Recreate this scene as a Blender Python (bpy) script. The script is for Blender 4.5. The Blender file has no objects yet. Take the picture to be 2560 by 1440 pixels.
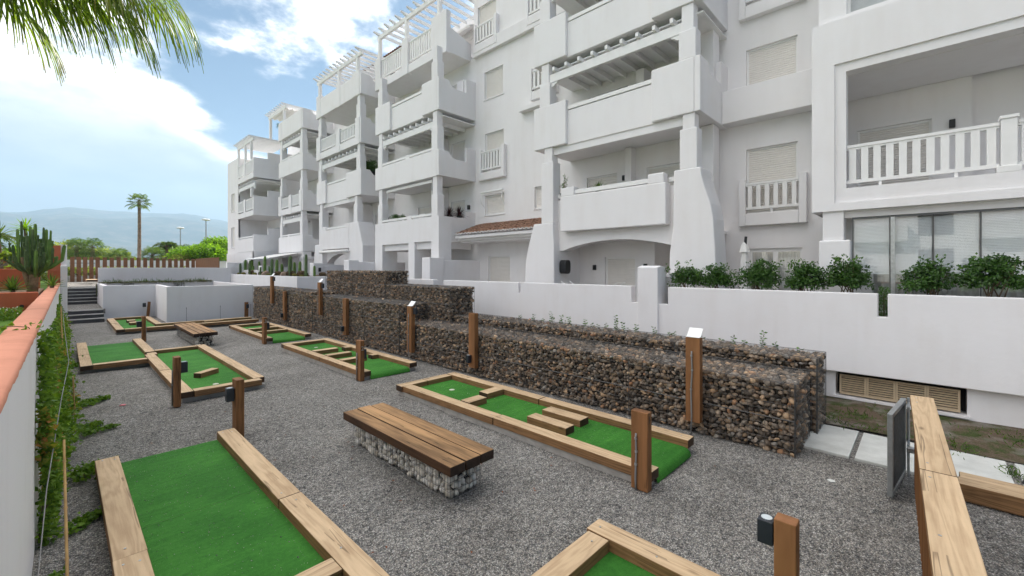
import bpy, math, random
import numpy as np
from mathutils import Vector, Matrix, Euler, noise as mnoise
R = math.radians
rng = random.Random(7)
sc = bpy.context.scene
COL = sc.collection

# ------------------------------------------------------------------ camera
CAM_H = 2.6
cam_d = bpy.data.cameras.new("camera")
cam = bpy.data.objects.new("camera", cam_d)
COL.objects.link(cam)
cam.location = (0, 0, CAM_H)
cam.rotation_euler = (R(90), 0, R(-46.2))
cam_d.sensor_width = 36
cam_d.lens = 15.104
cam_d.shift_y = -50 / 2560
cam_d.clip_start = 0.05
cam_d.clip_end = 30000
sc.camera = cam

# ------------------------------------------------------------------ sky and sun
SUN_AZ = 58.0      # degrees from +Y towards +X (behind the apartment building)
SUN_EL = 36.0
SKY_STRENGTH = 0.034
EXPOSURE = 1.36
world = bpy.data.worlds.new("World")
sc.world = world
world.use_nodes = True
nt = world.node_tree
for n in list(nt.nodes):
    nt.nodes.remove(n)
def wn(t, **kw):
    n = nt.nodes.new(t)
    for k, v in kw.items():
        setattr(n, k, v)
    return n
def wl(a, b):
    nt.links.new(a, b)
def wmath(op, a, b=None, c=None, clamp=False):
    n = wn("ShaderNodeMath", operation=op, use_clamp=clamp)
    for i, v in enumerate((a, b, c)):
        if v is None:
            continue
        if isinstance(v, (int, float)):
            n.inputs[i].default_value = v
        else:
            wl(v, n.inputs[i])
    return n.outputs[0]
w_out = wn("ShaderNodeOutputWorld")
w_bg = wn("ShaderNodeBackground")
w_bg.inputs["Strength"].default_value = SKY_STRENGTH
w_sky = wn("ShaderNodeTexSky", sky_type='NISHITA')
w_sky.sun_disc = False
w_sky.sun_elevation = R(SUN_EL)
w_sky.sun_rotation = R(SUN_AZ)
w_sky.altitude = 50
w_sky.air_density = 1.0
w_sky.dust_density = 0.6
w_sky.ozone_density = 1.6
w_tc = wn("ShaderNodeTexCoord")
w_sep = wn("ShaderNodeSeparateXYZ")
wl(w_tc.outputs["Generated"], w_sep.inputs[0])
# a cloud layer: directions are projected on a flat ceiling so that clouds shrink to the horizon
zc = wmath('MAXIMUM', w_sep.outputs[2], 0.06)
w_cmb = wn("ShaderNodeCombineXYZ")
wl(wmath('DIVIDE', w_sep.outputs[0], wmath('ADD', zc, 0.22)), w_cmb.inputs[0])
wl(wmath('DIVIDE', w_sep.outputs[1], wmath('ADD', zc, 0.22)), w_cmb.inputs[1])
def wnoise(scale, detail, rough, off):
    m = wn("ShaderNodeMapping")
    m.inputs["Location"].default_value = off
    wl(w_cmb.outputs[0], m.inputs["Vector"])
    n = wn("ShaderNodeTexNoise")
    n.inputs["Scale"].default_value = scale
    n.inputs["Detail"].default_value = detail
    n.inputs["Roughness"].default_value = rough
    wl(m.outputs[0], n.inputs["Vector"])
    return n.outputs[0]
n1 = wnoise(1.15, 9, 0.56, (2.3, 4.1, 0.0))
n2 = wnoise(4.2, 8, 0.6, (9.1, 1.7, 0.0))
# one large bank of cloud low over the hills, a field of cloud overhead towards the sun, an unseen western lobe added to light the facade fronts, loose cumulus elsewhere
def lobe(d, edge, k):
    n = wn("ShaderNodeVectorMath", operation='DOT_PRODUCT')
    wl(w_tc.outputs["Generated"], n.inputs[0])
    n.inputs[1].default_value = Vector(d).normalized()
    return wmath('MULTIPLY', wmath('SUBTRACT', n.outputs["Value"], edge), k)
bank = wmath('MAXIMUM', lobe((-0.30, 0.80, -0.50), 0.55, 3.2), wmath('MAXIMUM', lobe((0.10, 0.42, 0.90), 0.80, 1.3), lobe((-0.80, 0.55, 0.25), 0.50, 1.2)))
bank = wmath('MAXIMUM', wmath('MINIMUM', bank, 0.34), -0.038)
dens = wmath('ADD', wmath('ADD', wmath('MULTIPLY', n1, 0.75), wmath('MULTIPLY', n2, 0.28)), bank)
w_mr = wn("ShaderNodeMapRange", interpolation_type='SMOOTHSTEP')
wl(dens, w_mr.inputs[0])
w_mr.inputs[1].default_value = 0.50
w_mr.inputs[2].default_value = 0.65
cover = w_mr.outputs[0]
w_rgb = wn("ShaderNodeMix", data_type='RGBA')
CL = 74.0
w_mr2 = wn("ShaderNodeMapRange", interpolation_type='SMOOTHSTEP')
wl(wmath('ADD', wmath('MULTIPLY', n1, 0.7), wmath('MULTIPLY', n2, 0.3)), w_mr2.inputs[0])
w_mr2.inputs[1].default_value = 0.40
w_mr2.inputs[2].default_value = 0.66
w_cc = wn("ShaderNodeMix", data_type='RGBA')
w_mr3 = wn("ShaderNodeMapRange", interpolation_type='SMOOTHSTEP')     # cloud bases low over the horizon are greyer
wl(w_sep.outputs[2], w_mr3.inputs[0])
w_mr3.inputs[1].default_value = 0.06
w_mr3.inputs[2].default_value = 0.26
w_thick = wn("ShaderNodeMapRange", interpolation_type='SMOOTHSTEP')   # thick parts of low clouds turn grey, their rims stay white
wl(dens, w_thick.inputs[0])
w_thick.inputs[1].default_value = 0.60
w_thick.inputs[2].default_value = 0.80
w_low = wn("ShaderNodeMapRange", interpolation_type='SMOOTHSTEP')
wl(w_sep.outputs[2], w_low.inputs[0])
w_low.inputs[1].default_value = 0.45
w_low.inputs[2].default_value = 0.20
rim = wmath('SUBTRACT', 1.0, wmath('MULTIPLY', wmath('MULTIPLY', w_thick.outputs[0], w_low.outputs[0]), 0.93))
wl(wmath('MULTIPLY', wmath('MULTIPLY', w_mr2.outputs[0], rim), wmath('ADD', wmath('MULTIPLY', w_mr3.outputs[0], 0.75), 0.25)), w_cc.inputs[0])
w_cc.inputs[6].default_value = (6.4, 6.9, 7.2, 1)
w_cc.inputs[7].default_value = (CL, CL * 0.932, CL * 0.88, 1)
# thin veil that whitens the air near the horizon
w_veil = wmath('POWER', wmath('SUBTRACT', 1.0, wmath('MAXIMUM', w_sep.outputs[2], 0.0)), 6.0)
w_skym = wn("ShaderNodeMix", data_type='RGBA')
wl(wmath('MULTIPLY', w_veil, 0.62), w_skym.inputs[0])
w_tint = wn("ShaderNodeMix", data_type='RGBA', blend_type='MULTIPLY')
w_tint.inputs[0].default_value = 1.0
wl(w_sky.outputs[0], w_tint.inputs[6])
w_tint.inputs[7].default_value = (0.60, 0.76, 0.90, 1)
wl(w_tint.outputs[2], w_skym.inputs[6])
w_skym.inputs[7].default_value = (5.0, 6.0, 6.8, 1)
wl(wmath('MULTIPLY', cover, 0.96), w_rgb.inputs[0])
wl(w_skym.outputs[2], w_rgb.inputs[6])
wl(w_cc.outputs[2], w_rgb.inputs[7])
wl(w_rgb.outputs[2], w_bg.inputs["Color"])
wl(w_bg.outputs[0], w_out.inputs["Surface"])

sun_d = bpy.data.lights.new("sun", 'SUN')
sun_d.energy = 3.4
sun_d.angle = R(0.6)
sun_d.color = (1.0, 0.93, 0.83)
sun = bpy.data.objects.new("sun", sun_d)
COL.objects.link(sun)
sdir = Vector((math.sin(R(SUN_AZ)) * math.cos(R(SUN_EL)), math.cos(R(SUN_AZ)) * math.cos(R(SUN_EL)), math.sin(R(SUN_EL))))
sun.rotation_euler = (-sdir).to_track_quat('-Z', 'Y').to_euler()
sun.location = sdir * 60

sc.view_settings.view_transform = 'Standard'
sc.view_settings.look = 'None'
sc.view_settings.gamma = 1.0
sc.view_settings.use_curve_mapping = False
sc.view_settings.exposure = EXPOSURE
sc.cycles.use_denoising = True
sc.cycles.max_bounces = 8
sc.cycles.diffuse_bounces = 4
sc.cycles.glossy_bounces = 3
sc.cycles.transmission_bounces = 4
sc.cycles.transparent_max_bounces = 12
sc.cycles.sample_clamp_indirect = 6.0

# ------------------------------------------------------------------ material helpers
MATS = {}
class NT:
    def __init__(s, name):
        s.m = bpy.data.materials.new(name)
        s.m.use_nodes = True
        s.t = s.m.node_tree
        s.t.nodes.clear()
        s.out = s.n("ShaderNodeOutputMaterial")
        s.p = s.n("ShaderNodeBsdfPrincipled")
        s.t.links.new(s.p.outputs[0], s.out.inputs[0])
        MATS[name] = s.m
    def n(s, t, **kw):
        n = s.t.nodes.new(t)
        for k, v in kw.items():
            setattr(n, k, v)
        return n
    def l(s, a, b):
        s.t.links.new(a, b)
    def put(s, v, sock):
        if isinstance(v, (int, float)):
            sock.default_value = v
        elif isinstance(v, (tuple, list)):
            sock.default_value = tuple(v) + ((1,) if len(v) == 3 and len(sock.default_value) == 4 else ())
        else:
            s.l(v, sock)
    def math(s, op, a, b=None, clamp=False):
        n = s.n("ShaderNodeMath", operation=op, use_clamp=clamp)
        s.put(a, n.inputs[0])
        if b is not None:
            s.put(b, n.inputs[1])
        return n.outputs[0]
    def mix(s, f, a, b, mode='MIX'):
        n = s.n("ShaderNodeMix", data_type='RGBA', blend_type=mode)
        s.put(f, n.inputs[0]); s.put(a, n.inputs[6]); s.put(b, n.inputs[7])
        return n.outputs[2]
    def ramp(s, f, stops, interp='LINEAR'):
        n = s.n("ShaderNodeValToRGB")
        n.color_ramp.interpolation = interp
        e = n.color_ramp.elements
        while len(e) < len(stops):
            e.new(0.5)
        for i, (p, c) in enumerate(stops):
            e[i].position = p
            e[i].color = tuple(c) + (1,)
        s.put(f, n.inputs[0])
        return n.outputs[0]
    def coord(s, kind="Object", scale=(1, 1, 1), rand=0.0):
        tc = s.n("ShaderNodeTexCoord")
        v = tc.outputs[kind]
        if rand:
            oi = s.n("ShaderNodeObjectInfo")
            a = s.n("ShaderNodeVectorMath", operation='ADD')
            m = s.n("ShaderNodeVectorMath", operation='SCALE')
            m.inputs[0].default_value = (rand, rand * 0.7, rand * 1.3)
            s.l(oi.outputs["Random"], m.inputs["Scale"])
            s.l(v, a.inputs[0]); s.l(m.outputs[0], a.inputs[1])
            v = a.outputs[0]
        mp = s.n("ShaderNodeMapping")
        mp.inputs["Scale"].default_value = scale
        s.l(v, mp.inputs["Vector"])
        return mp.outputs[0]
    def noise(s, vec, scale, detail=4, rough=0.55, dist=0.0):
        n = s.n("ShaderNodeTexNoise")
        n.inputs["Scale"].default_value = scale
        n.inputs["Detail"].default_value = detail
        n.inputs["Roughness"].default_value = rough
        n.inputs["Distortion"].default_value = dist
        s.l(vec, n.inputs["Vector"])
        return n.outputs[0]
    def voro(s, vec, scale, out="Color", feature='F1', rand=1.0):
        n = s.n("ShaderNodeTexVoronoi", feature=feature)
        n.inputs["Scale"].default_value = scale
        n.inputs["Randomness"].default_value = rand
        s.l(vec, n.inputs["Vector"])
        return n.outputs[out]
    def bump(s, h, strength=0.3, dist=0.01, prev=None):
        b = s.n("ShaderNodeBump")
        b.inputs["Strength"].default_value = strength
        b.inputs["Distance"].default_value = dist
        s.l(h, b.inputs["Height"])
        if prev is not None:
            s.l(prev, b.inputs["Normal"])
        return b.outputs[0]
    def fin(s, col=None, rough=None, spec=None, normal=None, metal=None):
        if col is not None: s.put(col, s.p.inputs["Base Color"])
        if rough is not None: s.put(rough, s.p.inputs["Roughness"])
        if spec is not None: s.put(spec, s.p.inputs["Specular IOR Level"])
        if metal is not None: s.put(metal, s.p.inputs["Metallic"])
        if normal is not None: s.l(normal, s.p.inputs["Normal"])
        return s.m

def m_plain(name, c, rough=0.6, spec=0.4, metal=0.0, var=0.12, scale=6.0, bump=0.0, bscale=60.0, rand=9.0):
    t = NT(name)
    v = t.coord("Object", rand=rand)
    f = t.noise(v, scale, 5, 0.6)
    lo = tuple(x * (1 - var) for x in c); hi = tuple(min(1, x * (1 + var)) for x in c)
    col = t.ramp(f, [(0.3, lo), (0.7, hi)])
    nrm = None
    if bump:
        nrm = t.bump(t.noise(v, bscale, 4, 0.6), bump, 0.004)
    return t.fin(col, rough, spec, nrm, metal)

def m_stucco(name, c, stain=0.05):
    t = NT(name)
    v = t.coord("Object")
    big = t.noise(v, 0.9, 6, 0.62)
    vs = t.coord("Object", scale=(1.6, 1.6, 0.22))
    streak = t.noise(vs, 1.7, 6, 0.65)
    dirty = tuple(x * y for x, y in zip(c, (1 - stain * 1.4, 1 - stain * 1.7, 1 - stain * 2.0)))
    f = t.math('MULTIPLY', t.math('ADD', big, streak), 0.5)
    col = t.ramp(f, [(0.36, dirty), (0.52, c), (0.75, tuple(min(1, x * 1.02) for x in c))])
    h1 = t.noise(v, 9.0, 4, 0.55)
    h2 = t.noise(v, 90.0, 3, 0.6)
    nrm = t.bump(h2, 0.16, 0.004, t.bump(h1, 0.22, 0.012))
    return t.fin(col, 0.86, 0.25, nrm)

def m_wood(name, pale, brown, dark, top=1.0, stain=0.0):
    """sawn pine sleeper; local X is the length, local Z up. Upper faces are sun bleached, end grain is dark with oil."""
    t = NT(name)
    v = t.coord("Object", rand=37.0)
    mp = t.n("ShaderNodeMapping"); mp.inputs["Scale"].default_value = (0.55, 5.0, 5.0); t.l(v, mp.inputs["Vector"])
    warp = t.noise(mp.outputs[0], 1.0, 3, 0.5, 0.6)
    vm = t.n("ShaderNodeVectorMath", operation='ADD')
    t.l(mp.outputs[0], vm.inputs[0])
    wv = t.n("ShaderNodeVectorMath", operation='SCALE'); wv.inputs["Scale"].default_value = 1.0
    cx = t.n("ShaderNodeCombineXYZ"); t.l(warp, cx.inputs[1]); t.l(warp, cx.inputs[2])
    t.l(cx.outputs[0], wv.inputs[0]); t.l(wv.outputs[0], vm.inputs[1])
    rings = t.n("ShaderNodeTexWave", wave_type='RINGS', rings_direction='X')
    rings.inputs["Scale"].default_value = 1.5
    rings.inputs["Distortion"].default_value = 3.2
    rings.inputs["Detail"].default_value = 2.0
    rings.inputs["Detail Scale"].default_value = 1.2
    t.l(vm.outputs[0], rings.inputs["Vector"])
    g = rings.outputs[1]
    fine_v = t.n("ShaderNodeMapping"); fine_v.inputs["Scale"].default_value = (2.2, 60, 60); t.l(v, fine_v.inputs["Vector"])
    fine = t.noise(fine_v.outputs[0], 1.0, 4, 0.7)
    blot = t.noise(v, 2.1, 5, 0.6)
    kn = t.n("ShaderNodeMapping"); kn.inputs["Scale"].default_value = (1.0, 2.6, 2.6); t.l(v, kn.inputs["Vector"])
    knot = t.voro(kn.outputs[0], 1.5, "Distance")
    f = t.math('ADD', t.math('MULTIPLY', g, 0.20), t.math('ADD', t.math('MULTIPLY', fine, 0.42), t.math('MULTIPLY', blot, 0.50)))
    mid = tuple((a + b) * 0.5 for a, b in zip(pale, brown))
    ctop = t.ramp(f, [(0.32, mid), (0.50, tuple(0.6 * a + 0.4 * b for a, b in zip(pale, mid))), (0.62, pale), (0.85, tuple(min(1, x * 1.15) for x in pale))])
    if stain:
        st = t.noise(mp.outputs[0], 0.55, 5, 0.65)
        ctop = t.mix(t.math('MULTIPLY', t.ramp(st, [(0.42, (1, 1, 1)), (0.58, (0, 0, 0))]), stain), ctop, tuple(x * 0.55 for x in brown))
        ctop = t.mix(t.math('MULTIPLY', t.ramp(st, [(0.56, (0, 0, 0)), (0.70, (1, 1, 1))]), stain * 0.8), ctop, tuple(min(1, x * 1.35) for x in pale))
    cside = t.ramp(f, [(0.30, tuple(x * 0.45 for x in brown)), (0.55, brown), (0.85, tuple(x * 1.35 for x in brown))])
    cend = t.ramp(blot, [(0.35, tuple(x * 0.6 for x in dark)), (0.65, tuple(x * 1.6 for x in dark))])
    tc = t.n("ShaderNodeTexCoord")
    sp = t.n("ShaderNodeSeparateXYZ"); t.l(tc.outputs["Normal"], sp.inputs[0])
    up = t.math('MULTIPLY', t.math('GREATER_THAN', sp.outputs[2], 0.7), top)
    en = t.math('GREATER_THAN', t.math('ABSOLUTE', sp.outputs[0]), 0.7)
    col = t.mix(up, cside, ctop)
    col = t.mix(t.math('MULTIPLY', en, 0.9), col, cend)
    kmask = t.ramp(knot, [(0.045, (1, 1, 1)), (0.11, (0, 0, 0))])
    col = t.mix(t.math('MULTIPLY', kmask, 0.7), col, tuple(x * 0.35 for x in brown))
    # drying checks: thin dark splits along the grain
    cr = t.n("ShaderNodeMapping"); cr.inputs["Scale"].default_value = (0.09, 3.0, 3.0); t.l(v, cr.inputs["Vector"])
    crack = t.noise(cr.outputs[0], 1.35, 4, 0.55, 0.0)
    cm = t.ramp(t.math('ABSOLUTE', t.math('SUBTRACT', crack, 0.5)), [(0.0025, (1, 1, 1)), (0.007, (0, 0, 0))])
    cm2 = t.math('MULTIPLY', cm, t.math('GREATER_THAN', t.noise(v, 1.1, 2, 0.5), 0.53))
    col = t.mix(t.math('MULTIPLY', cm2, 0.55), col, tuple(x * 0.18 for x in brown))
    h = t.math('SUBTRACT', t.math('ADD', t.math('MULTIPLY', fine, 0.5), t.math('MULTIPLY', g, 0.25)), t.math('MULTIPLY', cm2, 1.5))
    return t.fin(col, 0.72, 0.3, t.bump(h, 0.35, 0.006))

def m_leaf(name, c, c2, trans=0.45, rough=0.5, spec=0.4, attr="tone", yellow=None):
    t = NT(name)
    at = t.n("ShaderNodeAttribute"); at.attribute_name = attr
    f = at.outputs["Fac"]
    col = t.ramp(f, [(0.0, c), (0.75, c2), (1.0, yellow or tuple(min(1, x * 1.25) for x in c2))])
    t.fin(col, rough, spec)
    tr = t.n("ShaderNodeBsdfTranslucent")
    t.l(t.mix(1.0, col, (1.25, 1.3, 0.5), 'MULTIPLY'), tr.inputs[0])
    mx = t.n("ShaderNodeMixShader"); mx.inputs[0].default_value = trans
    t.l(t.p.outputs[0], mx.inputs[1]); t.l(tr.outputs[0], mx.inputs[2])
    t.l(mx.outputs[0], t.out.inputs[0])
    return t.m

def m_stone(name, stops, use_attr):
    t = NT(name)
    if use_attr:
        at = t.n("ShaderNodeAttribute"); at.attribute_name = "tone"; f = at.outputs["Fac"]
    else:
        oi = t.n("ShaderNodeObjectInfo"); f = oi.outputs["Random"]
    v = t.coord("Object", rand=0 if use_attr else 11.0)
    base = t.ramp(f, stops)
    mot = t.noise(v, 28.0, 5, 0.65)
    col = t.mix(0.55, base, t.ramp(mot, [(0.3, (0.45, 0.43, 0.42)), (0.7, (1.35, 1.32, 1.28))]), 'MULTIPLY')
    nrm = t.bump(t.noise(v, 55.0, 4, 0.6), 0.35, 0.006)
    return t.fin(col, 0.75, 0.35, nrm)

def m_glass(name, tint=(0.9, 0.95, 0.95), refl=1.0):
    t = NT(name)
    tr = t.n("ShaderNodeBsdfTransparent"); tr.inputs[0].default_value = tint + (1,)
    gl = t.n("ShaderNodeBsdfGlossy"); gl.inputs["Roughness"].default_value = 0.015
    lw = t.n("ShaderNodeLayerWeight")
    mx = t.n("ShaderNodeMixShader")
    sch = t.math('ADD', t.math('MULTIPLY', t.math('POWER', lw.outputs["Facing"], 4.0), 0.9), 0.07)
    t.l(t.math('MULTIPLY', sch, refl, True), mx.inputs[0])
    t.l(tr.outputs[0], mx.inputs[1]); t.l(gl.outputs[0], mx.inputs[2])
    t.l(mx.outputs[0], t.out.inputs[0])
    return t.m

WHITE = m_stucco("white_stucco", (0.80, 0.785, 0.79), 0.03)
WHITE2 = m_stucco("white_wall_paint", (0.79, 0.777, 0.79), 0.035)
PAINT = m_plain("white_painted_timber", (0.80, 0.795, 0.785), 0.55, 0.4, var=0.03, bump=0.12)
SHUT = m_plain("shutter_plastic", (0.76, 0.73, 0.69), 0.5, 0.4, var=0.03)
TERRA = m_stucco("terracotta_paint", (0.44, 0.125, 0.065), 0.10)
COPING = m_stucco("faded_terracotta_coping", (0.65, 0.285, 0.185), 0.14)
WOOD = m_wood("weathered_pine", (0.56, 0.41, 0.255), (0.23, 0.125, 0.055), (0.035, 0.020, 0.012), 1.0, 0.16)
WOODB = m_wood("oiled_pine", (0.40, 0.235, 0.11), (0.060, 0.028, 0.012), (0.022, 0.013, 0.009), 1.0, 0.62)
WOODP = m_wood("brown_post_pine", (0.27, 0.125, 0.05), (0.22, 0.098, 0.036), (0.19, 0.085, 0.035), 1.0, 0.45)
FENCEW = m_wood("fence_board_pine", (0.20, 0.10, 0.05), (0.175, 0.085, 0.042), (0.1, 0.05, 0.025))
METAL = m_plain("galvanised_steel", (0.42, 0.44, 0.45), 0.38, 0.5, 0.85, 0.15, 18)
GRATE = m_plain("grating_steel", (0.20, 0.21, 0.215), 0.5, 0.5, 0.7, 0.2, 20)
WIRE = m_plain("gabion_wire", (0.17, 0.165, 0.16), 0.45, 0.5, 0.7, 0.2, 20)
FRAMEW = m_plain("gabion_frame_wire", (0.10, 0.10, 0.10), 0.5, 0.4, 0.6, 0.2, 20)
BLACK = m_plain("black_powder_coat", (0.018, 0.018, 0.02), 0.45, 0.4, var=0.1)
DARKG = m_plain("lamp_graphite", (0.022, 0.026, 0.034), 0.42, 0.4, var=0.1)
GREYP = m_plain("grey_conduit", (0.23, 0.225, 0.22), 0.55, 0.4, var=0.1)
CONC = m_plain("concrete", (0.36, 0.34, 0.315), 0.9, 0.2, var=0.22, scale=5, bump=0.4, bscale=45)
PAVE = m_plain("paving_concrete", (0.56, 0.57, 0.545), 0.85, 0.25, var=0.14, scale=3.5, bump=0.2, bscale=80)
STEPM = m_plain("dark_step_concrete", (0.085, 0.085, 0.09), 0.85, 0.25, var=0.2, scale=4, bump=0.25)
STEPT = m_plain("step_tread_stone", (0.30, 0.30, 0.29), 0.85, 0.25, var=0.2, scale=4, bump=0.25)
SIGNW = m_plain("white_enamel_plate", (0.82, 0.83, 0.82), 0.35, 0.5, var=0.02)
LENS = m_plain("lamp_lens", (0.55, 0.6, 0.62), 0.12, 0.6, var=0.05)
TILE = m_plain("roof_tile_clay", (0.25, 0.145, 0.098), 0.85, 0.25, var=0.45, scale=5.0, bump=0.3)
BAMBOO = m_plain("bamboo_cane", (0.50, 0.31, 0.12), 0.5, 0.4, var=0.2, scale=9)
SOIL = m_plain("planter_soil", (0.075, 0.048, 0.034), 0.95, 0.1, var=0.4, scale=14, bump=0.7, bscale=40)
ROCK = m_plain("planter_rock", (0.27, 0.20, 0.15), 0.85, 0.3, var=0.35, scale=9, bump=0.5, bscale=20)
BARK = m_plain("bark", (0.15, 0.11, 0.075), 0.9, 0.2, var=0.35, scale=8, bump=0.6, bscale=25)
PALMB = m_plain("palm_trunk_bark", (0.23, 0.165, 0.12), 0.9, 0.2, var=0.35, scale=5, bump=0.7, bscale=18)
FABRIC = m_plain("white_canvas", (0.80, 0.79, 0.77), 0.8, 0.2, var=0.03)
CURT = m_plain("curtain_cloth", (0.62, 0.60, 0.57), 0.85, 0.2, var=0.06)
DARKI = m_plain("dark_room", (0.035, 0.033, 0.032), 0.9, 0.1, var=0.2)
GLASS = m_glass("window_glass", (0.95, 0.97, 0.98))
LOUV = m_plain("vent_louvre_cream", (0.52, 0.41, 0.28), 0.6, 0.35, var=0.06)
ASPH = m_plain("far_land", (0.13, 0.13, 0.075), 0.95, 0.1, var=0.3, scale=0.02, rand=0)
CUPW = m_plain("hole_rim_white", (0.58, 0.58, 0.50), 0.5, 0.4, var=0.04)
STONE_STOPS = [(0.0, (0.050, 0.040, 0.032)), (0.18, (0.125, 0.100, 0.078)), (0.36, (0.25, 0.180, 0.118)), (0.5, (0.165, 0.152, 0.136)),
               (0.64, (0.31, 0.215, 0.135)), (0.80, (0.31, 0.295, 0.27)), (0.92, (0.55, 0.38, 0.235)), (1.0, (0.35, 0.185, 0.10))]
STONE_P = m_stone("river_stone", STONE_STOPS, False)
STONE_A = m_stone("river_stone_fill", STONE_STOPS, True)
WSTOPS = [(0.0, (0.50, 0.44, 0.36)), (0.4, (0.72, 0.68, 0.60)), (1.0, (0.83, 0.81, 0.77))]
WST_P = m_stone("white_pebble", WSTOPS, False)
WST_A = m_stone("white_pebble_fill", WSTOPS, True)
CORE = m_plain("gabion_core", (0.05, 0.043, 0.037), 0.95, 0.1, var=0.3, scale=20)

def m_turf():
    t = NT("artificial_turf")
    v = t.coord("Object")
    fine = t.noise(v, 210.0, 3, 0.75)
    mid = t.noise(v, 26.0, 5, 0.65)
    vs = t.coord("Object", scale=(1.0, 6.0, 1.0))
    band = t.noise(vs, 2.2, 4, 0.6)
    worn = t.noise(v, 1.3, 4, 0.55)
    f = t.math('ADD', t.math('MULTIPLY', fine, 0.5), t.math('ADD', t.math('MULTIPLY', mid, 0.3), t.math('MULTIPLY', band, 0.25)))
    col = t.ramp(f, [(0.33, (0.014, 0.080, 0.008)), (0.52, (0.038, 0.182, 0.022)), (0.72, (0.085, 0.285, 0.045))])
    col = t.mix(1.0, col, t.ramp(worn, [(0.38, (0.80, 0.84, 0.80)), (0.62, (1.18, 1.10, 1.12))]), 'MULTIPLY')
    return t.fin(col, 0.8, 0.2, t.bump(t.math('ADD', fine, t.math('MULTIPLY', mid, 0.6)), 0.7, 0.012))
TURF = m_turf()

def m_gravel():
    t = NT("grey_gravel")
    v = t.coord("Object")
    vc = t.voro(v, 78.0, "Color")
    sp = t.n("ShaderNodeSeparateColor"); t.l(vc, sp.inputs[0])
    dist = t.voro(v, 78.0, "Distance")
    vc2 = t.voro(v, 31.0, "Color")
    sp2 = t.n("ShaderNodeSeparateColor"); t.l(vc2, sp2.inputs[0])
    f = t.math('ADD', t.math('MULTIPLY', sp.outputs[0], 0.72), t.math('MULTIPLY', sp2.outputs[0], 0.28))
    stone = t.ramp(f, [(0.08, (0.12, 0.12, 0.12)), (0.33, (0.29, 0.29, 0.285)), (0.52, (0.43, 0.42, 0.39)),
                       (0.70, (0.55, 0.51, 0.455)), (0.88, (0.74, 0.73, 0.70))])
    big = t.noise(v, 0.8, 5, 0.6)
    rake = t.noise(t.coord("Object", scale=(1.0, 1.9, 1.0)), 7.0, 6, 0.68, 0.6)
    tone = t.ramp(t.math('ADD', t.math('MULTIPLY', big, 0.5), t.math('MULTIPLY', rake, 0.5)), [(0.36, (0.62, 0.61, 0.60)), (0.52, (1.0, 1.0, 1.0)), (0.68, (1.18, 1.18, 1.18))])
    col = t.mix(1.0, stone, tone, 'MULTIPLY')
    gap = t.ramp(dist, [(0.25, (1, 1, 1)), (0.62, (0.30, 0.29, 0.28))])
    col = t.mix(0.85, col, gap, 'MULTIPLY')
    h = t.math('SUBTRACT', t.math('MULTIPLY', sp.outputs[1], 0.5), dist)
    nrm = t.bump(h, 0.9, 0.012, t.bump(rake, 0.8, 0.06))
    return t.fin(col, 0.85, 0.3, nrm)
GRAVEL = m_gravel()

def m_soilgrass():
    t = NT("worn_soil")
    v = t.coord("Object")
    a = t.noise(v, 3.0, 6, 0.65); b = t.noise(v, 45.0, 4, 0.7)
    soil = t.ramp(b, [(0.3, (0.07, 0.05, 0.035)), (0.7, (0.16, 0.12, 0.085))])
    moss = t.ramp(b, [(0.3, (0.03, 0.045, 0.012)), (0.7, (0.075, 0.095, 0.03))])
    col = t.mix(t.ramp(a, [(0.47, (0, 0, 0)), (0.60, (1, 1, 1))]), soil, moss)
    grey = t.ramp(b, [(0.3, (0.16, 0.145, 0.125)), (0.7, (0.27, 0.25, 0.22))])
    col = t.mix(t.ramp(t.noise(v, 1.6, 5, 0.6), [(0.5, (0, 0, 0)), (0.62, (0.85, 0.85, 0.85))]), col, grey)
    return t.fin(col, 0.95, 0.15, t.bump(t.math('ADD', b, a), 0.8, 0.02))
SOILG = m_soilgrass()

# ------------------------------------------------------------------ mesh helpers
WM = {}
def _basis(o):
    return Matrix.LocRotScale(o.location, o.rotation_euler, o.scale)
def par(o, p):
    if p is not None:
        o.parent = p
        o.matrix_parent_inverse = WM[p.name].inverted()
def reg(o, parent=None):
    COL.objects.link(o)
    WM[o.name] = _basis(o)
    par(o, parent)
    return o
def tag(o, label, cat, group=None, kind=None):
    if label: o["label"] = label
    if cat: o["category"] = cat
    if group: o["group"] = group
    if kind: o["kind"] = kind
    return o
def empty(name, loc, label, cat, group=None):
    o = bpy.data.objects.new(name, None)
    o.location = loc
    o.empty_display_size = 0.2
    reg(o)
    return tag(o, label, cat, group)

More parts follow.
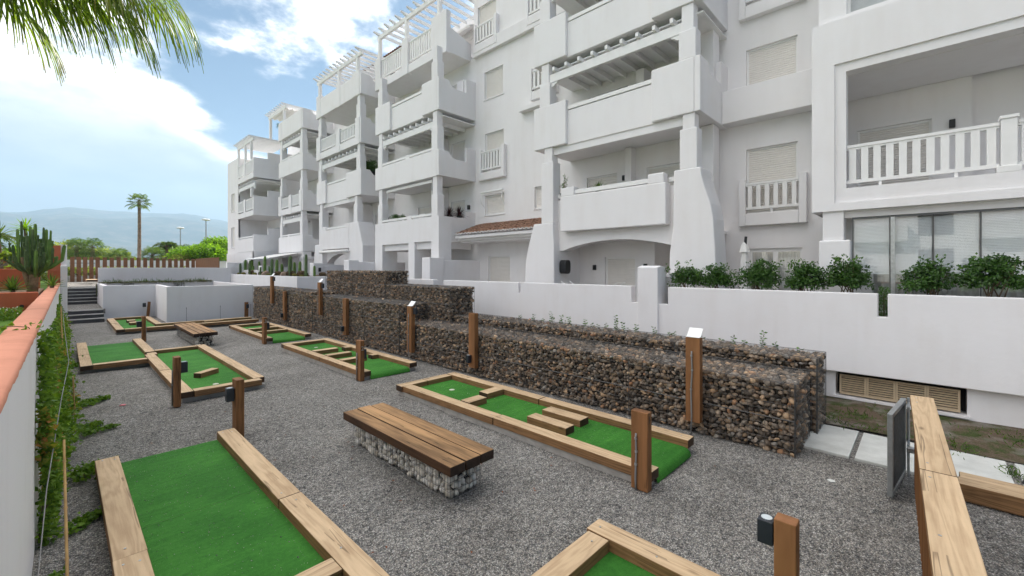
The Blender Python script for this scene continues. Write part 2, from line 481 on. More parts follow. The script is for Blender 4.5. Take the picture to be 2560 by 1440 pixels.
class MB:
    def __init__(s):
        s.v = []; s.f = []
    def add(s, vs, fs):
        b = len(s.v)
        s.v.extend(vs)
        s.f.extend([tuple(i + b for i in f) for f in fs])
        return s
    def box(s, x0, x1, y0, y1, z0, z1):
        if x0 > x1: x0, x1 = x1, x0
        if y0 > y1: y0, y1 = y1, y0
        if z0 > z1: z0, z1 = z1, z0
        return s.add([(x0, y0, z0), (x1, y0, z0), (x1, y1, z0), (x0, y1, z0), (x0, y0, z1), (x1, y0, z1), (x1, y1, z1), (x0, y1, z1)],
                     [(0, 3, 2, 1), (4, 5, 6, 7), (0, 1, 5, 4), (1, 2, 6, 5), (2, 3, 7, 6), (3, 0, 4, 7)])
    def prism(s, poly, axis, a0, a1):
        """poly in the two other axes (order x,y,z without `axis`), extruded from a0 to a1"""
        n = len(poly)
        def P(u, w, a):
            return {'x': (a, u, w), 'y': (u, a, w), 'z': (u, w, a)}[axis]
        area = sum(poly[i][0] * poly[(i + 1) % n][1] - poly[(i + 1) % n][0] * poly[i][1] for i in range(n))
        if (area < 0) != (axis == 'y'):
            poly = poly[::-1]
        if a0 > a1: a0, a1 = a1, a0
        vs = [P(u, w, a0) for u, w in poly] + [P(u, w, a1) for u, w in poly]
        fs = [tuple(range(n - 1, -1, -1)), tuple(range(n, 2 * n))] + [(i, (i + 1) % n, n + (i + 1) % n, n + i) for i in range(n)]
        return s.add(vs, fs)
    def cyl(s, p0, p1, r0, r1=None, n=10, cap=True):
        if r1 is None: r1 = r0
        p0 = Vector(p0); p1 = Vector(p1); d = (p1 - p0)
        q = d.to_track_quat('Z', 'Y')
        vs = []
        for p, r in ((p0, r0), (p1, r1)):
            for i in range(n):
                a = 2 * math.pi * i / n
                vs.append(tuple(p + q @ Vector((math.cos(a) * r, math.sin(a) * r, 0))))
        fs = [(i, (i + 1) % n, n + (i + 1) % n, n + i) for i in range(n)]
        if cap: fs += [tuple(range(n - 1, -1, -1)), tuple(range(n, 2 * n))]
        return s.add(vs, fs)
    def tube(s, pts, rads, n=6):
        pts = [Vector(p) for p in pts]
        if isinstance(rads, (int, float)): rads = [rads] * len(pts)
        vs = []; fs = []
        q = None; dl = None
        for i, p in enumerate(pts):
            d = (pts[min(i + 1, len(pts) - 1)] - pts[max(i - 1, 0)])
            d = d.normalized() if d.length > 1e-9 else Vector((0, 0, 1))
            q = d.to_track_quat('Z', 'Y') if q is None else dl.rotation_difference(d) @ q
            dl = d
            for j in range(n):
                a = 2 * math.pi * j / n
                vs.append(tuple(p + q @ Vector((math.cos(a) * rads[i], math.sin(a) * rads[i], 0))))
        for i in range(len(pts) - 1):
            for j in range(n):
                fs.append((i * n + j, i * n + (j + 1) % n, (i + 1) * n + (j + 1) % n, (i + 1) * n + j))
        fs += [tuple(range(n - 1, -1, -1)), tuple((len(pts) - 1) * n + j for j in range(n))]
        return s.add(vs, fs)
    def lathe(s, prof, c, n=16):
        vs = []; fs = []
        for r, z in prof:
            for j in range(n):
                a = 2 * math.pi * j / n
                vs.append((c[0] + math.cos(a) * r, c[1] + math.sin(a) * r, c[2] + z))
        for i in range(len(prof) - 1):
            for j in range(n):
                fs.append((i * n + j, i * n + (j + 1) % n, (i + 1) * n + (j + 1) % n, (i + 1) * n + j))
        return s.add(vs, fs)
    def mesh(s, name, mat, smooth=False):
        me = bpy.data.meshes.new(name)
        me.from_pydata(s.v, [], s.f)
        if mat: me.materials.append(mat)
        if smooth:
            me.polygons.foreach_set("use_smooth", [True] * len(me.polygons))
        me.update()
        return me
    def build(s, name, mat, parent=None, smooth=False, bevel=0.0, seg=2):
        o = bpy.data.objects.new(name, s.mesh(name, mat, smooth))
        reg(o, parent)
        if bevel: add_bevel(o, bevel, seg)
        return o
def add_bevel(o, w, seg=2):
    b = o.modifiers.new("bevel", 'BEVEL')
    b.width = w; b.segments = seg; b.limit_method = 'ANGLE'; b.angle_limit = R(40)
def inst(name, me, loc, rot=(0, 0, 0), scale=(1, 1, 1), parent=None):
    o = bpy.data.objects.new(name, me)
    o.location = loc; o.rotation_euler = rot; o.scale = scale
    return reg(o, parent)
def arr_mesh(name, V, F, mat, tone=None, smooth=False):
    """V (n,3) array, F (m,k) array of equal polygons"""
    me = bpy.data.meshes.new(name)
    V = np.asarray(V, dtype=np.float32); F = np.asarray(F, dtype=np.int32)
    k = F.shape[1]
    me.vertices.add(len(V)); me.vertices.foreach_set("co", V.ravel())
    me.loops.add(F.size); me.loops.foreach_set("vertex_index", F.ravel())
    me.polygons.add(len(F)); me.polygons.foreach_set("loop_start", np.arange(0, F.size, k, dtype=np.int32))
    me.polygons.foreach_set("loop_total", np.full(len(F), k, dtype=np.int32))
    if isinstance(smooth, np.ndarray): me.polygons.foreach_set("use_smooth", smooth)
    elif smooth: me.polygons.foreach_set("use_smooth", np.ones(len(F), dtype=bool))
    me.materials.append(mat)
    if tone is not None:
        a = me.attributes.new("tone", 'FLOAT', 'POINT')
        a.data.foreach_set("value", np.asarray(tone, dtype=np.float32))
    me.update(calc_edges=True)
    me.validate()
    return me
def arr_obj(name, V, F, mat, parent=None, tone=None, smooth=False):
    return reg(bpy.data.objects.new(name, arr_mesh(name, V, F, mat, tone, smooth)), parent)

TIMB = {}
def timber(name, axis, a0, a1, b0, b1, z0, z1, mat=WOOD, parent=None, jit=0.004, bev=0.008):
    """sleeper whose length runs along `axis` ('x','y' or 'z'); local X is always the length"""
    L = a1 - a0
    if axis == 'z':                      # upright post: a=z range, b=y range, z0,z1 = x range
        w = b1 - b0; h = z1 - z0
        loc = ((z0 + z1) / 2, (b0 + b1) / 2, (a0 + a1) / 2)
        rot = (0, R(-90), 0)
    else:
        w = b1 - b0; h = z1 - z0
        if axis == 'x': loc = ((a0 + a1) / 2, (b0 + b1) / 2, (z0 + z1) / 2); rot = (0, 0, 0)
        else: loc = ((b0 + b1) / 2, (a0 + a1) / 2, (z0 + z1) / 2); rot = (0, 0, R(90))
    rot = (rot[0] + rng.uniform(-1, 1) * jit, rot[1] + rng.uniform(-1, 1) * jit * 0.4, rot[2] + rng.uniform(-1, 1) * jit)
    key = (round(L, 3), round(w, 3), round(h, 3), mat.name)
    if key not in TIMB:
        TIMB[key] = MB().box(-L / 2, L / 2, -w / 2, w / 2, -h / 2, h / 2).mesh(name, mat)
    o = inst(name, TIMB[key], loc, rot, parent=parent)
    add_bevel(o, bev, 2)
    return o
# ================================================================== apartment building
XF, XW = 11.7, 13.9            # bay fronts, main wall plane
L1, L2, L3, L4 = 3.83, 6.80, 9.78, 12.77
BLD = empty("apartment_building", (13.9, 20.0, 0.0), "long white apartment building with stepped balconies, columns and rooftop pergolas", "building")

def holed(mb, axis_x, ys, zs, holes, depth=0.14):
    """wall front at X=axis_x over ys x zs with rectangular holes (y0,y1,z0,z1) and reveals going in by depth"""
    Y = sorted({ys[0], ys[1], *[h[0] for h in holes], *[h[1] for h in holes]})
    Zs = sorted({zs[0], zs[1], *[h[2] for h in holes], *[h[3] for h in holes]})
    idx = {}
    def vid(y, z):
        if (y, z) not in idx:
            idx[(y, z)] = len(mb.v); mb.v.append((axis_x, y, z))
        return idx[(y, z)]
    for i in range(len(Y) - 1):
        for j in range(len(Zs) - 1):
            cy, cz = (Y[i] + Y[i + 1]) / 2, (Zs[j] + Zs[j + 1]) / 2
            if any(h[0] < cy < h[1] and h[2] < cz < h[3] for h in holes):
                continue
            mb.f.append((vid(Y[i], Zs[j]), vid(Y[i], Zs[j + 1]), vid(Y[i + 1], Zs[j + 1]), vid(Y[i + 1], Zs[j])))
    for y0, y1, z0, z1 in holes:
        a, b = axis_x, axis_x + depth
        mb.add([(a, y0, z0), (a, y1, z0), (a, y1, z1), (a, y0, z1), (b, y0, z0), (b, y1, z0), (b, y1, z1), (b, y0, z1)],
               [(0, 1, 5, 4), (1, 2, 6, 5), (2, 3, 7, 6), (3, 0, 4, 7)])

SHUTC = {}
def shutter_mesh(w, h, pitch=0.06):
    key = (round(w, 2), round(h, 2))
    if key not in SHUTC:
        mb = MB(); n = max(3, int(h / pitch)); p = h / n
        for i in range(n):
            z = i * p
            mb.add([(0.017, 0, z), (0.017, w, z), (0, 0, z + p * 0.16), (0, w, z + p * 0.16), (0.002, 0, z + p * 0.84), (0.002, w, z + p * 0.84), (0.017, 0, z + p), (0.017, w, z + p)],
                   [(1, 0, 2, 3), (3, 2, 4, 5), (5, 4, 6, 7)])
        SHUTC[key] = mb.mesh("shutter", SHUT)
    return SHUTC[key]

def window(y0, y1, z0, z1, x, closed=1.0, frame=0.05, sill=True, depth=0.14, railing=False, parent=None):
    """a window filling the hole at plane x: frame, roller shutter, sill"""
    fr = MB(); xf = x + depth - 0.06
    fr.box(xf, xf + 0.06, y0, y0 + frame, z0, z1).box(xf, xf + 0.06, y1 - frame, y1, z0, z1)
    fr.box(xf, xf + 0.06, y0 + frame, y1 - frame, z1 - frame, z1).box(xf, xf + 0.06, y0 + frame, y1 - frame, z0, z0 + frame)
    w = fr.build("window", PAINT, parent or BLD)
    zs = z1 - frame - (z1 - z0 - 2 * frame) * closed
    inst("shutter", shutter_mesh(y1 - y0 - 2 * frame, z1 - frame - zs), (xf + 0.02, y0 + frame, zs), parent=w)
    if closed < 1:
        g = MB(); g.box(xf + 0.03, xf + 0.034, y0 + frame, y1 - frame, z0 + frame, zs); g.build("pane", GLASS, w)
        d = MB(); d.box(xf + 0.5, xf + 0.52, y0, y1, z0, z1); d.build("curtain", CURT, w)
    if sill:
        MB().box(x - 0.035, x + 0.1, y0 - 0.06, y1 + 0.06, z0 - 0.05, z0 + 0.003).build("sill", WHITE, w, bevel=0.006)
    return w

BALM = {}
def baluster_mesh(h, wy=0.105, wx=0.07):
    k = (round(h, 2), wy)
    if k not in BALM:
        BALM[k] = MB().box(-wx / 2, wx / 2, -wy / 2, wy / 2, 0, h).mesh("baluster", PAINT)
    return BALM[k]
def railing(x, y0, y1, z0, z1, parent, pitch=0.2, wy=0.105, feet=True):
    """painted timber balustrade along Y: bottom rail, top rail, balusters"""
    tr = MB(); tr.box(x - 0.055, x + 0.055, y0, y1, z1 - 0.06, z1).box(x - 0.035, x + 0.035, y0, y1, z1 - 0.105, z1 - 0.06)
    tr.build("top_rail", PAINT, parent)
    br = MB(); br.box(x - 0.04, x + 0.04, y0, y1, z0, z0 + 0.07)
    if feet:
        k = max(1, int((y1 - y0) / 1.0))
        for i in range(k):
            yy = y0 + (i + 0.5) * (y1 - y0) / k
            br.box(x - 0.025, x + 0.025, yy - 0.025, yy + 0.025, z0 - 0.11, z0)
    br.build("bottom_rail", PAINT, parent)
    n = max(2, round((y1 - y0) / pitch))
    for i in range(n):
        yy = y0 + (i + 0.5) * (y1 - y0) / n
        inst("baluster", baluster_mesh(z1 - z0 - 0.175, wy), (x, yy, z0 + 0.07), parent=parent)

def column(parent, yc, z0, z1, x0=XF + 0.02, wide=0.47, thin=0.33, step=0.78, name="column"):
    m = MB()
    m.box(x0, x0 + 0.38, yc - wide / 2, yc + wide / 2, z0, z0 + step)
    m.build(name, WHITE, parent, bevel=0.025)
    MB().box(x0 + 0.03, x0 + 0.35, yc - thin / 2, yc + thin / 2, z0 + step - 0.01, z1).build(name, WHITE, parent, bevel=0.02)

RAFT = {}
def rafter_mesh(L):
    k = round(L, 2)
    if k not in RAFT:
        prof = [(0, 0.05), (0.05, 0.02), (0.10, 0.045), (0.16, 0.0), (L, 0.0), (L, 0.17), (0, 0.17)]
        RAFT[k] = MB().prism(prof, 'y', -0.045, 0.045).mesh("rafter", PAINT)
    return RAFT[k]
def under_rafters(parent, y0, y1, zb, x0=XF, xw=XW, pitch=0.5):
    """painted beam between the columns with rafters over it, below a slab with bottom zb"""
    MB().box(x0 + 0.1, x0 + 0.24, y0, y1, zb - 0.70, zb - 0.41).build("beam", PAINT, parent, bevel=0.01)
    br = MB()
    for s, yy in ((1, y0), (-1, y1)):
        br.prism([(yy, zb - 0.705), (yy + s * 0.34, zb - 0.705), (yy + s * 0.30, zb - 0.76), (yy + s * 0.22, zb - 0.78), (yy + s * 0.18, zb - 0.83), (yy + s * 0.08, zb - 0.85), (yy, zb - 0.93)], 'x', x0 + 0.12, x0 + 0.22)
    br.build("bracket", PAINT, parent)
    n = max(3, round((y1 - y0) / pitch))
    for i in range(n):
        yy = y0 + (i + 0.5) * (y1 - y0) / n
        inst("rafter", rafter_mesh(xw - x0 - 0.02), (x0 - 0.02, yy, zb - 0.408), parent=parent)
    MB().box(x0 + 0.27, xw, y0 - 0.5, y1 + 0.5, zb - 0.236, zb - 0.20).build("ceiling", PAINT, parent)

def side_wall(parent, y0, zb, h, xf, xw, pier=True, name="parapet"):
    """stepped side parapet facing the camera, at the near end y0 of a bay"""
    top = zb + h
    p = [(xf, zb), (xw, zb), (xw, top - 0.30)]
    if pier:
        p = [(xf, zb), (xw, zb), (xw, top + 0.38), (xw - 0.58, top + 0.38), (xw - 0.58, top - 0.30)]
    p += [(xf + 0.98, top - 0.30), (xf + 0.80, top - 0.26), (xf + 0.66, top - 0.12), (xf + 0.58, top), (xf, top)]
    MB().prism(p, 'y', y0, y0 + 0.16).build(name, WHITE, parent, bevel=0.02)

def bay_level(y0, y1, zb, kind, under=None, xf=XF, xw=XW, h=1.49, cols=True, bl=1.41, br=1.38, mid=None, colh=2.98, pier=True, side=True, far_side=True):
    """one balcony of a bay: slab with parapet and what belongs to it"""
    m = MB()
    t = 0.17
    e = 0.003
    m.box(xf + 0.14, xw - 0.005, y0 + 0.02, y1 - 0.02, zb + 0.01, zb + 0.24)
    b = m.build("balcony", WHITE, BLD)
    if kind == 'blocks':
        MB().box(xf, xf + t, y1 - bl, y1, zb, zb + h).build("parapet", WHITE, b, bevel=0.025)
        MB().box(xf, xf + t, y0 + 0.16 + e, y0 + br, zb, zb + h).build("parapet", WHITE, b, bevel=0.025)
        MB().box(xf + 0.12, xf + 0.28, y0 + br - 0.05, y1 - bl + 0.05, zb - 0.03, zb + h - 0.345).build("parapet", WHITE, b, bevel=0.02)
        MB().box(xf + 0.10, xf + 0.26, y0 + br + e, y1 - bl - e, zb + h - 0.325, zb + h - 0.20).build("rail", PAINT, b, bevel=0.01)
    elif kind == 'solid':
        hh = h - 0.31
        MB().box(xf, xf + t, y0 + 0.16 + e, y1, zb - 0.02, zb + hh).build("parapet", WHITE, b, bevel=0.025)
        if mid:
            MB().box(xf + 0.02, xf + t - 0.02, mid - 0.17, mid + 0.17, zb + hh - 0.01, zb + hh + 0.19).build("post", WHITE, b, bevel=0.02)
            MB().box(xf + 0.03, xf + 0.13, mid + 0.17, y1 - 0.7, zb + hh + 0.05, zb + hh + 0.16).build("rail", PAINT, b, bevel=0.01)
            MB().box(xf + 0.03, xf + 0.13, y0 + 0.6, mid - 0.17, zb + hh + 0.05, zb + hh + 0.16).build("rail", PAINT, b, bevel=0.01)
    elif kind == 'rail':
        MB().box(xf, xf + t, y0 + 0.16 + e, y1, zb - 0.02, zb + 0.40).build("parapet", WHITE, b, bevel=0.02)
        my = mid or (y0 + y1) / 2
        MB().box(xf - 0.03, xf + t + 0.03, my - 0.26, my + 0.26, zb - 0.06, zb + h - 0.12).build("post", WHITE, b, bevel=0.025)
        MB().box(xf - 0.02, xf + t + 0.02, y1 - 0.62, y1 + 0.01, zb - 0.05, zb + h).build("post", WHITE, b, bevel=0.025)
        MB().box(xf - 0.03, xf + t + 0.02, y0 + 0.165, y0 + 0.66, zb - 0.05, zb + h).build("post", WHITE, b, bevel=0.025)
        railing(xf + 0.09, my + 0.27, y1 - 0.63, zb + 0.52, zb + h - 0.22, b)
        railing(xf + 0.09, y0 + 0.67, my - 0.27, zb + 0.52, zb + h - 0.22, b)
    if side:
        side_wall(b, y0, zb, h if kind != 'solid' else h - 0.31, xf, xw, pier)
    if far_side:
        MB().box(xf + t + e, xw, y1 - 0.16, y1 - 0.002, zb, zb + 1.15).build("parapet", WHITE, b, bevel=0.02)
    hc = h if kind != 'solid' else h - 0.31
    if cols:
        for yc in (y0 + 0.36, y1 - 0.48):
            column(b, yc, zb + hc - 0.005, zb + colh, xf + 0.02, step=0.80 + (1.49 - hc))
    if under == 'rafters':
        under_rafters(b, y0 + 0.52, y1 - 0.64, zb, xf, xw)
    elif under == 'beam':
        MB().box(xf + 0.16, xf + 0.34, y0 + 0.52, y1 - 0.64, zb - 0.26, zb - 0.0).build("beam", WHITE, b, bevel=0.012)
    return b

# ---------------- bay 4 (large, right of centre)
Y40, Y41 = 4.29, 10.13
bay_level(Y40, Y41, L2, 'blocks', 'beam')
bay_level(Y40, Y41, L3, 'blocks', 'rafters', cols=True)
bay_level(Y40, Y41, L4, 'solid', 'rafters', cols=False)
# L1 box, wall with arch and buttresses
b = MB().box(XF + 0.5, XW - 0.01, Y40 + 0.35, Y41 - 0.4, L1 - 0.12, L1 + 0.12).build("balcony", WHITE, BLD)
MB().box(XF, XF + 0.31, 5.24, 8.95, L1, L1 + 1.20).build("parapet", WHITE, b, bevel=0.03)
MB().box(XF + 0.003, XF + 0.30, 5.30, 5.79, L1 + 1.18, L1 + 1.48).build("post", WHITE, b, bevel=0.03)
MB().box(XF + 0.003, XF + 0.30, 8.38, 8.93, L1 + 1.18, L1 + 1.48).build("post", WHITE, b, bevel=0.03)
MB().box(XF + 0.05, XF + 0.16, 5.785, 8.385, L1 + 1.24, L1 + 1.37).build("rail", PAINT, b, bevel=0.01)
MB().box(XF + 0.30, XF + 0.40, 8.95, 9.4, L1 + 1.20, L1 + 1.34).build("rail", PAINT, b)
MB().box(XF + 0.30, XF + 0.40, 4.9, 5.28, L1 + 1.24, L1 + 1.37).build("rail", PAINT, b)
arc = []
for i in range(25):
    t_ = i / 24
    yy = 9.05 + (5.05 - 9.05) * t_
    arc.append((yy, 3.20 + 0.30 * math.sin(math.pi * t_) ** 0.8))
poly = [(9.45, 0.3), (9.05, 0.3)] + arc + [(5.05, 0.3), (4.6, 0.3), (4.6, 4.96), (9.45, 4.96)]
MB().prism([(9.45, 4.96), (9.45, 3.20)] + arc + [(4.6, 3.20), (4.6, 4.96)], 'x', XF + 0.32, XF + 0.80).build("wall", WHITE, b)
bl_ = MB().prism([(9.20, 0.2), (10.60, 0.2), (10.57, 2.1), (10.52, 2.85), (10.36, 3.5), (10.14, 4.17), (9.27, 4.17), (9.22, 3.4)], 'x', XF, XF + 0.82)
bl_.build("buttress", WHITE, BLD, bevel=0.03)
br_ = MB().prism([(5.16, 0.2), (5.13, 2.98), (5.03, 3.74), (5.01, 5.30), (4.29, 5.30), (4.26, 5.05), (4.17, 4.72), (4.03, 4.30), (3.96, 3.9), (3.92, 3.2), (3.90, 2.7), (3.88, 0.2)], 'x', XF, XF + 0.85)
br_.build("buttress", WHITE, BLD, bevel=0.03)
column(b, 4.62, 5.295, L2, step=1.10)
MB().box(XF + 0.02, XF + 0.45, 9.27, 9.80, 4.165, 6.30).build("column", WHITE, b, bevel=0.025)
MB().box(XF + 0.05, XF + 0.38, 9.34, 9.68, 6.29, L2).build("column", WHITE, b, bevel=0.02)
# ground terrace side of bay 4
# ---------------- bay 3
Y30, Y31 = 15.80, 21.52
m = MB(); m.box(XF + 0.14, XW, Y30 + 0.3, Y31 - 0.3, 3.5, 3.84)
b = m.build("balcony", WHITE, BLD)
pm = MB()
holed(pm, XF, (Y30, Y31), (0.2, 4.97), [(18.27, 20.77, 0.9, 3.82), (16.38, 17.74, 0.3, 3.84)], 0.9)
pm.add([(XF, Y30, 0.2), (XF, Y30, 4.97), (XF + 0.72, Y30, 4.97), (XF + 0.72, Y30, 0.2)], [(0, 3, 2, 1)])
pm.box(XF + 0.005, XF + 0.2, Y30 + 0.005, Y31, 4.9, 4.968)
pm.build("wall", WHITE, b)
MB().prism([(XF + 0.72, 3.80), (XW, 3.80), (XW, 5.30), (XW - 0.6, 5.30), (XW - 0.6, 4.97), (XF + 0.72, 4.97)], 'y', Y30 + 0.002, Y30 + 0.18).build("parapet", WHITE, b, bevel=0.02)
MB().box(XF + 0.02, XF + 0.15, 18.05, 18.42, 4.96, 5.16).build("post", WHITE, b, bevel=0.02)
MB().box(XF + 0.03, XF + 0.13, 16.3, 18.05, 5.02, 5.13).build("rail", PAINT, b, bevel=0.01)
MB().box(XF + 0.03, XF + 0.13, 18.42, 20.8, 5.02, 5.13).build("rail", PAINT, b, bevel=0.01)
for yc in (Y30 + 0.36, Y31 - 0.48):
    column(b, yc, 4.965, L2, step=1.02)
bay_level(Y30, Y31, L2, 'solid', None, mid=18.4)
bay_level(Y30, Y31, L3, 'blocks', 'rafters', bl=1.5, br=1.36, colh=2.98)
# L4 terrace, set back, with railings and a pergola
X4 = 12.38
m = MB(); m.box(X4 + 0.1, XW + 1.4, 16.15, 22.7, L4 + 0.01, L4 + 0.25)
b = m.build("balcony", WHITE, BLD)
MB().box(X4 + 0.02, X4 + 0.2, 16.3, 22.7, L4 - 0.02, L4 + 0.42).build("parapet", WHITE, b, bevel=0.02)
for y0, y1, zt in ((16.1, 17.3, 1.96), (19.36, 19.95, 1.95), (22.15, 22.75, 1.9)):
    MB().box(X4 - 0.03, X4 + 0.24, y0, y1, L4 - 0.05, L4 + zt - (0.0 if y0 < 17 else 0.1)).build("post", WHITE, b, bevel=0.03)
railing(X4 + 0.1, 17.31, 19.35, L4 + 0.55, L4 + 1.60, b, 0.21)
railing(X4 + 0.1, 19.96, 22.14, L4 + 0.55, L4 + 1.60, b, 0.21)
MB().prism([(X4 + 0.24, L4), (XW + 0.0, L4), (XW, L4 + 0.85), (X4 + 0.24, L4 + 1.2)], 'y', 16.12, 16.28).build("parapet", WHITE, b, bevel=0.02)
def pergola(parent, x0, x1, y0, y1, z, pitch=0.56, posts=(), over=0.35):
    MB().box(x0 - 0.04, x0 + 0.10, y0 - 0.15, y1 + 0.15, z - 0.22, z).build("beam", PAINT, parent, bevel=0.008)
    n = round((y1 - y0) / pitch)
    L = x1 - x0 + over
    prof = [(0, 0.10), (0.06, 0.05), (0.12, 0.07), (0.2, 0.0), (L, 0.0), (L, 0.15), (0, 0.15)]
    me = MB().prism(prof, 'y', -0.04, 0.04).mesh("rafter", PAINT)
    for i in range(n + 1):
        inst("rafter", me, (x0 - over, y0 + i * (y1 - y0) / n, z + 0.002), parent=parent)
    for yy, zb in posts:
        MB().box(x0 - 0.06, x0 + 0.12, yy - 0.09, yy + 0.09, zb, z - 0.22).build("post", PAINT, parent, bevel=0.008)
pergola(b, X4 + 0.05, XW + 1.2, 16.2, 22.4, 15.80, 0.57, ((16.75, L4 + 1.9), (19.60, L4 + 1.8), (22.35, L4 + 1.8)))
# bay 3 column tops: L3 -> L4 built by bay_level
# ---------------- bay 2
Y20, Y21 = 23.15, 29.35
b = bay_level(Y20, Y21, L2, 'blocks', 'beam', bl=1.4, br=1.9)
bay_level(Y20, Y21, L3, 'rail', 'rafters', mid=26.1)
b = bay_level(Y20, Y21, L4 - 0.2, 'solid', None, h=1.5, cols=False)
MB().box(XF - 0.02, XF + 0.2, Y20 + 0.165, Y20 + 1.1, L4 - 0.2, L4 + 1.2).build("parapet", WHITE, b, bevel=0.03)
MB().box(XF - 0.02, XF + 0.2, Y21 - 0.62, Y21 + 0.01, L4 - 0.25, L4 + 1.25).build("post", WHITE, b, bevel=0.03)
MB().box(XF - 0.02, XF + 0.2, 25.8, 26.3, L4 - 0.25, L4 + 1.3).build("post", WHITE, b, bevel=0.03)
pergola(b, XF + 0.05, XW + 0.3, Y20 + 0.1, Y21 - 0.2, 15.0, 0.5, ((Y20 + 0.5, L4 + 1.1), (26.05, L4 + 1.2), (Y21 - 0.4, L4 + 1.1)))
b = MB().box(XF + 0.5, XW - 0.01, Y20 + 0.35, Y21 - 0.4, L1 - 0.12, L1 + 0.12).build("balcony", WHITE, BLD)
MB().box(XF, XF + 0.31, 24.65, 28.45, L1 - 0.05, L1 + 1.18).build("parapet", WHITE, b, bevel=0.03)
MB().box(XF + 0.003, XF + 0.30, 27.9, 28.43, L1 + 1.17, L1 + 1.44).build("post", WHITE, b, bevel=0.03)
MB().box(XF + 0.003, XF + 0.30, 24.66, 25.1, L1 + 1.17, L1 + 1.44).build("post", WHITE, b, bevel=0.03)
MB().box(XF + 0.05, XF + 0.16, 25.1, 27.9, L1 + 1.24, L1 + 1.36).build("rail", PAINT, b)
MB().prism([(28.9, 4.96), (28.9, 2.9)] + [(28.4 - 3.9 * i / 16, 2.95 + 0.55 * math.sin(math.pi * i / 16) ** 0.8) for i in range(17)] + [(24.0, 2.9), (24.0, 4.96)], 'x', XF + 0.32, XF + 0.75).build("wall", WHITE, b)
MB().prism([(28.4, 0.2), (29.95, 0.2), (29.85, 2.6), (29.62, 4.15), (28.45, 4.15)], 'x', XF, XF + 0.8).build("buttress", WHITE, BLD, bevel=0.03)
MB().prism([(24.63, 0.2), (24.63, 5.28), (23.5, 5.28), (23.30, 4.8), (22.95, 3.9), (22.85, 0.2)], 'x', XF, XF + 0.95).build("buttress", WHITE, BLD, bevel=0.03)
MB().box(XF + 0.02, XF + 0.45, 28.47, 29.0, 4.14, 6.3).build("column", WHITE, b, bevel=0.02)
MB().box(XF + 0.05, XF + 0.38, 28.55, 28.9, 6.29, L2).build("column", WHITE, b, bevel=0.02)
column(b, 23.85, 5.27, L2, step=1.05)
MB().cyl((XF - 0.12, 24.5, 3.62), (XF - 0.12, 28.5, 3.62), 0.09, n=12).build("awning_roller", FABRIC, b, smooth=True)
# ---------------- bay 1, near half
Y10, Y11 = 31.75, 36.7
bay_level(Y10, Y11, L1 - 0.05, 'solid', None, h=1.5, mid=34.6)
bay_level(Y10, Y11, L2 - 0.1, 'rail', 'rafters', mid=34.2)
bay_level(Y10, Y11, L3 - 0.15, 'solid', None, h=1.5, mid=34.6)
b = bay_level(Y10, Y11, L4 - 0.2, 'solid', 'rafters', h=1.7, cols=False)
MB().box(XF - 0.02, XF + 0.2, Y10 + 0.165, Y10 + 0.7, L4 - 0.2, L4 + 1.2).build("post", WHITE, b, bevel=0.03)
MB().box(XF - 0.02, XF + 0.2, 36.0, 36.72, L4 - 0.25, L4 + 1.1).build("post", WHITE, b, bevel=0.03)
pergola(b, XF + 0.1, XW + 0.5, 35.4, 39.2, 15.1, 0.5, ((35.8, L4 + 0.9), (39.0, L4 + 0.4)))
for i in range(5):
    pts = [(XF + 0.2 + k * 0.35, 14.86 + 0.10 * abs(math.sin(k * math.pi / 2))) for k in range(6)]
awn = MB()
nx = 24
vv = []
for i in range(nx + 1):
    x = XF + 0.2 + i * (XW + 0.2 - XF) / nx
    z = 14.98 - 0.13 * abs(math.sin(i * math.pi / 4))
    vv += [(x, 35.5, z), (x, 38.9, z)]
awn.add(vv, [(2 * i, 2 * i + 1, 2 * i + 3, 2 * i + 2) for i in range(nx)])
awn.build("awning", FABRIC, b, smooth=True)
for yc in (Y10 + 0.4, Y11 - 0.4):
    MB().box(XF + 0.02, XF + 0.75, yc - 0.38, yc + 0.38, 0.2, L1 - 0.5).build("pillar", WHITE, b, bevel=0.03)
    MB().box(XF - 0.03, XF + 0.8, yc - 0.45, yc + 0.45, L1 - 0.62, L1 - 0.40).build("pillar", WHITE, b, bevel=0.03)
MB().box(XF + 0.05, XF + 0.6, Y10, Y11, L1 - 0.41, L1 - 0.06).build("beam", WHITE, b)
# ---------------- bay 1, far half, steps forward
XB = 10.32
Y00, Y01 = 38.1, 42.7
def far_level(zb, top, rail):
    m = MB().box(XB + 0.1, XF + 1.0, Y00 + 0.02, Y01, zb, zb + 0.24)
    b = m.build("balcony", WHITE, BLD)
    p = [(XB, zb), (XF + 1.0, zb), (XF + 1.0, top + 0.55), (XF - 0.35, top + 0.55), (XF - 0.35, top + 0.02), (XB, top)]
    MB().prism(p, 'y', Y00, Y00 + 0.18).build("parapet", WHITE, b, bevel=0.02)
    if rail:
        MB().box(XB, XB + 0.16, Y00 + 0.185, Y01, zb - 0.03, zb + 0.38).build("parapet", WHITE, b, bevel=0.02)
        MB().box(XB - 0.02, XB + 0.18, 40.3, 40.7, zb - 0.05, top - 0.05).build("post", WHITE, b, bevel=0.02)
        railing(XB + 0.08, Y00 + 0.25, 40.29, zb + 0.50, top - 0.12, b, 0.22)
        railing(XB + 0.08, 40.71, Y01, zb + 0.50, top - 0.12, b, 0.22)
    else:
        MB().box(XB, XB + 0.2, Y00 + 0.185, Y01, zb, top - 0.25).build("parapet", WHITE, b, bevel=0.02)
        MB().box(XB + 0.03, XB + 0.15, Y00 + 0.2, Y01, top - 0.19, top - 0.07).build("rail", PAINT, b)
    return b
b1 = far_level(3.9, 5.25, False)
b2 = far_level(L2 + 0.0, 8.30, True)
b3 = far_level(L3 + 0.0, 11.35, True)
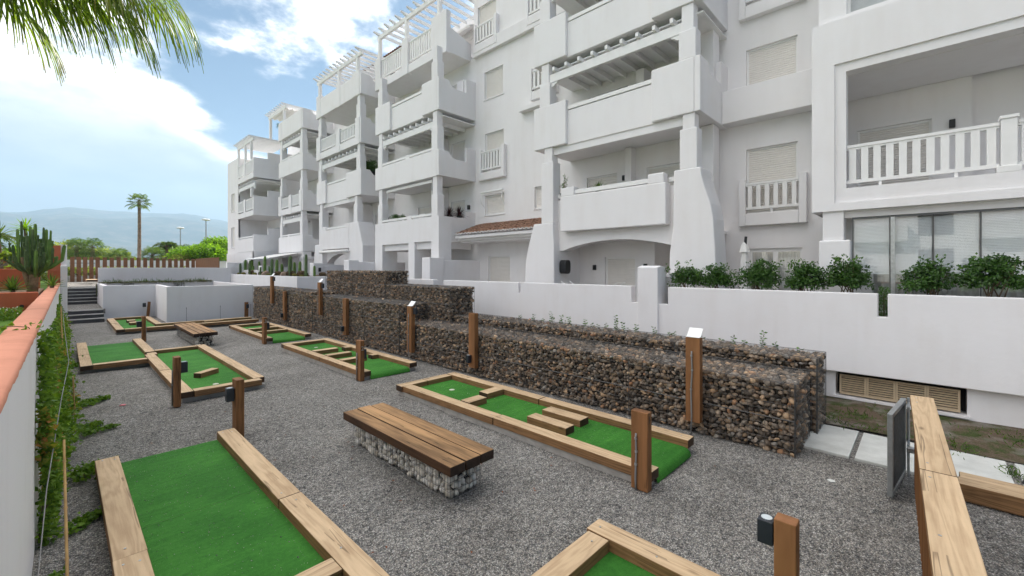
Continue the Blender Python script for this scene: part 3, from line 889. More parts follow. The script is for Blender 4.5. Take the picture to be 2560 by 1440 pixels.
under_rafters(b3, Y00 + 0.1, Y01 - 0.1, L3 + 0.02, XB, XF + 1.0)
MB().box(XB + 0.05, XB + 0.25, 38.9, 39.15, 8.28, L3 - 0.68).build("column", WHITE, b2, bevel=0.02)
pergola(b3, XB + 0.05, XF + 1.4, Y00 + 0.3, Y01 - 0.1, 12.95, 0.42, ((38.9, 11.3), (40.5, 11.2), (42.5, 11.2)))
mw = MB()
holed(mw, XB + 0.02, (Y00, Y01), (0.2, 3.9), [(39.0, 41.6, 1.2, 2.6)], 0.6)
arcp = [(Y00, 3.9), (Y00, 0.2), (39.0, 0.2)] + [(39.0 + 2.6 * i / 16, 2.35 + 0.95 * math.sin(math.pi * i / 16) ** 0.7) for i in range(17)] + [(41.6, 0.2), (46.2, 0.2), (46.2, 3.9)]
MB().prism(arcp, 'x', XB + 0.02, XB + 0.5).build("wall", WHITE, b1)
MB().box(XB + 0.02, XF + 1.0, Y00 + 0.01, Y00 + 0.3, 0.2, 3.92).build("wall", WHITE, b1)
# end wall of the far half with two windows
em = MB()
holed(em, XB + 0.1, (Y01, 46.2), (3.9, 12.15), [(43.9, 45.0, 7.6, 9.2), (43.9, 45.0, 4.4, 6.2)], 0.14)
em.build("wall", WHITE, BLD)
window(43.9, 45.0, 7.6, 9.2, XB + 0.1)
window(43.9, 45.0, 4.4, 6.2, XB + 0.1)
MB().box(XB + 0.25, XW + 6, 42.75, 46.19, 0.2, 12.1).build("wall", WHITE, BLD)
MB().box(XF + 1.0, XW + 6, Y00 + 0.2, Y01 + 0.3, 0.2, 12.1).build("wall", WHITE, BLD)
window(39.2, 41.4, 7.05, 9.1, XF + 0.86, closed=0.35, sill=False)
window(39.2, 41.4, 4.15, 6.1, XF + 0.86, closed=0.0, sill=False)
# ---------------- bay 5 (right edge)
Y50 = 1.83
o5 = MB()
b5 = MB().box(XF + 0.25, XW + 0.3, -6.0, Y50 - 0.05, 3.88, 4.20).build("balcony", WHITE, BLD)
fm = MB()
holed(fm, XF + 0.05, (-6.0, 1.42), (4.0, 7.06), [(-5.2, 1.22, 4.33, 6.87)], 0.32)
fm.build("wall", WHITE, b5)
om = MB()
holed(om, XF, (-6.0, Y50), (3.85, 8.02), [(-6.0, 1.42, 4.02, 7.06)], 0.05)
om.add([(XF, Y50, 3.85), (XF, Y50, 8.02), (XW, Y50, 8.02), (XW, Y50, 3.85)], [(0, 1, 2, 3)])
om.add([(XF, -6, 8.02), (XF, Y50, 8.02), (XW, Y50, 8.02), (XW, -6, 8.02)], [(0, 3, 2, 1)])
om.add([(XF, -6, 3.85), (XF, Y50, 3.85), (XF + 0.6, Y50, 3.85), (XF + 0.6, -6, 3.85)], [(0, 1, 2, 3)])
om.build("wall", WHITE, b5)
fm2 = MB()
fm2.box(XF + 0.12, XF + 0.30, -6.0, 1.40, 3.855, 4.015)
fm2.box(XF + 0.18, XF + 0.36, -6.0, 1.40, 3.70, 3.852)
fm2.build("fascia", WHITE, b5)
railing(XF + 0.2, -1.0, 1.22, 4.44, 5.27, b5, 0.198, 0.12)
railing(XF + 0.2, -5.0, -1.22, 4.44, 5.27, b5, 0.198, 0.12)
nw = MB(); nw.box(XF + 0.08, XF + 0.30, -1.21, -1.01, 4.33, 5.30).box(XF + 0.06, XF + 0.32, -1.23, -0.99, 5.30, 5.36).box(XF + 0.05, XF + 0.33, -1.26, -0.96, 4.33, 4.45)
nw.build("newel_post", PAINT, b5, bevel=0.01)
MB().box(XF + 0.36, XW, -5.2, 1.5, 6.86, 7.0).build("ceiling", WHITE, b5)
# floor above with window opening
up = MB()
holed(up, XF + 0.12, (-6.0, 1.72), (8.02, 11.0), [(-3.0, 1.22, 8.14, 10.2)], 0.2)
up.add([(XF + 0.12, 1.72, 8.02), (XF + 0.12, 1.72, 11.0), (XW, 1.72, 11.0), (XW, 1.72, 8.02)], [(0, 1, 2, 3)])
up.build("wall", WHITE, BLD)
wq = MB().box(XF + 0.22, XF + 0.27, -3.0, 1.22, 8.14, 8.2).box(XF + 0.22, XF + 0.27, 1.16, 1.22, 8.2, 10.2).build("window", PAINT, BLD)
MB().box(XF + 0.24, XF + 0.245, -3.0, 1.16, 8.2, 10.2).build("pane", GLASS, wq)
MB().box(XF + 0.5, XF + 0.52, -3.0, 1.22, 8.1, 10.2).build("curtain", CURT, wq)
# column of bay 5 at ground level
MB().box(XF + 0.06, XF + 0.5, 1.26, 1.64, 3.20, 3.87).build("column", WHITE, b5, bevel=0.02)
MB().box(XF, XF + 0.55, 1.14, 1.70, 0.3, 3.21).build("column", WHITE, b5, bevel=0.03)
# back wall of the loggia with two shuttered doors
bw = MB()
holed(bw, XW + 0.02, (-0.77, Y50), (4.2, 6.9), [(-0.13, 1.22, 4.22, 6.07)], 0.14)
holed(bw, XW + 0.5, (-6.0, -0.77), (4.2, 6.9), [(-2.6, -1.05, 4.22, 6.2)], 0.14)
bw.add([(XW + 0.02, -0.77, 4.2), (XW + 0.5, -0.77, 4.2), (XW + 0.5, -0.77, 6.9), (XW + 0.02, -0.77, 6.9)], [(0, 1, 2, 3)])
bw.build("wall", WHITE, b5)
window(-0.13, 1.22, 4.22, 6.07, XW + 0.02, sill=False)
window(-2.6, -1.05, 4.22, 6.2, XW + 0.5, sill=False)
def wall_lamp(x, y, z, s=1.0, parent=None):
    MB().box(x - 0.09 * s, x, y - 0.05 * s, y + 0.05 * s, z - 0.09 * s, z + 0.09 * s).build("wall_lamp", BLACK, parent or BLD, bevel=0.006)
wall_lamp(XW + 0.02, -0.46, 5.86)
# glazed ground floor with blinds
gl = MB()
for yy in (1.12, 0.51, -0.13, -0.77, -1.4, -2.1, -2.8):
    gl.box(XF + 0.22, XF + 0.25, yy - 0.008, yy + 0.008, 1.2, 3.68)
gl.box(XF + 0.21, XF + 0.26, -6.0, 1.13, 3.66, 3.70)
gfr = gl.build("glazing", m_plain("grey_window_frame", (0.11, 0.115, 0.12), 0.4, 0.5, 0.4), BLD)
MB().box(XF + 0.17, XF + 0.235, 0.43, 0.50, 1.2, 3.66).build("mullion", METAL, gfr)
ys_ = [1.12, 0.51, -0.13, -0.77, -1.4, -2.1, -2.8]
for a_, c_ in zip(ys_[:-1], ys_[1:]):
    MB().box(XF + 0.232, XF + 0.238, c_ + 0.015, a_ - 0.015, 1.2, 3.655).build("pane", GLASS, gfr)
    bm_ = MB()
    n_ = 38
    for i in range(n_):
        z_ = 2.52 + i * (3.64 - 2.52) / n_
        bm_.add([(XF + 0.30, c_ + 0.02, z_), (XF + 0.30, a_ - 0.02, z_), (XF + 0.316, a_ - 0.02, z_ + 0.0265), (XF + 0.316, c_ + 0.02, z_ + 0.0265)], [(0, 3, 2, 1)])
    bm_.box(XF + 0.29, XF + 0.325, c_ + 0.02, a_ - 0.02, 2.47, 2.51)
    bm_.build("blind", PAINT, gfr)
gi = MB()
holed(gi, XW - 0.1, (-6.0, 1.7), (0.6, 3.7), [(-2.6, 0.9, 1.2, 3.1)], 0.1)
gi.build("wall", WHITE, gfr)
cv = MB(); vv = []
for i in range(121):
    y = -2.6 + 3.5 * i / 120
    x = XW + 0.06 + 0.03 * math.sin(i * 1.35) + 0.012 * math.sin(i * 0.5)
    vv += [(x, y, 1.2), (x, y, 3.1)]
cv.add(vv, [(2 * i, 2 * i + 1, 2 * i + 3, 2 * i + 2) for i in range(120)])
cv.build("curtain", CURT, gfr, smooth=True)
# ---------------- main wall between the bays
mm = MB()
holed(mm, XW, (Y50, Y40 + 0.1), (0.4, 16.0), [(2.50, 3.78, 7.78, 9.0), (2.50, 3.78, 4.2, 6.08), (2.39, 3.69, 0.9, 3.16), (2.5, 3.78, 10.5, 12.0)], 0.14)
holed(mm, XW, (Y40 + 0.1, Y41 - 0.1), (4.0, 16.0), [(5.2, 6.9, 4.15, 6.05), (8.05, 9.35, 4.15, 6.05), (4.8, 6.4, 7.1, 9.1), (7.6, 9.3, 7.1, 9.1)], 0.14)
holed(mm, XW, (Y41 - 0.1, Y30 + 0.1), (0.4, 16.6), [(14.35, 15.63, 13.35, 15.2), (13.9, 15.15, 10.6, 11.92), (13.85, 15.1, 7.22, 8.97), (13.82, 15.1, 5.1, 6.03), (11.55, 12.0, 5.12, 6.05), (13.45, 14.9, 0.9, 3.15), (10.9, 12.0, 10.2, 11.3), (10.9, 12.2, 13.35, 15.0)], 0.14)
holed(mm, XW, (Y30 + 0.1, Y21), (0.4, 12.9), [(16.6, 17.7, 4.1, 6.0), (19.2, 20.7, 4.1, 6.0), (16.6, 17.7, 7.1, 9.0), (19.0, 20.7, 7.1, 9.0), (16.8, 18.0, 10.1, 12.0), (18.6, 20.2, 0.9, 3.1), (24.5, 25.6, 4.1, 6.0), (26.8, 28.2, 4.1, 6.0), (24.5, 25.6, 7.1, 9.0), (26.8, 28.2, 7.1, 9.0), (25.0, 26.4, 10.1, 12.0), (25.0, 27.0, 0.9, 3.0)], 0.14)
holed(mm, XW, (Y21, Y00 + 0.3), (0.4, 12.9), [(32.4, 33.6, 4.1, 6.0), (34.6, 35.8, 4.1, 6.0), (32.4, 33.6, 7.1, 9.0), (33.4, 34.6, 10.1, 12.0), (32.6, 34.2, 0.9, 3.0)], 0.14)
mm.build("wall", WHITE, BLD)
wins = [(2.50, 3.78, 7.78, 9.0, False), (2.50, 3.78, 4.2, 6.08, False), (2.5, 3.78, 10.5, 12.0, True), (5.2, 6.9, 4.15, 6.05, False), (8.05, 9.35, 4.15, 6.05, False), (4.8, 6.4, 7.1, 9.1, False), (7.6, 9.3, 7.1, 9.1, False),
        (14.35, 15.63, 13.35, 15.2, False), (13.9, 15.15, 10.6, 11.92, True), (13.85, 15.1, 7.22, 8.97, False), (13.82, 15.1, 5.1, 6.03, True), (11.55, 12.0, 5.12, 6.05, True), (13.45, 14.9, 0.9, 3.15, False),
        (10.9, 12.0, 10.2, 11.3, False), (10.9, 12.2, 13.35, 15.0, False), (16.6, 17.7, 4.1, 6.0, False), (19.2, 20.7, 4.1, 6.0, False), (16.6, 17.7, 7.1, 9.0, False), (19.0, 20.7, 7.1, 9.0, False), (16.8, 18.0, 10.1, 12.0, False), (18.6, 20.2, 0.9, 3.1, False),
        (24.5, 25.6, 4.1, 6.0, False), (26.8, 28.2, 4.1, 6.0, False), (24.5, 25.6, 7.1, 9.0, False), (26.8, 28.2, 7.1, 9.0, False), (25.0, 26.4, 10.1, 12.0, False), (25.0, 27.0, 0.9, 3.0, False),
        (32.4, 33.6, 4.1, 6.0, False), (34.6, 35.8, 4.1, 6.0, False), (32.4, 33.6, 7.1, 9.0, False), (33.4, 34.6, 10.1, 12.0, False), (32.6, 34.2, 0.9, 3.0, False)]
for y0, y1, z0, z1, s_ in wins:
    window(y0, y1, z0, z1, XW, sill=s_)
# glass door by the parasol
dw = MB().box(XW + 0.06, XW + 0.12, 2.39, 2.45, 0.9, 3.16).box(XW + 0.06, XW + 0.12, 3.63, 3.69, 0.9, 3.16).box(XW + 0.06, XW + 0.12, 2.45, 3.63, 3.06, 3.16).box(XW + 0.06, XW + 0.12, 2.98, 3.10, 0.9, 3.06).build("door", PAINT, BLD)
MB().box(XW + 0.085, XW + 0.09, 2.45, 2.98, 0.9, 3.06).build("pane", GLASS, dw)
MB().box(XW + 0.085, XW + 0.09, 3.10, 3.63, 0.9, 3.06).build("pane", GLASS, dw)
cv = MB(); vv = []
for i in range(61):
    y = 2.39 + 1.3 * i / 60
    x = XW + 0.28 + 0.025 * math.sin(i * 1.5)
    vv += [(x, y, 0.9), (x, y, 3.16)]
cv.add(vv, [(2 * i, 2 * i + 1, 2 * i + 3, 2 * i + 2) for i in range(60)])
cv.build("curtain", CURT, dw, smooth=True)
MB().box(XW + 0.6, XW + 0.62, 2.3, 3.8, 0.8, 3.3).build("room", DARKI, dw)
# guard railings in front of windows with a plastered surround
def juliet(y0, y1, zb, wy0, wy1, zrail, big=True):
    m = MB(); x = XW - 0.20
    m.box(x, XW, y0, wy0 - 0.0, zb, zrail + 0.12).box(x, XW, wy1, y1, zb, zrail + 0.12).box(x, XW, wy0, wy1, zb, zb + 0.36)
    s_ = m.build("window_surround", WHITE, BLD, bevel=0.02)
    railing(XW - 0.12, wy0 + 0.003, wy1 - 0.003, zb + 0.47, zrail, s_, 0.205, 0.11)
juliet(2.26, 3.93, 3.82, 2.44, 3.75, 5.06)
juliet(13.66, 15.40, 6.75, 13.86, 15.20, 8.10)
juliet(14.15, 15.72, 12.95, 14.33, 15.6, 14.2)
juliet(2.26, 3.93, 9.85, 2.44, 3.75, 11.0)
juliet(10.7, 12.3, 12.95, 10.88, 12.2, 14.2)
juliet(10.7, 12.1, 9.7, 10.88, 12.0, 10.95)
# slab bands
def band(y0, y1, z0, z1, x):
    MB().box(x, XW - 0.001, y0, y1, z0, z1).build("band", WHITE, BLD, bevel=0.015)
band(Y50 + 0.01, Y40 - 0.005, 6.82, 7.77, 13.38)
band(Y41 + 0.01, Y30 - 0.005, L4 - 0.0, 13.35, 13.72)
band(10.75, 12.7, 9.35, 9.55, 13.62)
MB().box(XW + 0.3, XW + 6, -6, Y50 + 0.5, 0.3, 16).build("wall", WHITE, BLD)
MB().box(XW + 0.3, XW + 6, Y50 + 0.5, Y30 + 0.3, 12.5, 16.2).build("wall", WHITE, BLD)
# bay back walls: small piers and loggia returns that show behind the balconies
for (y0, y1, z0, z1, d) in ((7.3, 7.55, 4.0, 6.78, 0.35), (6.75, 7.05, 6.95, 9.3, 0.5), (9.45, 9.7, 4.0, 5.6, 1.0), (17.9, 18.3, 4.0, 6.75, 0.6), (17.9, 18.3, 7.0, 9.3, 0.6), (18.5, 19.0, 4.0, 5.4, 1.1), (25.9, 26.3, 4.0, 6.7, 0.7), (26.0, 26.4, 7.0, 9.3, 0.7), (33.9, 34.3, 4.0, 6.6, 0.7)):
    MB().box(XW - d, XW + 0.02, y0, y1, z0, z1).build("pier", WHITE, BLD, bevel=0.015)
MB().box(13.1, 13.6, Y40 + 0.14, Y40 + 0.5, L2 + 0.25, L3 - 0.0).build("pier", WHITE, BLD, bevel=0.015)
MB().box(13.1, 13.6, Y40 + 0.14, Y40 + 0.5, 0.4, L2 - 0.0).build("pier", WHITE, BLD, bevel=0.015)
MB().box(13.3, XW + 0.02, Y30 + 0.2, Y30 + 0.7, L3 + 0.2, L3 + 1.9).build("pier", WHITE, BLD, bevel=0.015)
# arcade room under bay 4: back wall with door and lamps
ar = MB()
holed(ar, 13.35, (6.35, 9.4), (0.6, 4.0), [(7.02, 8.22, 0.9, 2.98)], 0.14)
ar.add([(13.35, 6.35, 0.6), (XW + 1.2, 6.35, 0.6), (XW + 1.2, 6.35, 4.0), (13.35, 6.35, 4.0)], [(0, 1, 2, 3)])
holed(ar, XW + 1.2, (3.5, 6.35), (0.6, 4.0), [(4.4, 5.6, 0.9, 2.9)], 0.14)
ar.build("wall", WHITE, BLD)
window(7.02, 8.22, 0.9, 2.98, 13.35, sill=False, frame=0.07)
window(4.4, 5.6, 0.9, 2.9, XW + 1.2, sill=False)
MB().box(XF + 0.8, XW + 1.4, 4.3, 9.7, 3.62, 3.7).build("ceiling", WHITE, BLD)
MB().box(XF + 0.83, 13.35, 9.3, 9.45, 0.5, 3.62).build("wall", WHITE, BLD)
wall_lamp(13.35, 8.62, 2.62); wall_lamp(13.35, 6.65, 2.65)
wall_lamp(XW, 7.75, 5.82); wall_lamp(XW, 16.25, 5.6, 1.2); wall_lamp(XW, 23.9, 5.6, 1.3); wall_lamp(XW, 32.1, 5.2, 1.4)
# penthouse and roofs
MB().box(15.25, 24, Y30 + 0.32, 22.6, 12.86, 16.0).build("wall", WHITE, BLD)
MB().box(16.8, 24, 12.0, 24.0, 15.9, 17.6).build("wall", WHITE, BLD)
MB().box(14.2, 24, 22.62, 30.4, 12.85, 15.9).build("wall", WHITE, BLD)
MB().box(14.0, 24, 30.42, 34.0, 12.85, 15.6).build("wall", WHITE, BLD)
MB().box(14.4, 24, 34.02, 42.7, 12.12, 14.4).build("wall", WHITE, BLD)
MB().box(XW + 0.03, 24, 30.01, Y00 + 0.3, 12.6, 12.86).build("roof", WHITE, BLD)
MB().box(XW + 0.03, 24, Y30 + 0.2, 30.0, 12.5, 12.84).build("roof", WHITE, BLD)
ch = MB().box(15.0, 15.9, 32.0, 33.0, 15.6, 16.8).box(14.9, 16.0, 31.9, 33.1, 16.8, 16.95).build("chimney", WHITE, BLD)
MB().box(15.0, 15.25, 16.4, 19.0, 14.95, 15.4).build("awning_box", FABRIC, BLD)
MB().prism([(14.15, 14.75), (15.25, 15.35), (15.25, 15.42), (14.10, 14.83)], 'y', 16.5, 19.4).build("awning", FABRIC, BLD)

TILEM = {}
def tile_mesh(L, r):
    k = (round(L, 2), round(r, 3))
    if k not in TILEM:
        vs = []; fs = []; n = 6
        for j, (x, rr) in enumerate(((0, r), (L, r * 0.86))):
            for i in range(n + 1):
                a = math.pi * i / n
                vs.append((x, math.cos(a) * rr, math.sin(a) * rr * 0.8))
            for i in range(n + 1):
                a = math.pi * i / n
                vs.append((x, math.cos(a) * (rr - 0.014), math.sin(a) * (rr - 0.014) * 0.8))
        q = 2 * (n + 1)
        for i in range(n):
            fs.append((i, i + 1, q + i + 1, q + i))
            fs.append((n + 1 + i + 1, n + 1 + i, q + n + 1 + i, q + n + 1 + i + 1))
            fs.append((i + 1, i, n + 1 + i, n + 1 + i + 1))
        TILEM[k] = MB().add(vs, fs).mesh("roof_tile", TILE)
    return TILEM[k]
def tiled_roof(x0, x1, z0, z1, y0, y1, pitch, parent, rows=4, mouths=True):
    """clay barrel tiles rising from the eave (x0,z0) to (x1,z1)"""
    sl = math.atan2(z1 - z0, x1 - x0); Ls = math.hypot(x1 - x0, z1 - z0)
    n = round((y1 - y0) / pitch); rl = Ls / rows
    me = tile_mesh(rl * 1.12, pitch * 0.47)
    for i in range(n):
        for k in range(rows):
            d = k * rl
            inst("roof_tile", me, (x0 + math.cos(sl) * d, y0 + (i + 0.5) * pitch + rng.uniform(-.008, .008), z0 + math.sin(sl) * d + 0.012 * k + rng.uniform(0, 0.01)),
                 (rng.uniform(-.04, .04), -sl + rng.uniform(-.02, .02) + 0.03, rng.uniform(-.02, .02)), parent=parent)
        if mouths:
            inst("roof_tile", MOUTH, (x0 - 0.012, y0 + (i + 0.5) * pitch, z0 - 0.012), parent=parent, scale=(1, pitch * 0.49, pitch * 0.49))
vs = []
for i in range(9):
    a = math.pi * i / 8
    vs.append((0, math.cos(a), math.sin(a) * 0.85))
for i in range(9):
    a = math.pi * i / 8
    vs.append((0, math.cos(a) * 0.62, math.sin(a) * 0.5))
MOUTH = MB().add(vs, [(i, i + 1, 9 + i + 1, 9 + i) for i in range(8)]).mesh("roof_tile", WHITE)
# tiled canopy roof between bay 3 and bay 4
c = MB()
c.prism([(12.45, 4.06), (12.45, 3.95), (12.62, 3.95), (12.62, 3.85), (12.78, 3.85), (12.78, 3.76), (XW, 3.76), (XW, 4.5), (12.50, 4.08)], 'y', 10.5, 15.55)
can = c.build("canopy", WHITE, BLD)
tiled_roof(12.38, XW, 4.12, 4.62, 10.55, 15.5, 0.215, can, 5)
# eave tiles of the roof behind the pergola of bay 3
ev = MB().prism([(14.0, 15.82), (14.0, 15.62), (14.3, 15.4), (14.6, 15.4), (14.6, 15.95)], 'y', 22.3, 30.4).build("cornice", WHITE, BLD)
tiled_roof(13.95, 15.4, 15.86, 16.3, 22.4, 27.4, 0.25, ev, 2, False)
# string lights in the loggia of bay 5
xs_ = XW + 0.44
pts = [(xs_, -0.82, 5.99), (xs_, -0.81, 6.14), (xs_, -0.86, 6.28), (xs_, -0.87, 6.42), (xs_, -0.90, 6.56), (xs_, -0.99, 6.49), (xs_, -1.17, 6.39), (xs_, -1.36, 6.31), (xs_, -1.55, 6.26), (xs_, -1.9, 6.22), (xs_, -2.3, 6.26), (xs_, -2.8, 6.4)]
sl_ = MB().tube(pts, 0.018, 5)
for i in range(1, len(pts), 3):
    p = pts[i]; sl_.cyl((p[0], p[1], p[2]), (p[0], p[1], p[2] - 0.05), 0.035, n=6)
sl_.cyl((xs_, -0.82, 5.99), (xs_, -0.82, 5.90), 0.03, n=8)
tag(sl_.build("string_lights", BLACK), "black festoon string of small bulbs hung on the right-hand balcony wall", "string lights")
# ================================================================== ground and walls
g = MB().add([(-9000, -3000, -0.06), (9000, -3000, -0.06), (9000, 12000, -0.06), (-9000, 12000, -0.06)], [(0, 1, 2, 3)])
tag(g.build("ground", ASPH), "dry land stretching away to the hills", None, kind="structure")
# gravel yard: gently uneven sheet
xs = np.arange(-0.25, 10.61, 0.11); ys = np.arange(-3.0, 30.6, 0.11)
gx, gy = np.meshgrid(xs, ys, indexing='ij')
gz = np.zeros_like(gx)
for (a_, b_, ph, am) in ((0.9, 0.5, 0.3, 0.010), (2.1, -1.3, 1.2, 0.006), (-1.7, 2.9, 2.2, 0.005), (4.6, 1.1, 0.9, 0.003), (3.3, -4.7, 4.1, 0.003)):
    gz += am * np.sin(a_ * gx + b_ * gy + ph)
gz -= 0.012
V = np.stack([gx, gy, gz], -1).reshape(-1, 3)
ni, nj = gx.shape
I = np.arange(ni * nj).reshape(ni, nj)
F = np.stack([I[:-1, :-1], I[1:, :-1], I[1:, 1:], I[:-1, 1:]], -1).reshape(-1, 4)
yard = tag(arr_obj("gravel_yard", V, F, GRAVEL, smooth=True), "grey gravel covering the mini golf yard", None, kind="structure")
def loose_gravel():
    r = np.random.default_rng(3)
    n = 42000
    u = r.random(n)
    px = 0.05 + r.random(n) * 6.8
    py = 0.2 + (u ** 1.6) * 11.0
    s = r.uniform(0.0035, 0.0075, n) * (1 + 0.9 * (r.random(n) > 0.93))
    z = 0.010 * np.sin(0.9 * px + 0.5 * py + 0.3) + 0.006 * np.sin(2.1 * px - 1.3 * py + 1.2) + 0.005 * np.sin(-1.7 * px + 2.9 * py + 2.2) - 0.012
    k = 1500                                   # grit kicked on to the near greens
    hx = r.random(k)
    px[:k] = np.where(hx < 0.6, r.uniform(0.5, 1.53, k), r.uniform(4.97, 5.98, k)); py[:k] = np.where(hx < 0.6, r.uniform(3.6, 7.4, k), r.uniform(2.5, 7.5, k))
    z[:k] = 0.106; s[:k] *= 0.62
    base = np.array([(1, 0, 0), (-1, 0, 0), (0, 1, 0), (0, -1, 0), (0, 0, 0.7), (0, 0, -0.7)])
    fs = np.array([(0, 2, 4), (2, 1, 4), (1, 3, 4), (3, 0, 4), (2, 0, 5), (1, 2, 5), (3, 1, 5), (0, 3, 5)])
    jit = r.uniform(0.7, 1.35, (n, 6, 1)); ang = r.uniform(0, 6.28, n)
    b = base[None] * jit
    ca, sa = np.cos(ang)[:, None], np.sin(ang)[:, None]
    X_ = b[:, :, 0] * ca - b[:, :, 1] * sa; Y_ = b[:, :, 0] * sa + b[:, :, 1] * ca
    P = np.stack([X_ * s[:, None] + px[:, None], Y_ * s[:, None] + py[:, None], b[:, :, 2] * s[:, None] + z[:, None] + 0.002], -1)
    FF = fs[None] + (np.arange(n) * 6)[:, None, None]
    t = NT("loose_gravel_stone")
    at = t.n("ShaderNodeAttribute"); at.attribute_name = "tone"
    t.fin(t.ramp(at.outputs["Fac"], [(0, (0.08, 0.08, 0.085)), (0.4, (0.2, 0.2, 0.2)), (0.7, (0.31, 0.29, 0.25)), (1, (0.5, 0.49, 0.47))]), 0.85, 0.3)
    o = arr_obj("gravel_stones", P.reshape(-1, 3), FF.reshape(-1, 3), t.m, tone=np.repeat(r.random(n) ** 1.3, 6))
    tag(o, "loose grey gravel stones strewn over the yard", "gravel", kind="stuff")
loose_gravel()
tag(MB().add([(-0.2, -40, -0.03), (10.6, -40, -0.03), (10.6, -2.9, -0.03), (-0.2, -2.9, -0.03)], [(0, 1, 2, 3)]).build("yard_ground", GRAVEL), "gravel yard continuing behind the viewpoint", None, kind="structure")
# worn soil strip by the terrace wall
xs = np.linspace(8.74, 10.9, 24); ys = np.linspace(-6, 1.6, 70)
gx, gy = np.meshgrid(xs, ys, indexing='ij')
gz = 0.012 + 0.02 * np.sin(gx * 3.1 + gy * 1.3) * np.sin(gy * 2.3) + 0.02
I = np.arange(gx.size).reshape(gx.shape)
F = np.stack([I[:-1, :-1], I[1:, :-1], I[1:, 1:], I[:-1, 1:]], -1).reshape(-1, 4)
tag(arr_obj("soil_strip", np.stack([gx, gy, gz], -1).reshape(-1, 3), F, SOILG, smooth=True), "bare brown soil along the foot of the terrace wall", None, kind="structure")

# ------------------------------------------------------------------ terrace wall along the building
TW = empty("terrace_wall", (10.5, 5, 0), "long white rendered terrace wall below the balconies with narrow notches in its top", "wall")
XT0, XT1, ZT = 10.45, 10.68, 2.12
prof = [(-24.0, 0.58), (13.8, 0.58), (13.8, ZT)]
for (a0, a1, zn) in ((9.64, 9.72, 1.78), (4.62, 5.62, 1.69), (0.48, 0.62, 1.69)):
    prof += [(a1, ZT), (a1, zn), (a0, zn), (a0, ZT)]
prof += [(-24.0, ZT)]
MB().prism(prof, 'x', XT0, XT1).build("wall_panel", WHITE2, TW, bevel=0.012)
pier = MB().prism([(XT0 - 0.06, 0.3), (XT0 - 0.06, 2.62), (XT0 + 0.12, 2.66), (XT0 + 0.42, 2.62), (XT0 + 0.42, 0.3)], 'y', 4.86, 5.42).build("pier", WHITE2, TW, bevel=0.02)
MB().box(XT0 + 0.37, XF - 0.02, 4.95, 5.08, 0.6, 2.46).build("wall_panel", WHITE2, TW, bevel=0.01)
MB().prism([(XT0 + 0.62, 2.44), (XT0 + 0.75, 2.44), (XT0 + 0.62, 2.36)], 'y', 4.83, 4.95).build("water_spout", WHITE2, TW)
# plinth set back with the vent recess
pl = MB()
holed(pl, 10.62, (-24.0, 1.7), (-0.05, 0.58), [(-0.53, 1.27, 0.09, 0.57)], 0.3)
pl.build("plinth", WHITE2, TW)
MB().box(10.905, 10.93, -0.6, 1.35, 0.0, 0.6).build("recess", DARKI, TW)
MB().box(10.56, 10.9, -0.56, 1.30, 0.05, 0.088).build("sill", WHITE2, TW)
MB().box(10.62, 11.0, 1.7, 14.0, -0.05, 0.575).build("plinth", WHITE2, TW)
LS = MB().prism([(0, 0), (0.032, 0.016), (0.032, 0.024), (0, 0.010)], 'y', 0, 0.36).mesh("slat", LOUV)
for k in range(4):
    y0 = -0.45 + k * 0.415
    fr = MB().box(10.635, 10.675, y0, y0 + 0.03, 0.12, 0.50).box(10.635, 10.675, y0 + 0.385, y0 + 0.412, 0.12, 0.50)
    fr.box(10.635, 10.675, y0 + 0.03, y0 + 0.385, 0.12, 0.145).box(10.635, 10.675, y0 + 0.03, y0 + 0.385, 0.475, 0.50)
    v_ = fr.build("vent_panel", LOUV, TW)
    for i in range(8):
        inst("slat", LS, (10.637, y0 + 0.028, 0.148 + i * 0.0415), parent=v_)
# terrace floor and planting bed behind the wall
tf = MB().box(10.94, XW + 1.5, -6, Y30 - 0.01, 0.4, 0.88).build("terrace_floor", CONC)
tag(tf, "raised terrace floor behind the white wall", None, kind="structure")
tag(MB().box(10.69, XW, Y30 + 0.0, 44, 0.2, 1.0).build("terrace_ground", CONC), "terrace floor in front of the far flats", None, kind="structure")
# low white walls that divide the terraces
def part_wall(label, y0, y1, x0, x1, ztop, post=None):
    e_ = empty("partition_wall", (x0, y0, 0.9), label, "wall", "white partition walls between the terraces")
    MB().box(x0, x1, y0, y1, 0.85, ztop).build("wall_panel", WHITE2, e_, bevel=0.02)
    if post:
        MB().box(post[0], post[1], y0 - 0.08, y1 + 0.35, 0.85, ztop + 0.10).build("pier", WHITE2, e_, bevel=0.03)
part_wall("white partition wall running back from the arcade pier under the tiled canopy", 15.5, 15.68, 11.05, 17.2, 2.96, (10.95, 11.72))
part_wall("short white partition wall with pier left of the arcade openings", 21.55, 21.73, 10.4, 13.6, 2.92, (10.2, 10.75))
part_wall("white partition wall with a small black wall lamp beside the tall gabion", 26.1, 26.28, 10.35, 13.6, 2.80, (10.2, 10.8))
part_wall("far white partition wall behind the cactus planter", 33.0, 33.18, 9.6, 13.6, 2.65, (9.4, 10.1))
MB().box(10.6, 10.7, 26.0, 26.02, 2.45, 2.65)
wl_ = MB().box(10.48, 10.60, 25.92, 26.02, 2.38, 2.62).build("wall_lamp", BLACK, bevel=0.006)
tag(wl_, "small black wall lamp on the white pier above the gabion", "lamp")
low = MB().box(10.0, 10.2, 13.85, 23.5, 0.6, 2.15).build("terrace_parapet", WHITE2, bevel=0.015)
tag(low, "low white terrace parapet behind the tall gabion wall", "wall")
low2 = MB().box(9.35, 9.55, 33.4, 38.2, 0.6, 2.45).build("terrace_parapet", WHITE2, bevel=0.015)
tag(low2, "far low white parapet in front of the arched flat", "wall")

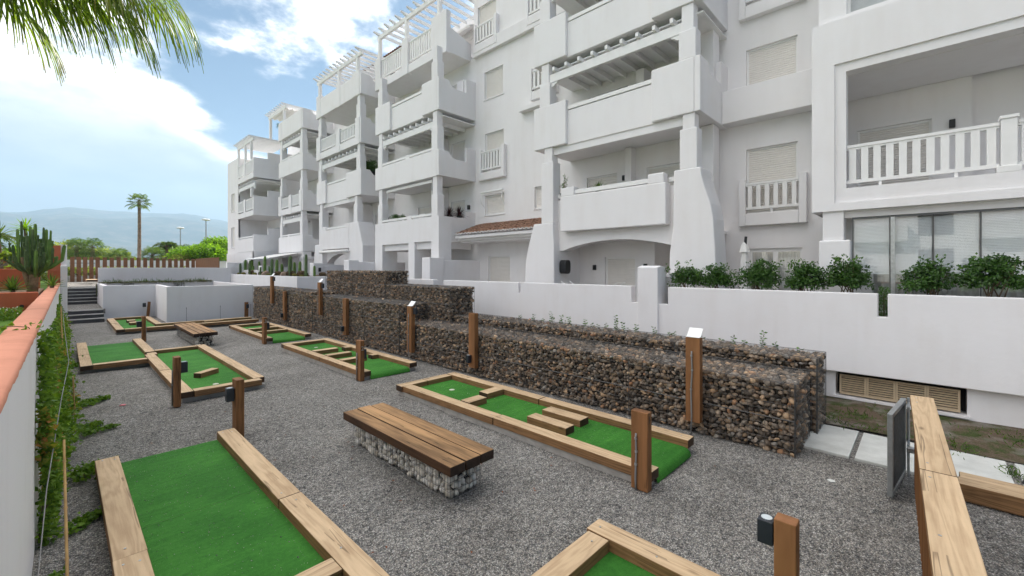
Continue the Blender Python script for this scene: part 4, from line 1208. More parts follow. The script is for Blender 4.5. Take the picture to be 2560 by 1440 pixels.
# ------------------------------------------------------------------ left boundary wall
LW = empty("boundary_wall", (-0.3, 12, 0), "long white boundary wall with a faded terracotta top along the left edge", "wall")
def yl(y): return -0.205 + (y - 2.0) * (0.10 / 23.0)
m = MB()
nseg = 60
rows = []
for i in range(nseg + 1):
    y = -1.0 + 26.1 * i / nseg
    x = yl(y)
    wob = 0.006 * math.sin(i * 1.7) + rng.uniform(-0.004, 0.004)
    rows.append([(x, y, -0.1), (x + wob * 0.3, y, 1.5), (x, y, 1.955)])
for i in range(nseg):
    for k in range(2):
        a, b_, c_, d_ = rows[i][k], rows[i + 1][k], rows[i + 1][k + 1], rows[i][k + 1]
        m.add([a, b_, c_, d_], [(0, 1, 2, 3)])
m.add([rows[0][0], rows[0][2], (-0.42, -1, 1.955), (-0.42, -1, -0.1)], [(0, 1, 2, 3)])
m.build("wall_face", WHITE2, LW, smooth=True)
cp = MB(); prev = None
ny = 220
prof_n = 7
vs = []
for i in range(ny + 1):
    y = -1.0 + 26.1 * i / ny
    x = yl(y); xo = -0.43 + (y - 2) * 0.0035
    drip = 0.022 * (mnoise.noise(Vector((y * 6.0, 0, 0))) + 0.6 * mnoise.noise(Vector((y * 17.0, 3, 0))))
    sag = 0.006 * mnoise.noise(Vector((y * 1.3, 7, 0)))
    ring = [(x + 0.003, y, 1.948 + drip), (x + 0.004, y, 1.975 + sag), (x - 0.012, y, 1.992 + sag), (x - 0.06, y, 2.002 + sag), (xo + 0.06, y, 2.004 + sag), (xo + 0.012, y, 1.99 + sag), (xo, y, 1.93), (xo, y, 0.2)]
    vs += ring
k = 8
cp.add(vs, [(i * k + j, i * k + j + 1, (i + 1) * k + j + 1, (i + 1) * k + j) for i in range(ny) for j in range(k - 1)])
cp.build("coping", COPING, LW, smooth=True)
MB().box(-0.10, 0.065, 25.1, 25.6, -0.1, 2.68).build("pier", WHITE2, LW, bevel=0.01)
MB().box(-0.34, -0.103, 25.1, 26.0, 0.0, 2.52).build("pier", TERRA, LW, bevel=0.01)
MB().box(-0.10, 0.10, 25.62, 50.0, -0.1, 2.70).build("wall_face", WHITE2, LW, bevel=0.01)
MB().box(-0.12, 0.115, 33.5, 50.0, 2.69, 3.85).build("wall_face", WHITE2, LW, bevel=0.01)
MB().box(-0.6, -0.123, 33.4, 50.0, 0.5, 3.8).build("pier", TERRA, LW, bevel=0.01)
kp = MB().box(0.10, 0.16, 45.0, 45.3, 2.4, 2.9).build("door_entry_panel", METAL, bevel=0.01)
tag(kp, "small grey entry panel on the white wall beside the slatted gate", "entry panel")

# ------------------------------------------------------------------ steps and planters at the far end
ST = empty("steps", (0.7, 29, 0), "two flights of dark concrete steps with pale treads and gravel landings", "steps")
def flight(y0, z0, n, rise, tread, x0, x1):
    for i in range(n):
        s_ = MB().box(x0, x1, y0 + i * tread, y0 + (i + 1) * tread + 0.02, z0 - 0.2, z0 + (i + 1) * rise - 0.03).build("step", STEPM, ST, bevel=0.006)
        MB().box(x0 - 0.0, x1, y0 + i * tread - 0.02, y0 + (i + 1) * tread + 0.0, z0 + (i + 1) * rise - 0.028, z0 + (i + 1) * rise).build("tread", STEPT, s_)
flight(28.6, 0.0, 3, 0.178, 0.45, 0.09, 1.36)
flight(34.6, 0.534, 5, 0.172, 0.42, 0.10, 1.40)
MB().box(0.1, 1.45, 29.97, 34.7, 0.3, 0.536).build("landing", GRAVEL, ST)
MB().box(0.1, 9.3, 36.72, 52.0, 0.3, 1.396).build("landing", GRAVEL, ST)
PW = empty("planter_wall", (4, 28, 0), "stepped white planter walls closing the far end of the yard", "planter")
ZP = 1.70
MB().box(3.40, 7.10, 26.2, 26.40, -0.05, ZP).build("wall_panel", WHITE2, PW, bevel=0.015)
MB().box(3.42, 3.62, 26.39, 30.18, -0.05, ZP - 0.002).build("wall_panel", WHITE2, PW, bevel=0.015)
MB().box(1.36, 3.44, 30.0, 30.2, -0.05, ZP - 0.003).build("wall_panel", WHITE2, PW, bevel=0.015)
MB().box(1.37, 1.55, 30.19, 34.4, -0.05, ZP - 0.005).build("wall_panel", WHITE2, PW, bevel=0.015)
MB().box(6.92, 7.12, 26.39, 37.6, -0.05, ZP - 0.002).build("wall_panel", WHITE2, PW, bevel=0.015)
MB().box(1.33, 6.93, 34.4, 34.62, 0.3, 1.715).build("wall_panel", WHITE2, PW, bevel=0.015)
MB().box(1.45, 8.45, 36.6, 36.85, 0.3, 2.62).build("wall_panel", WHITE2, PW, bevel=0.015)
MB().box(1.5, 6.95, 34.6, 36.62, 0.4, 1.71).build("soil", SOIL, PW)
MB().box(3.6, 6.95, 26.38, 34.42, 0.3, 1.30).build("soil", SOIL, PW)
MB().box(1.53, 3.44, 30.18, 34.42, 0.3, 1.30).build("soil", SOIL, PW)
# cactus planter
CP = empty("cactus_planter", (8.6, 30, 0), "long white planter bed filled with cacti behind the gabion", "planter")
MB().box(8.45, 8.65, 23.7, 37.0, 0.0, 2.15).build("wall_panel", WHITE2, CP, bevel=0.015)
MB().box(8.64, 11.2, 23.7, 23.9, 0.0, 2.148).build("wall_panel", WHITE2, CP, bevel=0.015)
MB().box(8.3, 9.6, 37.0, 37.3, 0.0, 3.0).build("wall_panel", WHITE2, CP, bevel=0.015)
MB().box(8.6, 11.2, 23.88, 37.0, 0.5, 2.13).build("soil", SOIL, CP)

# ------------------------------------------------------------------ board fence and gate beyond the upper landing
FB = empty("board_fence", (4, 50, 1.4), "brown timber board fence on the upper landing, boards spaced apart", "fence")
GB = empty("board_gate", (1, 50, 1.4), "tall gate of four wide brown boards at the head of the steps", "gate")
for i in range(4):
    y = 0.34 + i * 0.385
    o = timber("board", 'z', 1.46, 3.50, 50.0, 50.03, 0, 1, FENCEW, GB) if False else None
def fboard(x0, x1, y0, y1, z0, z1, parent):
    w, d, L = x1 - x0, y1 - y0, z1 - z0
    k = ('fb', round(w, 2), round(d, 2), round(L, 2))
    if k not in TIMB:
        TIMB[k] = MB().box(-L / 2, L / 2, -d / 2, d / 2, -w / 2, w / 2).mesh("board", FENCEW)
    return inst("board", TIMB[k], ((x0 + x1) / 2, (y0 + y1) / 2, (z0 + z1) / 2), (0, R(-90), 0), parent=parent)
for i in range(4):
    fboard(0.34 + i * 0.37, 0.60 + i * 0.37, 50.0, 50.06, 1.47, 3.50, GB)
MB().box(0.3, 1.8, 50.07, 50.10, 2.95, 3.05).build("rail", METAL, GB)
MB().box(0.3, 1.8, 50.07, 50.10, 1.75, 1.85).build("rail", METAL, GB)
for i in range(16):
    x = 1.82 + i * 0.435
    fboard(x, x + 0.27, 50.0, 50.06, 1.45, 3.50 - 0.004 * i, FB)
for i in range(24):
    y = 49.75 - i * 0.37
    fboard(8.62, 8.68, y - 0.26, y, 1.45, 3.46 + 0.02 * rng.random(), FB)
tb = timber("landing_bench", 'y', 44.2, 47.0, 1.15, 1.75, 1.60, 1.74, WOOD)
tag(tb, "small timber bench slab on the upper landing by the gate", "bench")
fw = MB().box(-3, 30, 58.0, 58.4, 0, 3.38).build("street_wall", WHITE2)
tag(fw, "white street wall seen through the gaps of the board fence", "wall")
fk = MB().box(-1, 9, 55.0, 55.5, 0, 1.9).build("street_kerb_wall", CONC)
tag(fk, "low grey wall beyond the board gate", "wall")

# ================================================================== gabions
STM = []
def stone_base(seed, flat):
    r = random.Random(seed)
    vs = [(0, 0, 1)]; nu, nv = 7, 3
    for j in range(1, nv + 1):
        ph = math.pi * j / (nv + 1)
        for i in range(nu):
            a = 2 * math.pi * (i + 0.5 * (j % 2)) / nu
            vs.append((math.sin(ph) * math.cos(a), math.sin(ph) * math.sin(a), math.cos(ph)))
    vs.append((0, 0, -1))
    sx = r.uniform(0.85, 1.2); sy = r.uniform(0.65, 0.95)
    vs = [(x * sx * r.uniform(0.74, 1.18), y * sy * r.uniform(0.74, 1.18), z * flat * r.uniform(0.75, 1.18)) for x, y, z in vs]
    fs = []
    for i in range(nu):
        fs.append((0, 1 + i, 1 + (i + 1) % nu))
        for j in range(nv - 1):
            a, b_ = 1 + j * nu + i, 1 + j * nu + (i + 1) % nu
            c_, d_ = a + nu, b_ + nu
            fs += [(a, c_, b_), (b_, c_, d_)]
        l = 1 + (nv - 1) * nu
        fs.append((len(vs) - 1, l + (i + 1) % nu, l + i))
    return np.array(vs), np.array(fs)
SB = [stone_base(100 + i, 0.42 + 0.32 * ((i * 7) % 10) / 10) for i in range(12)]
SBW = [stone_base(300 + i, 0.62 + 0.3 * ((i * 3) % 10) / 10) for i in range(10)]
def stones(parent, spots, bases, matP, matA, nparts, cam_pos=(0, 0, 2.6)):
    """spots: (x,y,z,size,(rx,ry,rz)). The nearest nparts become parts, the rest one joined part of kind stuff"""
    cp_ = Vector(cam_pos)
    spots = sorted(spots, key=lambda s_: (Vector(s_[:3]) - cp_).length / s_[3])
    key = matP.name
    if key not in STM_C:
        STM_C[key] = []
        for vs, fs in bases:
            me = arr_mesh("stone", vs, fs, matP, smooth=(len(STM_C[key]) % 2 == 0) or bases is SBW)
            STM_C[key].append(me)
    for s_ in spots[:nparts]:
        inst("stone", rng.choice(STM_C[key]), s_[:3], s_[4], (s_[3],) * 3, parent)
    VV, FF, TT, SS = [], [], [], []; off = 0
    for s_ in spots[nparts:]:
        vs, fs = rng.choice(bases)
        M = np.array(Euler(s_[4]).to_matrix())
        P = (vs * s_[3]) @ M.T + np.array(s_[:3])
        VV.append(P); FF.append(fs + off); off += len(vs); TT.append(np.full(len(vs), rng.random())); SS.append(np.full(len(fs), rng.random() < 0.5 or bases is SBW))
    if VV:
        o = arr_obj("stone_fill", np.concatenate(VV), np.concatenate(FF), matA, parent, np.concatenate(TT), np.concatenate(SS))
        o["kind"] = "stuff"
STM_C = {}
def face_spots(x, y0, y1, z0, z1, axis, size=0.048, pu=0.075, pv=0.051, depth=0.03, flat=True):
    """stones packed on a face. axis 'x': face normal -X at x, u along Y. 'y': normal -Y at y0.. u along X. 'z': top face"""
    out = []
    nv = int((z1 - z0) / pv)
    for j in range(nv):
        v = z0 + (j + 0.5) * (z1 - z0) / nv
        nu = int((y1 - y0) / pu)
        for i in range(nu):
            u = y0 + (i + 0.5 + 0.5 * (j % 2) + rng.uniform(-0.28, 0.28)) * (y1 - y0) / nu
            if not (y0 + 0.02 < u < y1 - 0.02): continue
            s_ = size * rng.choice((0.72, 0.85, 1.0, 1.0, 1.12, 1.3))
            vv = v + rng.uniform(-0.28, 0.28) * pv
            if axis != 'z': vv = min(max(vv, z0 + 0.03), z1 - 0.02)
            rot = (rng.gauss(0, 0.45), rng.gauss(0, 0.45), rng.uniform(0, 6.28))
            dd = depth + rng.uniform(-0.012, 0.035)
            if axis == 'x': out.append((x + dd, u, vv, s_, rot))
            elif axis == 'y': out.append((u, x + dd, vv, s_, rot))
            else: out.append((u, v + rng.uniform(-0.02, 0.02), x - dd * 0.8, s_, rot))
    return out
def wire_grid(parent, x0, x1, y0, y1, z0, z1, pu, pv, r, top=True, end=True):
    m = MB()
    def bar(a, b_):
        m.cyl(a, b_, r, n=3, cap=False)
    ny = round((y1 - y0) / pu)
    for i in range(ny + 1):
        y = y0 + i * (y1 - y0) / ny
        bar((x0, y, z0), (x0, y, z1))
        if top: bar((x0, y, z1), (x1, y, z1))
    nz = round((z1 - z0) / pv)
    for j in range(nz + 1):
        z = z0 + j * (z1 - z0) / nz
        bar((x0, y0, z), (x0, y1, z))
        if end: bar((x0, y0, z), (x1, y0, z))
    nx = round((x1 - x0) / pu)
    for i in range(nx + 1):
        x = x0 + i * (x1 - x0) / nx
        if top: bar((x, y0, z1), (x, y1, z1))
        if end: bar((x, y0, z0), (x, y0, z1))
    return m.build("wire_mesh", WIRE, parent)
def gabion(label, x0, x1, y0, y1, z0, z1, nparts, zvis=None, pu=0.075, pv=0.10, r=0.0028, topx=None, seams=2.0):
    e_ = empty("gabion_wall", ((x0 + x1) / 2, y0, z0), label, "gabion wall", "stone-filled gabion walls")
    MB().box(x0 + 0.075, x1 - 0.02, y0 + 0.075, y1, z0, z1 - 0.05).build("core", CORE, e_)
    sp = face_spots(x0, y0, y1, zvis if zvis is not None else z0, z1, 'x')
    sp += face_spots(y0, x0, x1, z0, z1, 'y')
    sp += face_spots(z1, x0, topx or x1, y0, y1, 'z', 0.053, 0.082, 0.08) if True else []
    stones(e_, sp, SB, STONE_P, STONE_A, nparts)
    wire_grid(e_, x0 - 0.012, x1, y0 - 0.012, y1, z0, z1 + 0.012, pu, pv, r)
    m = MB(); n = int((y1 - y0) / seams)
    for i in range(n + 1):
        y = y0 + i * (y1 - y0) / max(n, 1)
        m.cyl((x0 - 0.014, y, z0), (x0 - 0.014, y, z1 + 0.012), 0.006, n=5)
    for z in np.arange(z0 + 0.5, z1 - 0.1, 0.5):
        m.cyl((x0 - 0.014, y0, z), (x0 - 0.014, y1, z), 0.0055, n=5)
    for (a, b_) in (((x0 - .012, y0 - .012, z1 + .012), (x0 - .012, y1, z1 + .012)), ((x0 - .012, y0 - .012, z0), (x0 - .012, y0 - .012, z1 + .012)), ((x1, y0 - .012, z0), (x1, y0 - .012, z1 + .012)), ((x0 - .012, y0 - .012, z1 + .012), (x1, y0 - .012, z1 + .012)), ((x1, y0, z1 + .012), (x1, y1, z1 + .012))):
        m.cyl(a, b_, 0.0045, n=5)
    m.build("frame_wire", FRAMEW, e_)
    return e_
gabion("long low front gabion wall of brown river stones beside the nearest golf hole", 6.9, 7.88, 1.27, 11.22, 0.0, 1.0, 300)
gabion("low rear gabion wall under the small hibiscus plants, beside the paving slabs", 8.08, 8.85, 1.2, 10.15, 0.0, 1.18, 150, zvis=0.8)
gabion("higher middle stretch of the front gabion wall below the second number of posts", 6.9, 7.88, 11.25, 17.68, 0.0, 1.5, 0, r=0.003)
gabion("far end of the front gabion wall against the white planter", 6.9, 7.88, 17.70, 25.5, 0.0, 1.62, 0, pu=0.12, pv=0.15, r=0.003)
gabion("two-metre rear gabion block stepping up behind the front gabion", 7.96, 8.9, 10.18, 13.85, 0.0, 2.0, 0, zvis=0.8, r=0.003)
gabion("tallest rear gabion block next to the cactus planter", 7.96, 8.9, 13.88, 18.95, 0.0, 2.48, 0, zvis=1.2, pu=0.1, pv=0.12, r=0.003)

# ================================================================== mini golf holes
def turf(parent, x0, x1, y0, y1, z=0.105, ramp=False, name="turf"):
    mb = MB()
    n = 2
    if ramp:   # turf rolls down over the open near edge
        prof = [(y1, z), (y0 + 0.10, z), (y0 + 0.04, z - 0.012), (y0 + 0.0, z - 0.04), (y0 - 0.02, 0.0)]
    else:
        prof = [(y1, z), (y0, z)]
    vs = []
    for y, zz in prof:
        vs += [(x0, y, zz), (x1, y, zz)]
    mb.add(vs, [(2 * i, 2 * i + 1, 2 * i + 3, 2 * i + 2) for i in range(len(prof) - 1)])
    o = mb.build(name, TURF, parent, smooth=True)
    # make sure normals look up
    return o
def slab(parent, x0, x1, y0, y1, z1=0.085):
    return MB().box(x0, x1, y0, y1, -0.05, z1).build("concrete_base", CONC, parent, bevel=0.01)
def cup(parent, x, y, z=0.105):
    c_ = MB().lathe([(0.045, 0.004), (0.050, 0.005), (0.056, 0.003)], (x, y, z), 16)
    c_.lathe([(0.0005, 0.0035), (0.045, 0.0035)], (x, y, z), 16)
    return c_.build("hole_cup", CUPW, parent)
ZB0, ZB1 = 0.086, 0.205
def beam_y(p, x0, x1, ys, z1=ZB1, name="border_timber"):
    for a, b_ in zip(ys[:-1], ys[1:]):
        timber(name, 'y', a + 0.003, b_ - 0.003, x0, x1, ZB0, z1 + rng.uniform(-.004, .004), WOOD, p)
def beam_x(p, y0, y1, xs_, z1=ZB1, name="border_timber"):
    for a, b_ in zip(xs_[:-1], xs_[1:]):
        timber(name, 'x', a + 0.003, b_ - 0.003, y0, y1, ZB0, z1 + rng.uniform(-.004, .004), WOOD, p)
def blk(p, axis, a0, a1, b0, b1, rz=0):
    o = timber("obstacle_block", axis, a0, a1, b0, b1, 0.102, 0.215, WOOD, p)
    return o
GRP = "mini golf holes with timber borders"
# near hole (1)
H1 = empty("mini_golf_hole", (5.4, 5, 0), "long mini golf hole beside the gabion with four wooden blocks, nearest on the right", "mini golf hole", GRP)
slab(H1, 4.77, 4.955, 2.36, 7.80); slab(H1, 6.005, 6.19, 2.40, 7.80)
beam_y(H1, 4.75, 4.96, (2.30, 4.98, 7.62)); beam_y(H1, 6.0, 6.21, (2.36, 5.08, 7.80)); beam_x(H1, 7.62, 7.83, (4.72, 5.36, 5.998))
turf(H1, 4.962, 5.998, 2.34, 7.62, ramp=True)
blk(H1, 'x', 4.965, 5.40, 5.82, 6.05); blk(H1, 'x', 5.56, 5.995, 5.98, 6.22)
blk(H1, 'y', 3.84, 4.62, 5.16, 5.38); blk(H1, 'y', 3.88, 4.65, 5.58, 5.82)
cup(H1, 5.5, 6.98)
# hole 2
H2 = empty("mini_golf_hole", (5.4, 12, 0), "middle mini golf hole beside the gabion with three wooden bars across its turf", "mini golf hole", GRP)
slab(H2, 4.77, 4.955, 9.36, 14.6); slab(H2, 6.025, 6.22, 9.40, 14.72)
beam_y(H2, 4.75, 4.96, (9.30, 11.73, 14.45)); beam_y(H2, 6.02, 6.24, (9.34, 12.0, 14.75)); beam_x(H2, 14.46, 14.68, (4.75, 6.018))
turf(H2, 4.962, 6.018, 9.34, 14.46, ramp=True)
for y in (12.70, 11.83, 10.95): blk(H2, 'x', 4.965, 5.66, y - 0.11, y + 0.11)
blk(H2, 'x', 5.83, 6.015, 12.5, 12.75); blk(H2, 'x', 5.83, 6.015, 10.88, 11.12)
cup(H2, 5.48, 13.78)
# hole 3
H3 = empty("mini_golf_hole", (5.4, 18.5, 0), "farther mini golf hole beside the gabion with two bars across", "mini golf hole", GRP)
slab(H3, 4.78, 4.975, 16.22, 20.9); slab(H3, 6.055, 6.25, 16.26, 20.92)
beam_y(H3, 4.76, 4.98, (16.16, 18.6, 20.72)); beam_y(H3, 6.05, 6.27, (16.2, 18.6, 20.95)); beam_x(H3, 20.74, 20.96, (4.76, 6.046))
turf(H3, 4.982, 6.048, 16.2, 20.74, ramp=True)
for y in (19.1, 18.0): blk(H3, 'x', 4.985, 6.045, y - 0.11, y + 0.11)
# near left hole (A)
HA = empty("mini_golf_hole", (1.0, 5, 0), "wide mini golf hole in the left foreground with bare green turf", "mini golf hole", GRP)
slab(HA, 0.30, 1.72, 3.36, 7.44)
beam_y(HA, 0.27, 0.49, (3.10, 4.78, 7.45)); beam_y(HA, 1.54, 1.76, (1.2, 4.82, 7.46)); beam_x(HA, 3.34, 3.54, (0.9, 1.538))
turf(HA, 0.49, 1.54, 5.42, 7.42); turf(HA, 0.49, 1.54, 3.0, 5.4165, 0.1046)
# hole D: two offset greens
HD = empty("mini_golf_hole", (1.6, 14, 0), "mini golf hole of two offset greens left of centre, with one slanted block", "mini golf hole", GRP)
slab(HD, 0.29, 1.8, 14.96, 19.4); slab(HD, 1.58, 3.03, 10.36, 16.3)
beam_y(HD, 0.27, 0.49, (14.82, 16.7, 19.48)); beam_x(HD, 14.80, 15.02, (0.494, 1.535))
beam_y(HD, 1.60, 1.82, (16.0, 16.4, 19.3)); beam_y(HD, 1.54, 1.75, (10.28, 12.9, 15.56))
beam_x(HD, 16.10, 16.32, (1.83, 2.84)); beam_y(HD, 2.845, 3.06, (10.48, 13.2, 16.34)); beam_x(HD, 10.26, 10.47, (1.755, 2.95))
timber("border_timber", 'x', 1.62, 1.83, 15.6, 15.98, ZB0, 0.18, WOOD, HD)
turf(HD, 0.49, 1.60, 15.02, 19.3); turf(HD, 1.75, 2.845, 10.47, 16.1); MB().add([(1.45, 15.02, 0.1042), (1.76, 15.02, 0.1042), (1.76, 16.1, 0.1042), (1.45, 16.1, 0.1042)], [(0, 1, 2, 3)]).build("turf", TURF, HD)
o = blk(HD, 'x', 2.03, 2.56, 11.96, 12.14); o.rotation_euler[2] += R(38); WM[o.name] = _basis(o)
cup(HD, 2.26, 11.0)
# hole F: L-shaped at the far end
HF = empty("mini_golf_hole", (3, 24, 0), "far L-shaped mini golf hole running along the white planter wall", "mini golf hole", GRP)
slab(HF, 1.4, 2.95, 22.75, 27.85); slab(HF, 2.9, 6.3, 22.75, 23.9)
beam_y(HF, 1.40, 1.64, (22.62, 25.2, 27.9)); beam_x(HF, 27.80, 28.02, (1.645, 2.78)); beam_y(HF, 2.72, 2.94, (23.95, 26.0, 27.78))
beam_x(HF, 22.55, 22.78, (1.645, 3.4, 6.34)); beam_x(HF, 23.68, 23.92, (2.70, 4.6, 6.35))
turf(HF, 1.64, 2.72, 22.78, 27.80); MB().add([(2.70, 22.78, 0.1042), (6.3, 22.78, 0.1042), (6.3, 23.68, 0.1042), (2.70, 23.68, 0.1042)], [(0, 1, 2, 3)]).build("turf", TURF, HF)
blk(HF, 'x', 1.98, 2.27, 26.0, 26.5); blk(HF, 'x', 1.98, 2.27, 24.95, 25.4); blk(HF, 'x', 4.35, 5.1, 23.3, 23.46)
# foreground hole E, cut by the lower edge of the picture
HE = empty("mini_golf_hole", (3, 1.5, 0), "corner of a mini golf hole at the lower right edge", "mini golf hole", GRP)
slab(HE, 2.2, 3.52, 0.1, 2.2)
beam_y(HE, 3.33, 3.545, (-0.6, 2.25)); beam_x(HE, 2.0, 2.215, (1.9, 3.325))
turf(HE, 2.3, 3.33, -0.6, 2.0, 0.10)

# ================================================================== timber posts with lamps
def lamp_box(parent, x0, x1, y0, y1, z0, z1):
    l_ = MB().box(x0, x1, y0, y1, z0, z1).build("lamp_box", DARKG, parent, bevel=0.006)
    cx, cy = (x0 + x1) / 2, (y0 + y1) / 2
    MB().cyl((cx, cy, z1 - 0.004), (cx, cy, z1 + 0.004), min(x1 - x0, y1 - y0) * 0.36, n=16).build("lens", LENS, l_)
    return l_
def conduit(parent, pts, r=0.011, clips=3):
    c_ = MB().tube(pts, r, 8).build("conduit", GREYP, parent, smooth=True)
    P = [Vector(p) for p in pts]
    for k in range(clips):
        i = min(len(P) - 2, 1 + k * max(1, (len(P) - 2) // clips))
        p = P[i]
        MB().cyl(p - Vector((0, 0, 0.012)), p + Vector((0, 0, 0.012)), r * 1.5, n=8).build("clip", METAL, c_)
    return c_
def number(parent, txt, loc, rot, size, mat=BLACK):
    cu = bpy.data.curves.new("number", 'FONT')
    cu.body = txt; cu.size = size; cu.extrude = 0.0015; cu.align_x = 'CENTER'; cu.align_y = 'CENTER'
    tmp = bpy.data.objects.new("number_curve", cu); COL.objects.link(tmp)
    me = bpy.data.meshes.new_from_object(tmp.evaluated_get(bpy.context.evaluated_depsgraph_get()))
    bpy.data.objects.remove(tmp); bpy.data.curves.remove(cu)
    me.materials.clear(); me.materials.append(mat)
    o = bpy.data.objects.new("number", me); o.location = loc; o.rotation_euler = rot
    return reg(o, parent)
PG = "timber lamp posts of the mini golf yard"
def post(label, x0, x1, y0, y1, z0, z1, lean=(0, 0)):
    e_ = empty("timber_post", ((x0 + x1) / 2, (y0 + y1) / 2, z0), label, "post", PG)
    o = timber("upright", 'z', z0, z1, y0, y1, x0, x1, WOODP, e_, jit=0.006)
    if lean != (0, 0):
        o.rotation_euler = (o.rotation_euler[0] + lean[0], o.rotation_euler[1] + lean[1], o.rotation_euler[2])
        WM[o.name] = _basis(o)
    return e_
# free standing posts; lamps on the -Y / +Y faces
p = post("brown timber post marked 1 at the near hole beside the gabion", 4.655, 4.765, 2.30, 2.51, 0, 0.92)
conduit(p, [(4.645, 2.44, 0.66), (4.643, 2.44, 0.6), (4.643, 2.435, 0.45), (4.643, 2.44, 0.3), (4.643, 2.445, 0.15), (4.643, 2.44, 0.0)], 0.012, 3)
number(p, "1", (4.705, 2.297, 0.83), (R(90), 0, 0), 0.12)
p = post("brown timber post marked 2 at the middle hole", 4.69, 4.79, 9.30, 9.53, 0, 0.93)
conduit(p, [(4.68, 9.45, 0.64), (4.678, 9.45, 0.5), (4.678, 9.452, 0.3), (4.678, 9.45, 0.0)], 0.012, 3)
number(p, "2", (4.74, 9.297, 0.75), (R(90), 0, 0), 0.14, METAL)
lamp_box(p, 4.795, 4.86, 9.33, 9.44, 0.50, 0.72)
p = post("brown timber post marked 3 at the farther hole", 4.71, 4.81, 16.22, 16.45, 0, 0.91)
number(p, "3", (4.76, 16.217, 0.78), (R(90), 0, 0), 0.17, METAL)
lamp_box(p, 4.815, 4.90, 16.26, 16.40, 0.50, 0.72)
p = post("brown timber post with lamp at the head of the left foreground hole", 1.80, 1.91, 7.50, 7.72, 0, 0.90)
lamp_box(p, 1.69, 1.79, 7.55, 7.66, 0.58, 0.78)
p = post("brown timber post in front of the offset greens, lamp on its right", 1.42, 1.52, 10.05, 10.27, 0, 0.93)
lamp_box(p, 1.525, 1.63, 10.10, 10.22, 0.62, 0.82)
conduit(p, [(1.41, 10.2, 0.68), (1.408, 10.2, 0.4), (1.408, 10.2, 0.0)], 0.012, 2)
p = post("brown timber post behind the small left green, lamp on its left", 1.90, 2.0, 19.8, 20.03, 0, 0.90)
lamp_box(p, 1.76, 1.895, 19.85, 19.98, 0.52, 0.72)
conduit(p, [(2.01, 19.85, 0.5), (2.01, 19.85, 0.0)], 0.012, 1)
p = post("leaning brown timber post against the recessed white wall", 3.04, 3.15, 29.5, 29.72, 0, 0.82, lean=(R(0), R(4)))
lamp_box(p, 2.86, 2.995, 29.55, 29.68, 0.55, 0.76)
p = post("brown timber post beside the gabion at the end of the far hole", 6.62, 6.78, 25.9, 26.02, 0, 0.79)
lamp_box(p, 6.68, 6.78, 25.78, 25.89, 0.48, 0.68)
p = post("dark brown timber post at the lower right edge with a square lamp", 3.30, 3.41, 0.60, 0.73, 0, 0.92)
lamp_box(p, 3.30, 3.41, 0.735, 0.83, 0.72, 0.88)
conduit(p, [(3.43, 0.63, 0.72), (3.445, 0.63, 0.66), (3.447, 0.63, 0.4), (3.447, 0.63, 0.0)], 0.018, 2)
# posts hung on the face of the gabion
def gpost(label, y0, y1, z0, z1, sign=False, lamp=None, cond=True):
    e_ = post(label, 6.745, 6.865, y0, y1, z0, z1)
    if sign:
        s_ = MB().prism([(6.74, z1 + 0.005), (6.80, z1 + 0.012), (6.90, z1 + 0.13), (6.895, z1 + 0.135), (6.795, z1 + 0.018), (6.74, z1 + 0.011)], 'y', y0 + 0.005, y1 - 0.005)
        s_.build("sign_plate", SIGNW, e_)
    if lamp == 'low':
        lamp_box(e_, 6.64, 6.74, y0 + 0.10, y0 + 0.20, z0 + 0.13, z0 + 0.31)
    elif lamp == 'high':
        lamp_box(e_, 6.80, 6.87, y0 - 0.125, y0 - 0.01, z1 - 0.22, z1 - 0.04)
    if cond:
        ym = (y0 + y1) / 2 + 0.01
        conduit(e_, [(6.735, ym, z1 - 0.21), (6.731, ym, z1 - 0.28), (6.731, ym - 0.008, z1 - 0.5), (6.731, ym + 0.008, z1 - 0.8), (6.731, ym, z0 + 0.1), (6.733, ym + 0.01, max(0.0, z0 - 0.2))], 0.012, 3)
    return e_
gpost("gabion-mounted post with white sign nearest the right, grey conduit down its face", 2.48, 2.70, 0.21, 1.52, True, None)
gpost("plain gabion-mounted post with a low lamp, second from the right", 7.70, 7.92, 0.21, 1.52, False, 'low', False)
gpost("gabion-mounted post with white sign at the step of the gabion", 10.38, 10.62, 0.22, 1.52, True, 'high')
gpost("plain gabion-mounted post with a low lamp behind the middle hole", 14.44, 14.68, 0.27, 1.54, False, 'low', False)
gpost("gabion-mounted post with white sign in front of the tallest gabion block", 16.62, 16.85, 0.80, 2.05, True, 'high')
gpost("plain gabion-mounted post with a low lamp, behind the farther hole", 20.42, 20.65, 0.28, 1.56, False, 'low', False)
gpost("farthest gabion-mounted post with white sign, below the cactus planter", 22.11, 22.34, 0.93, 2.21, True, 'high', False)

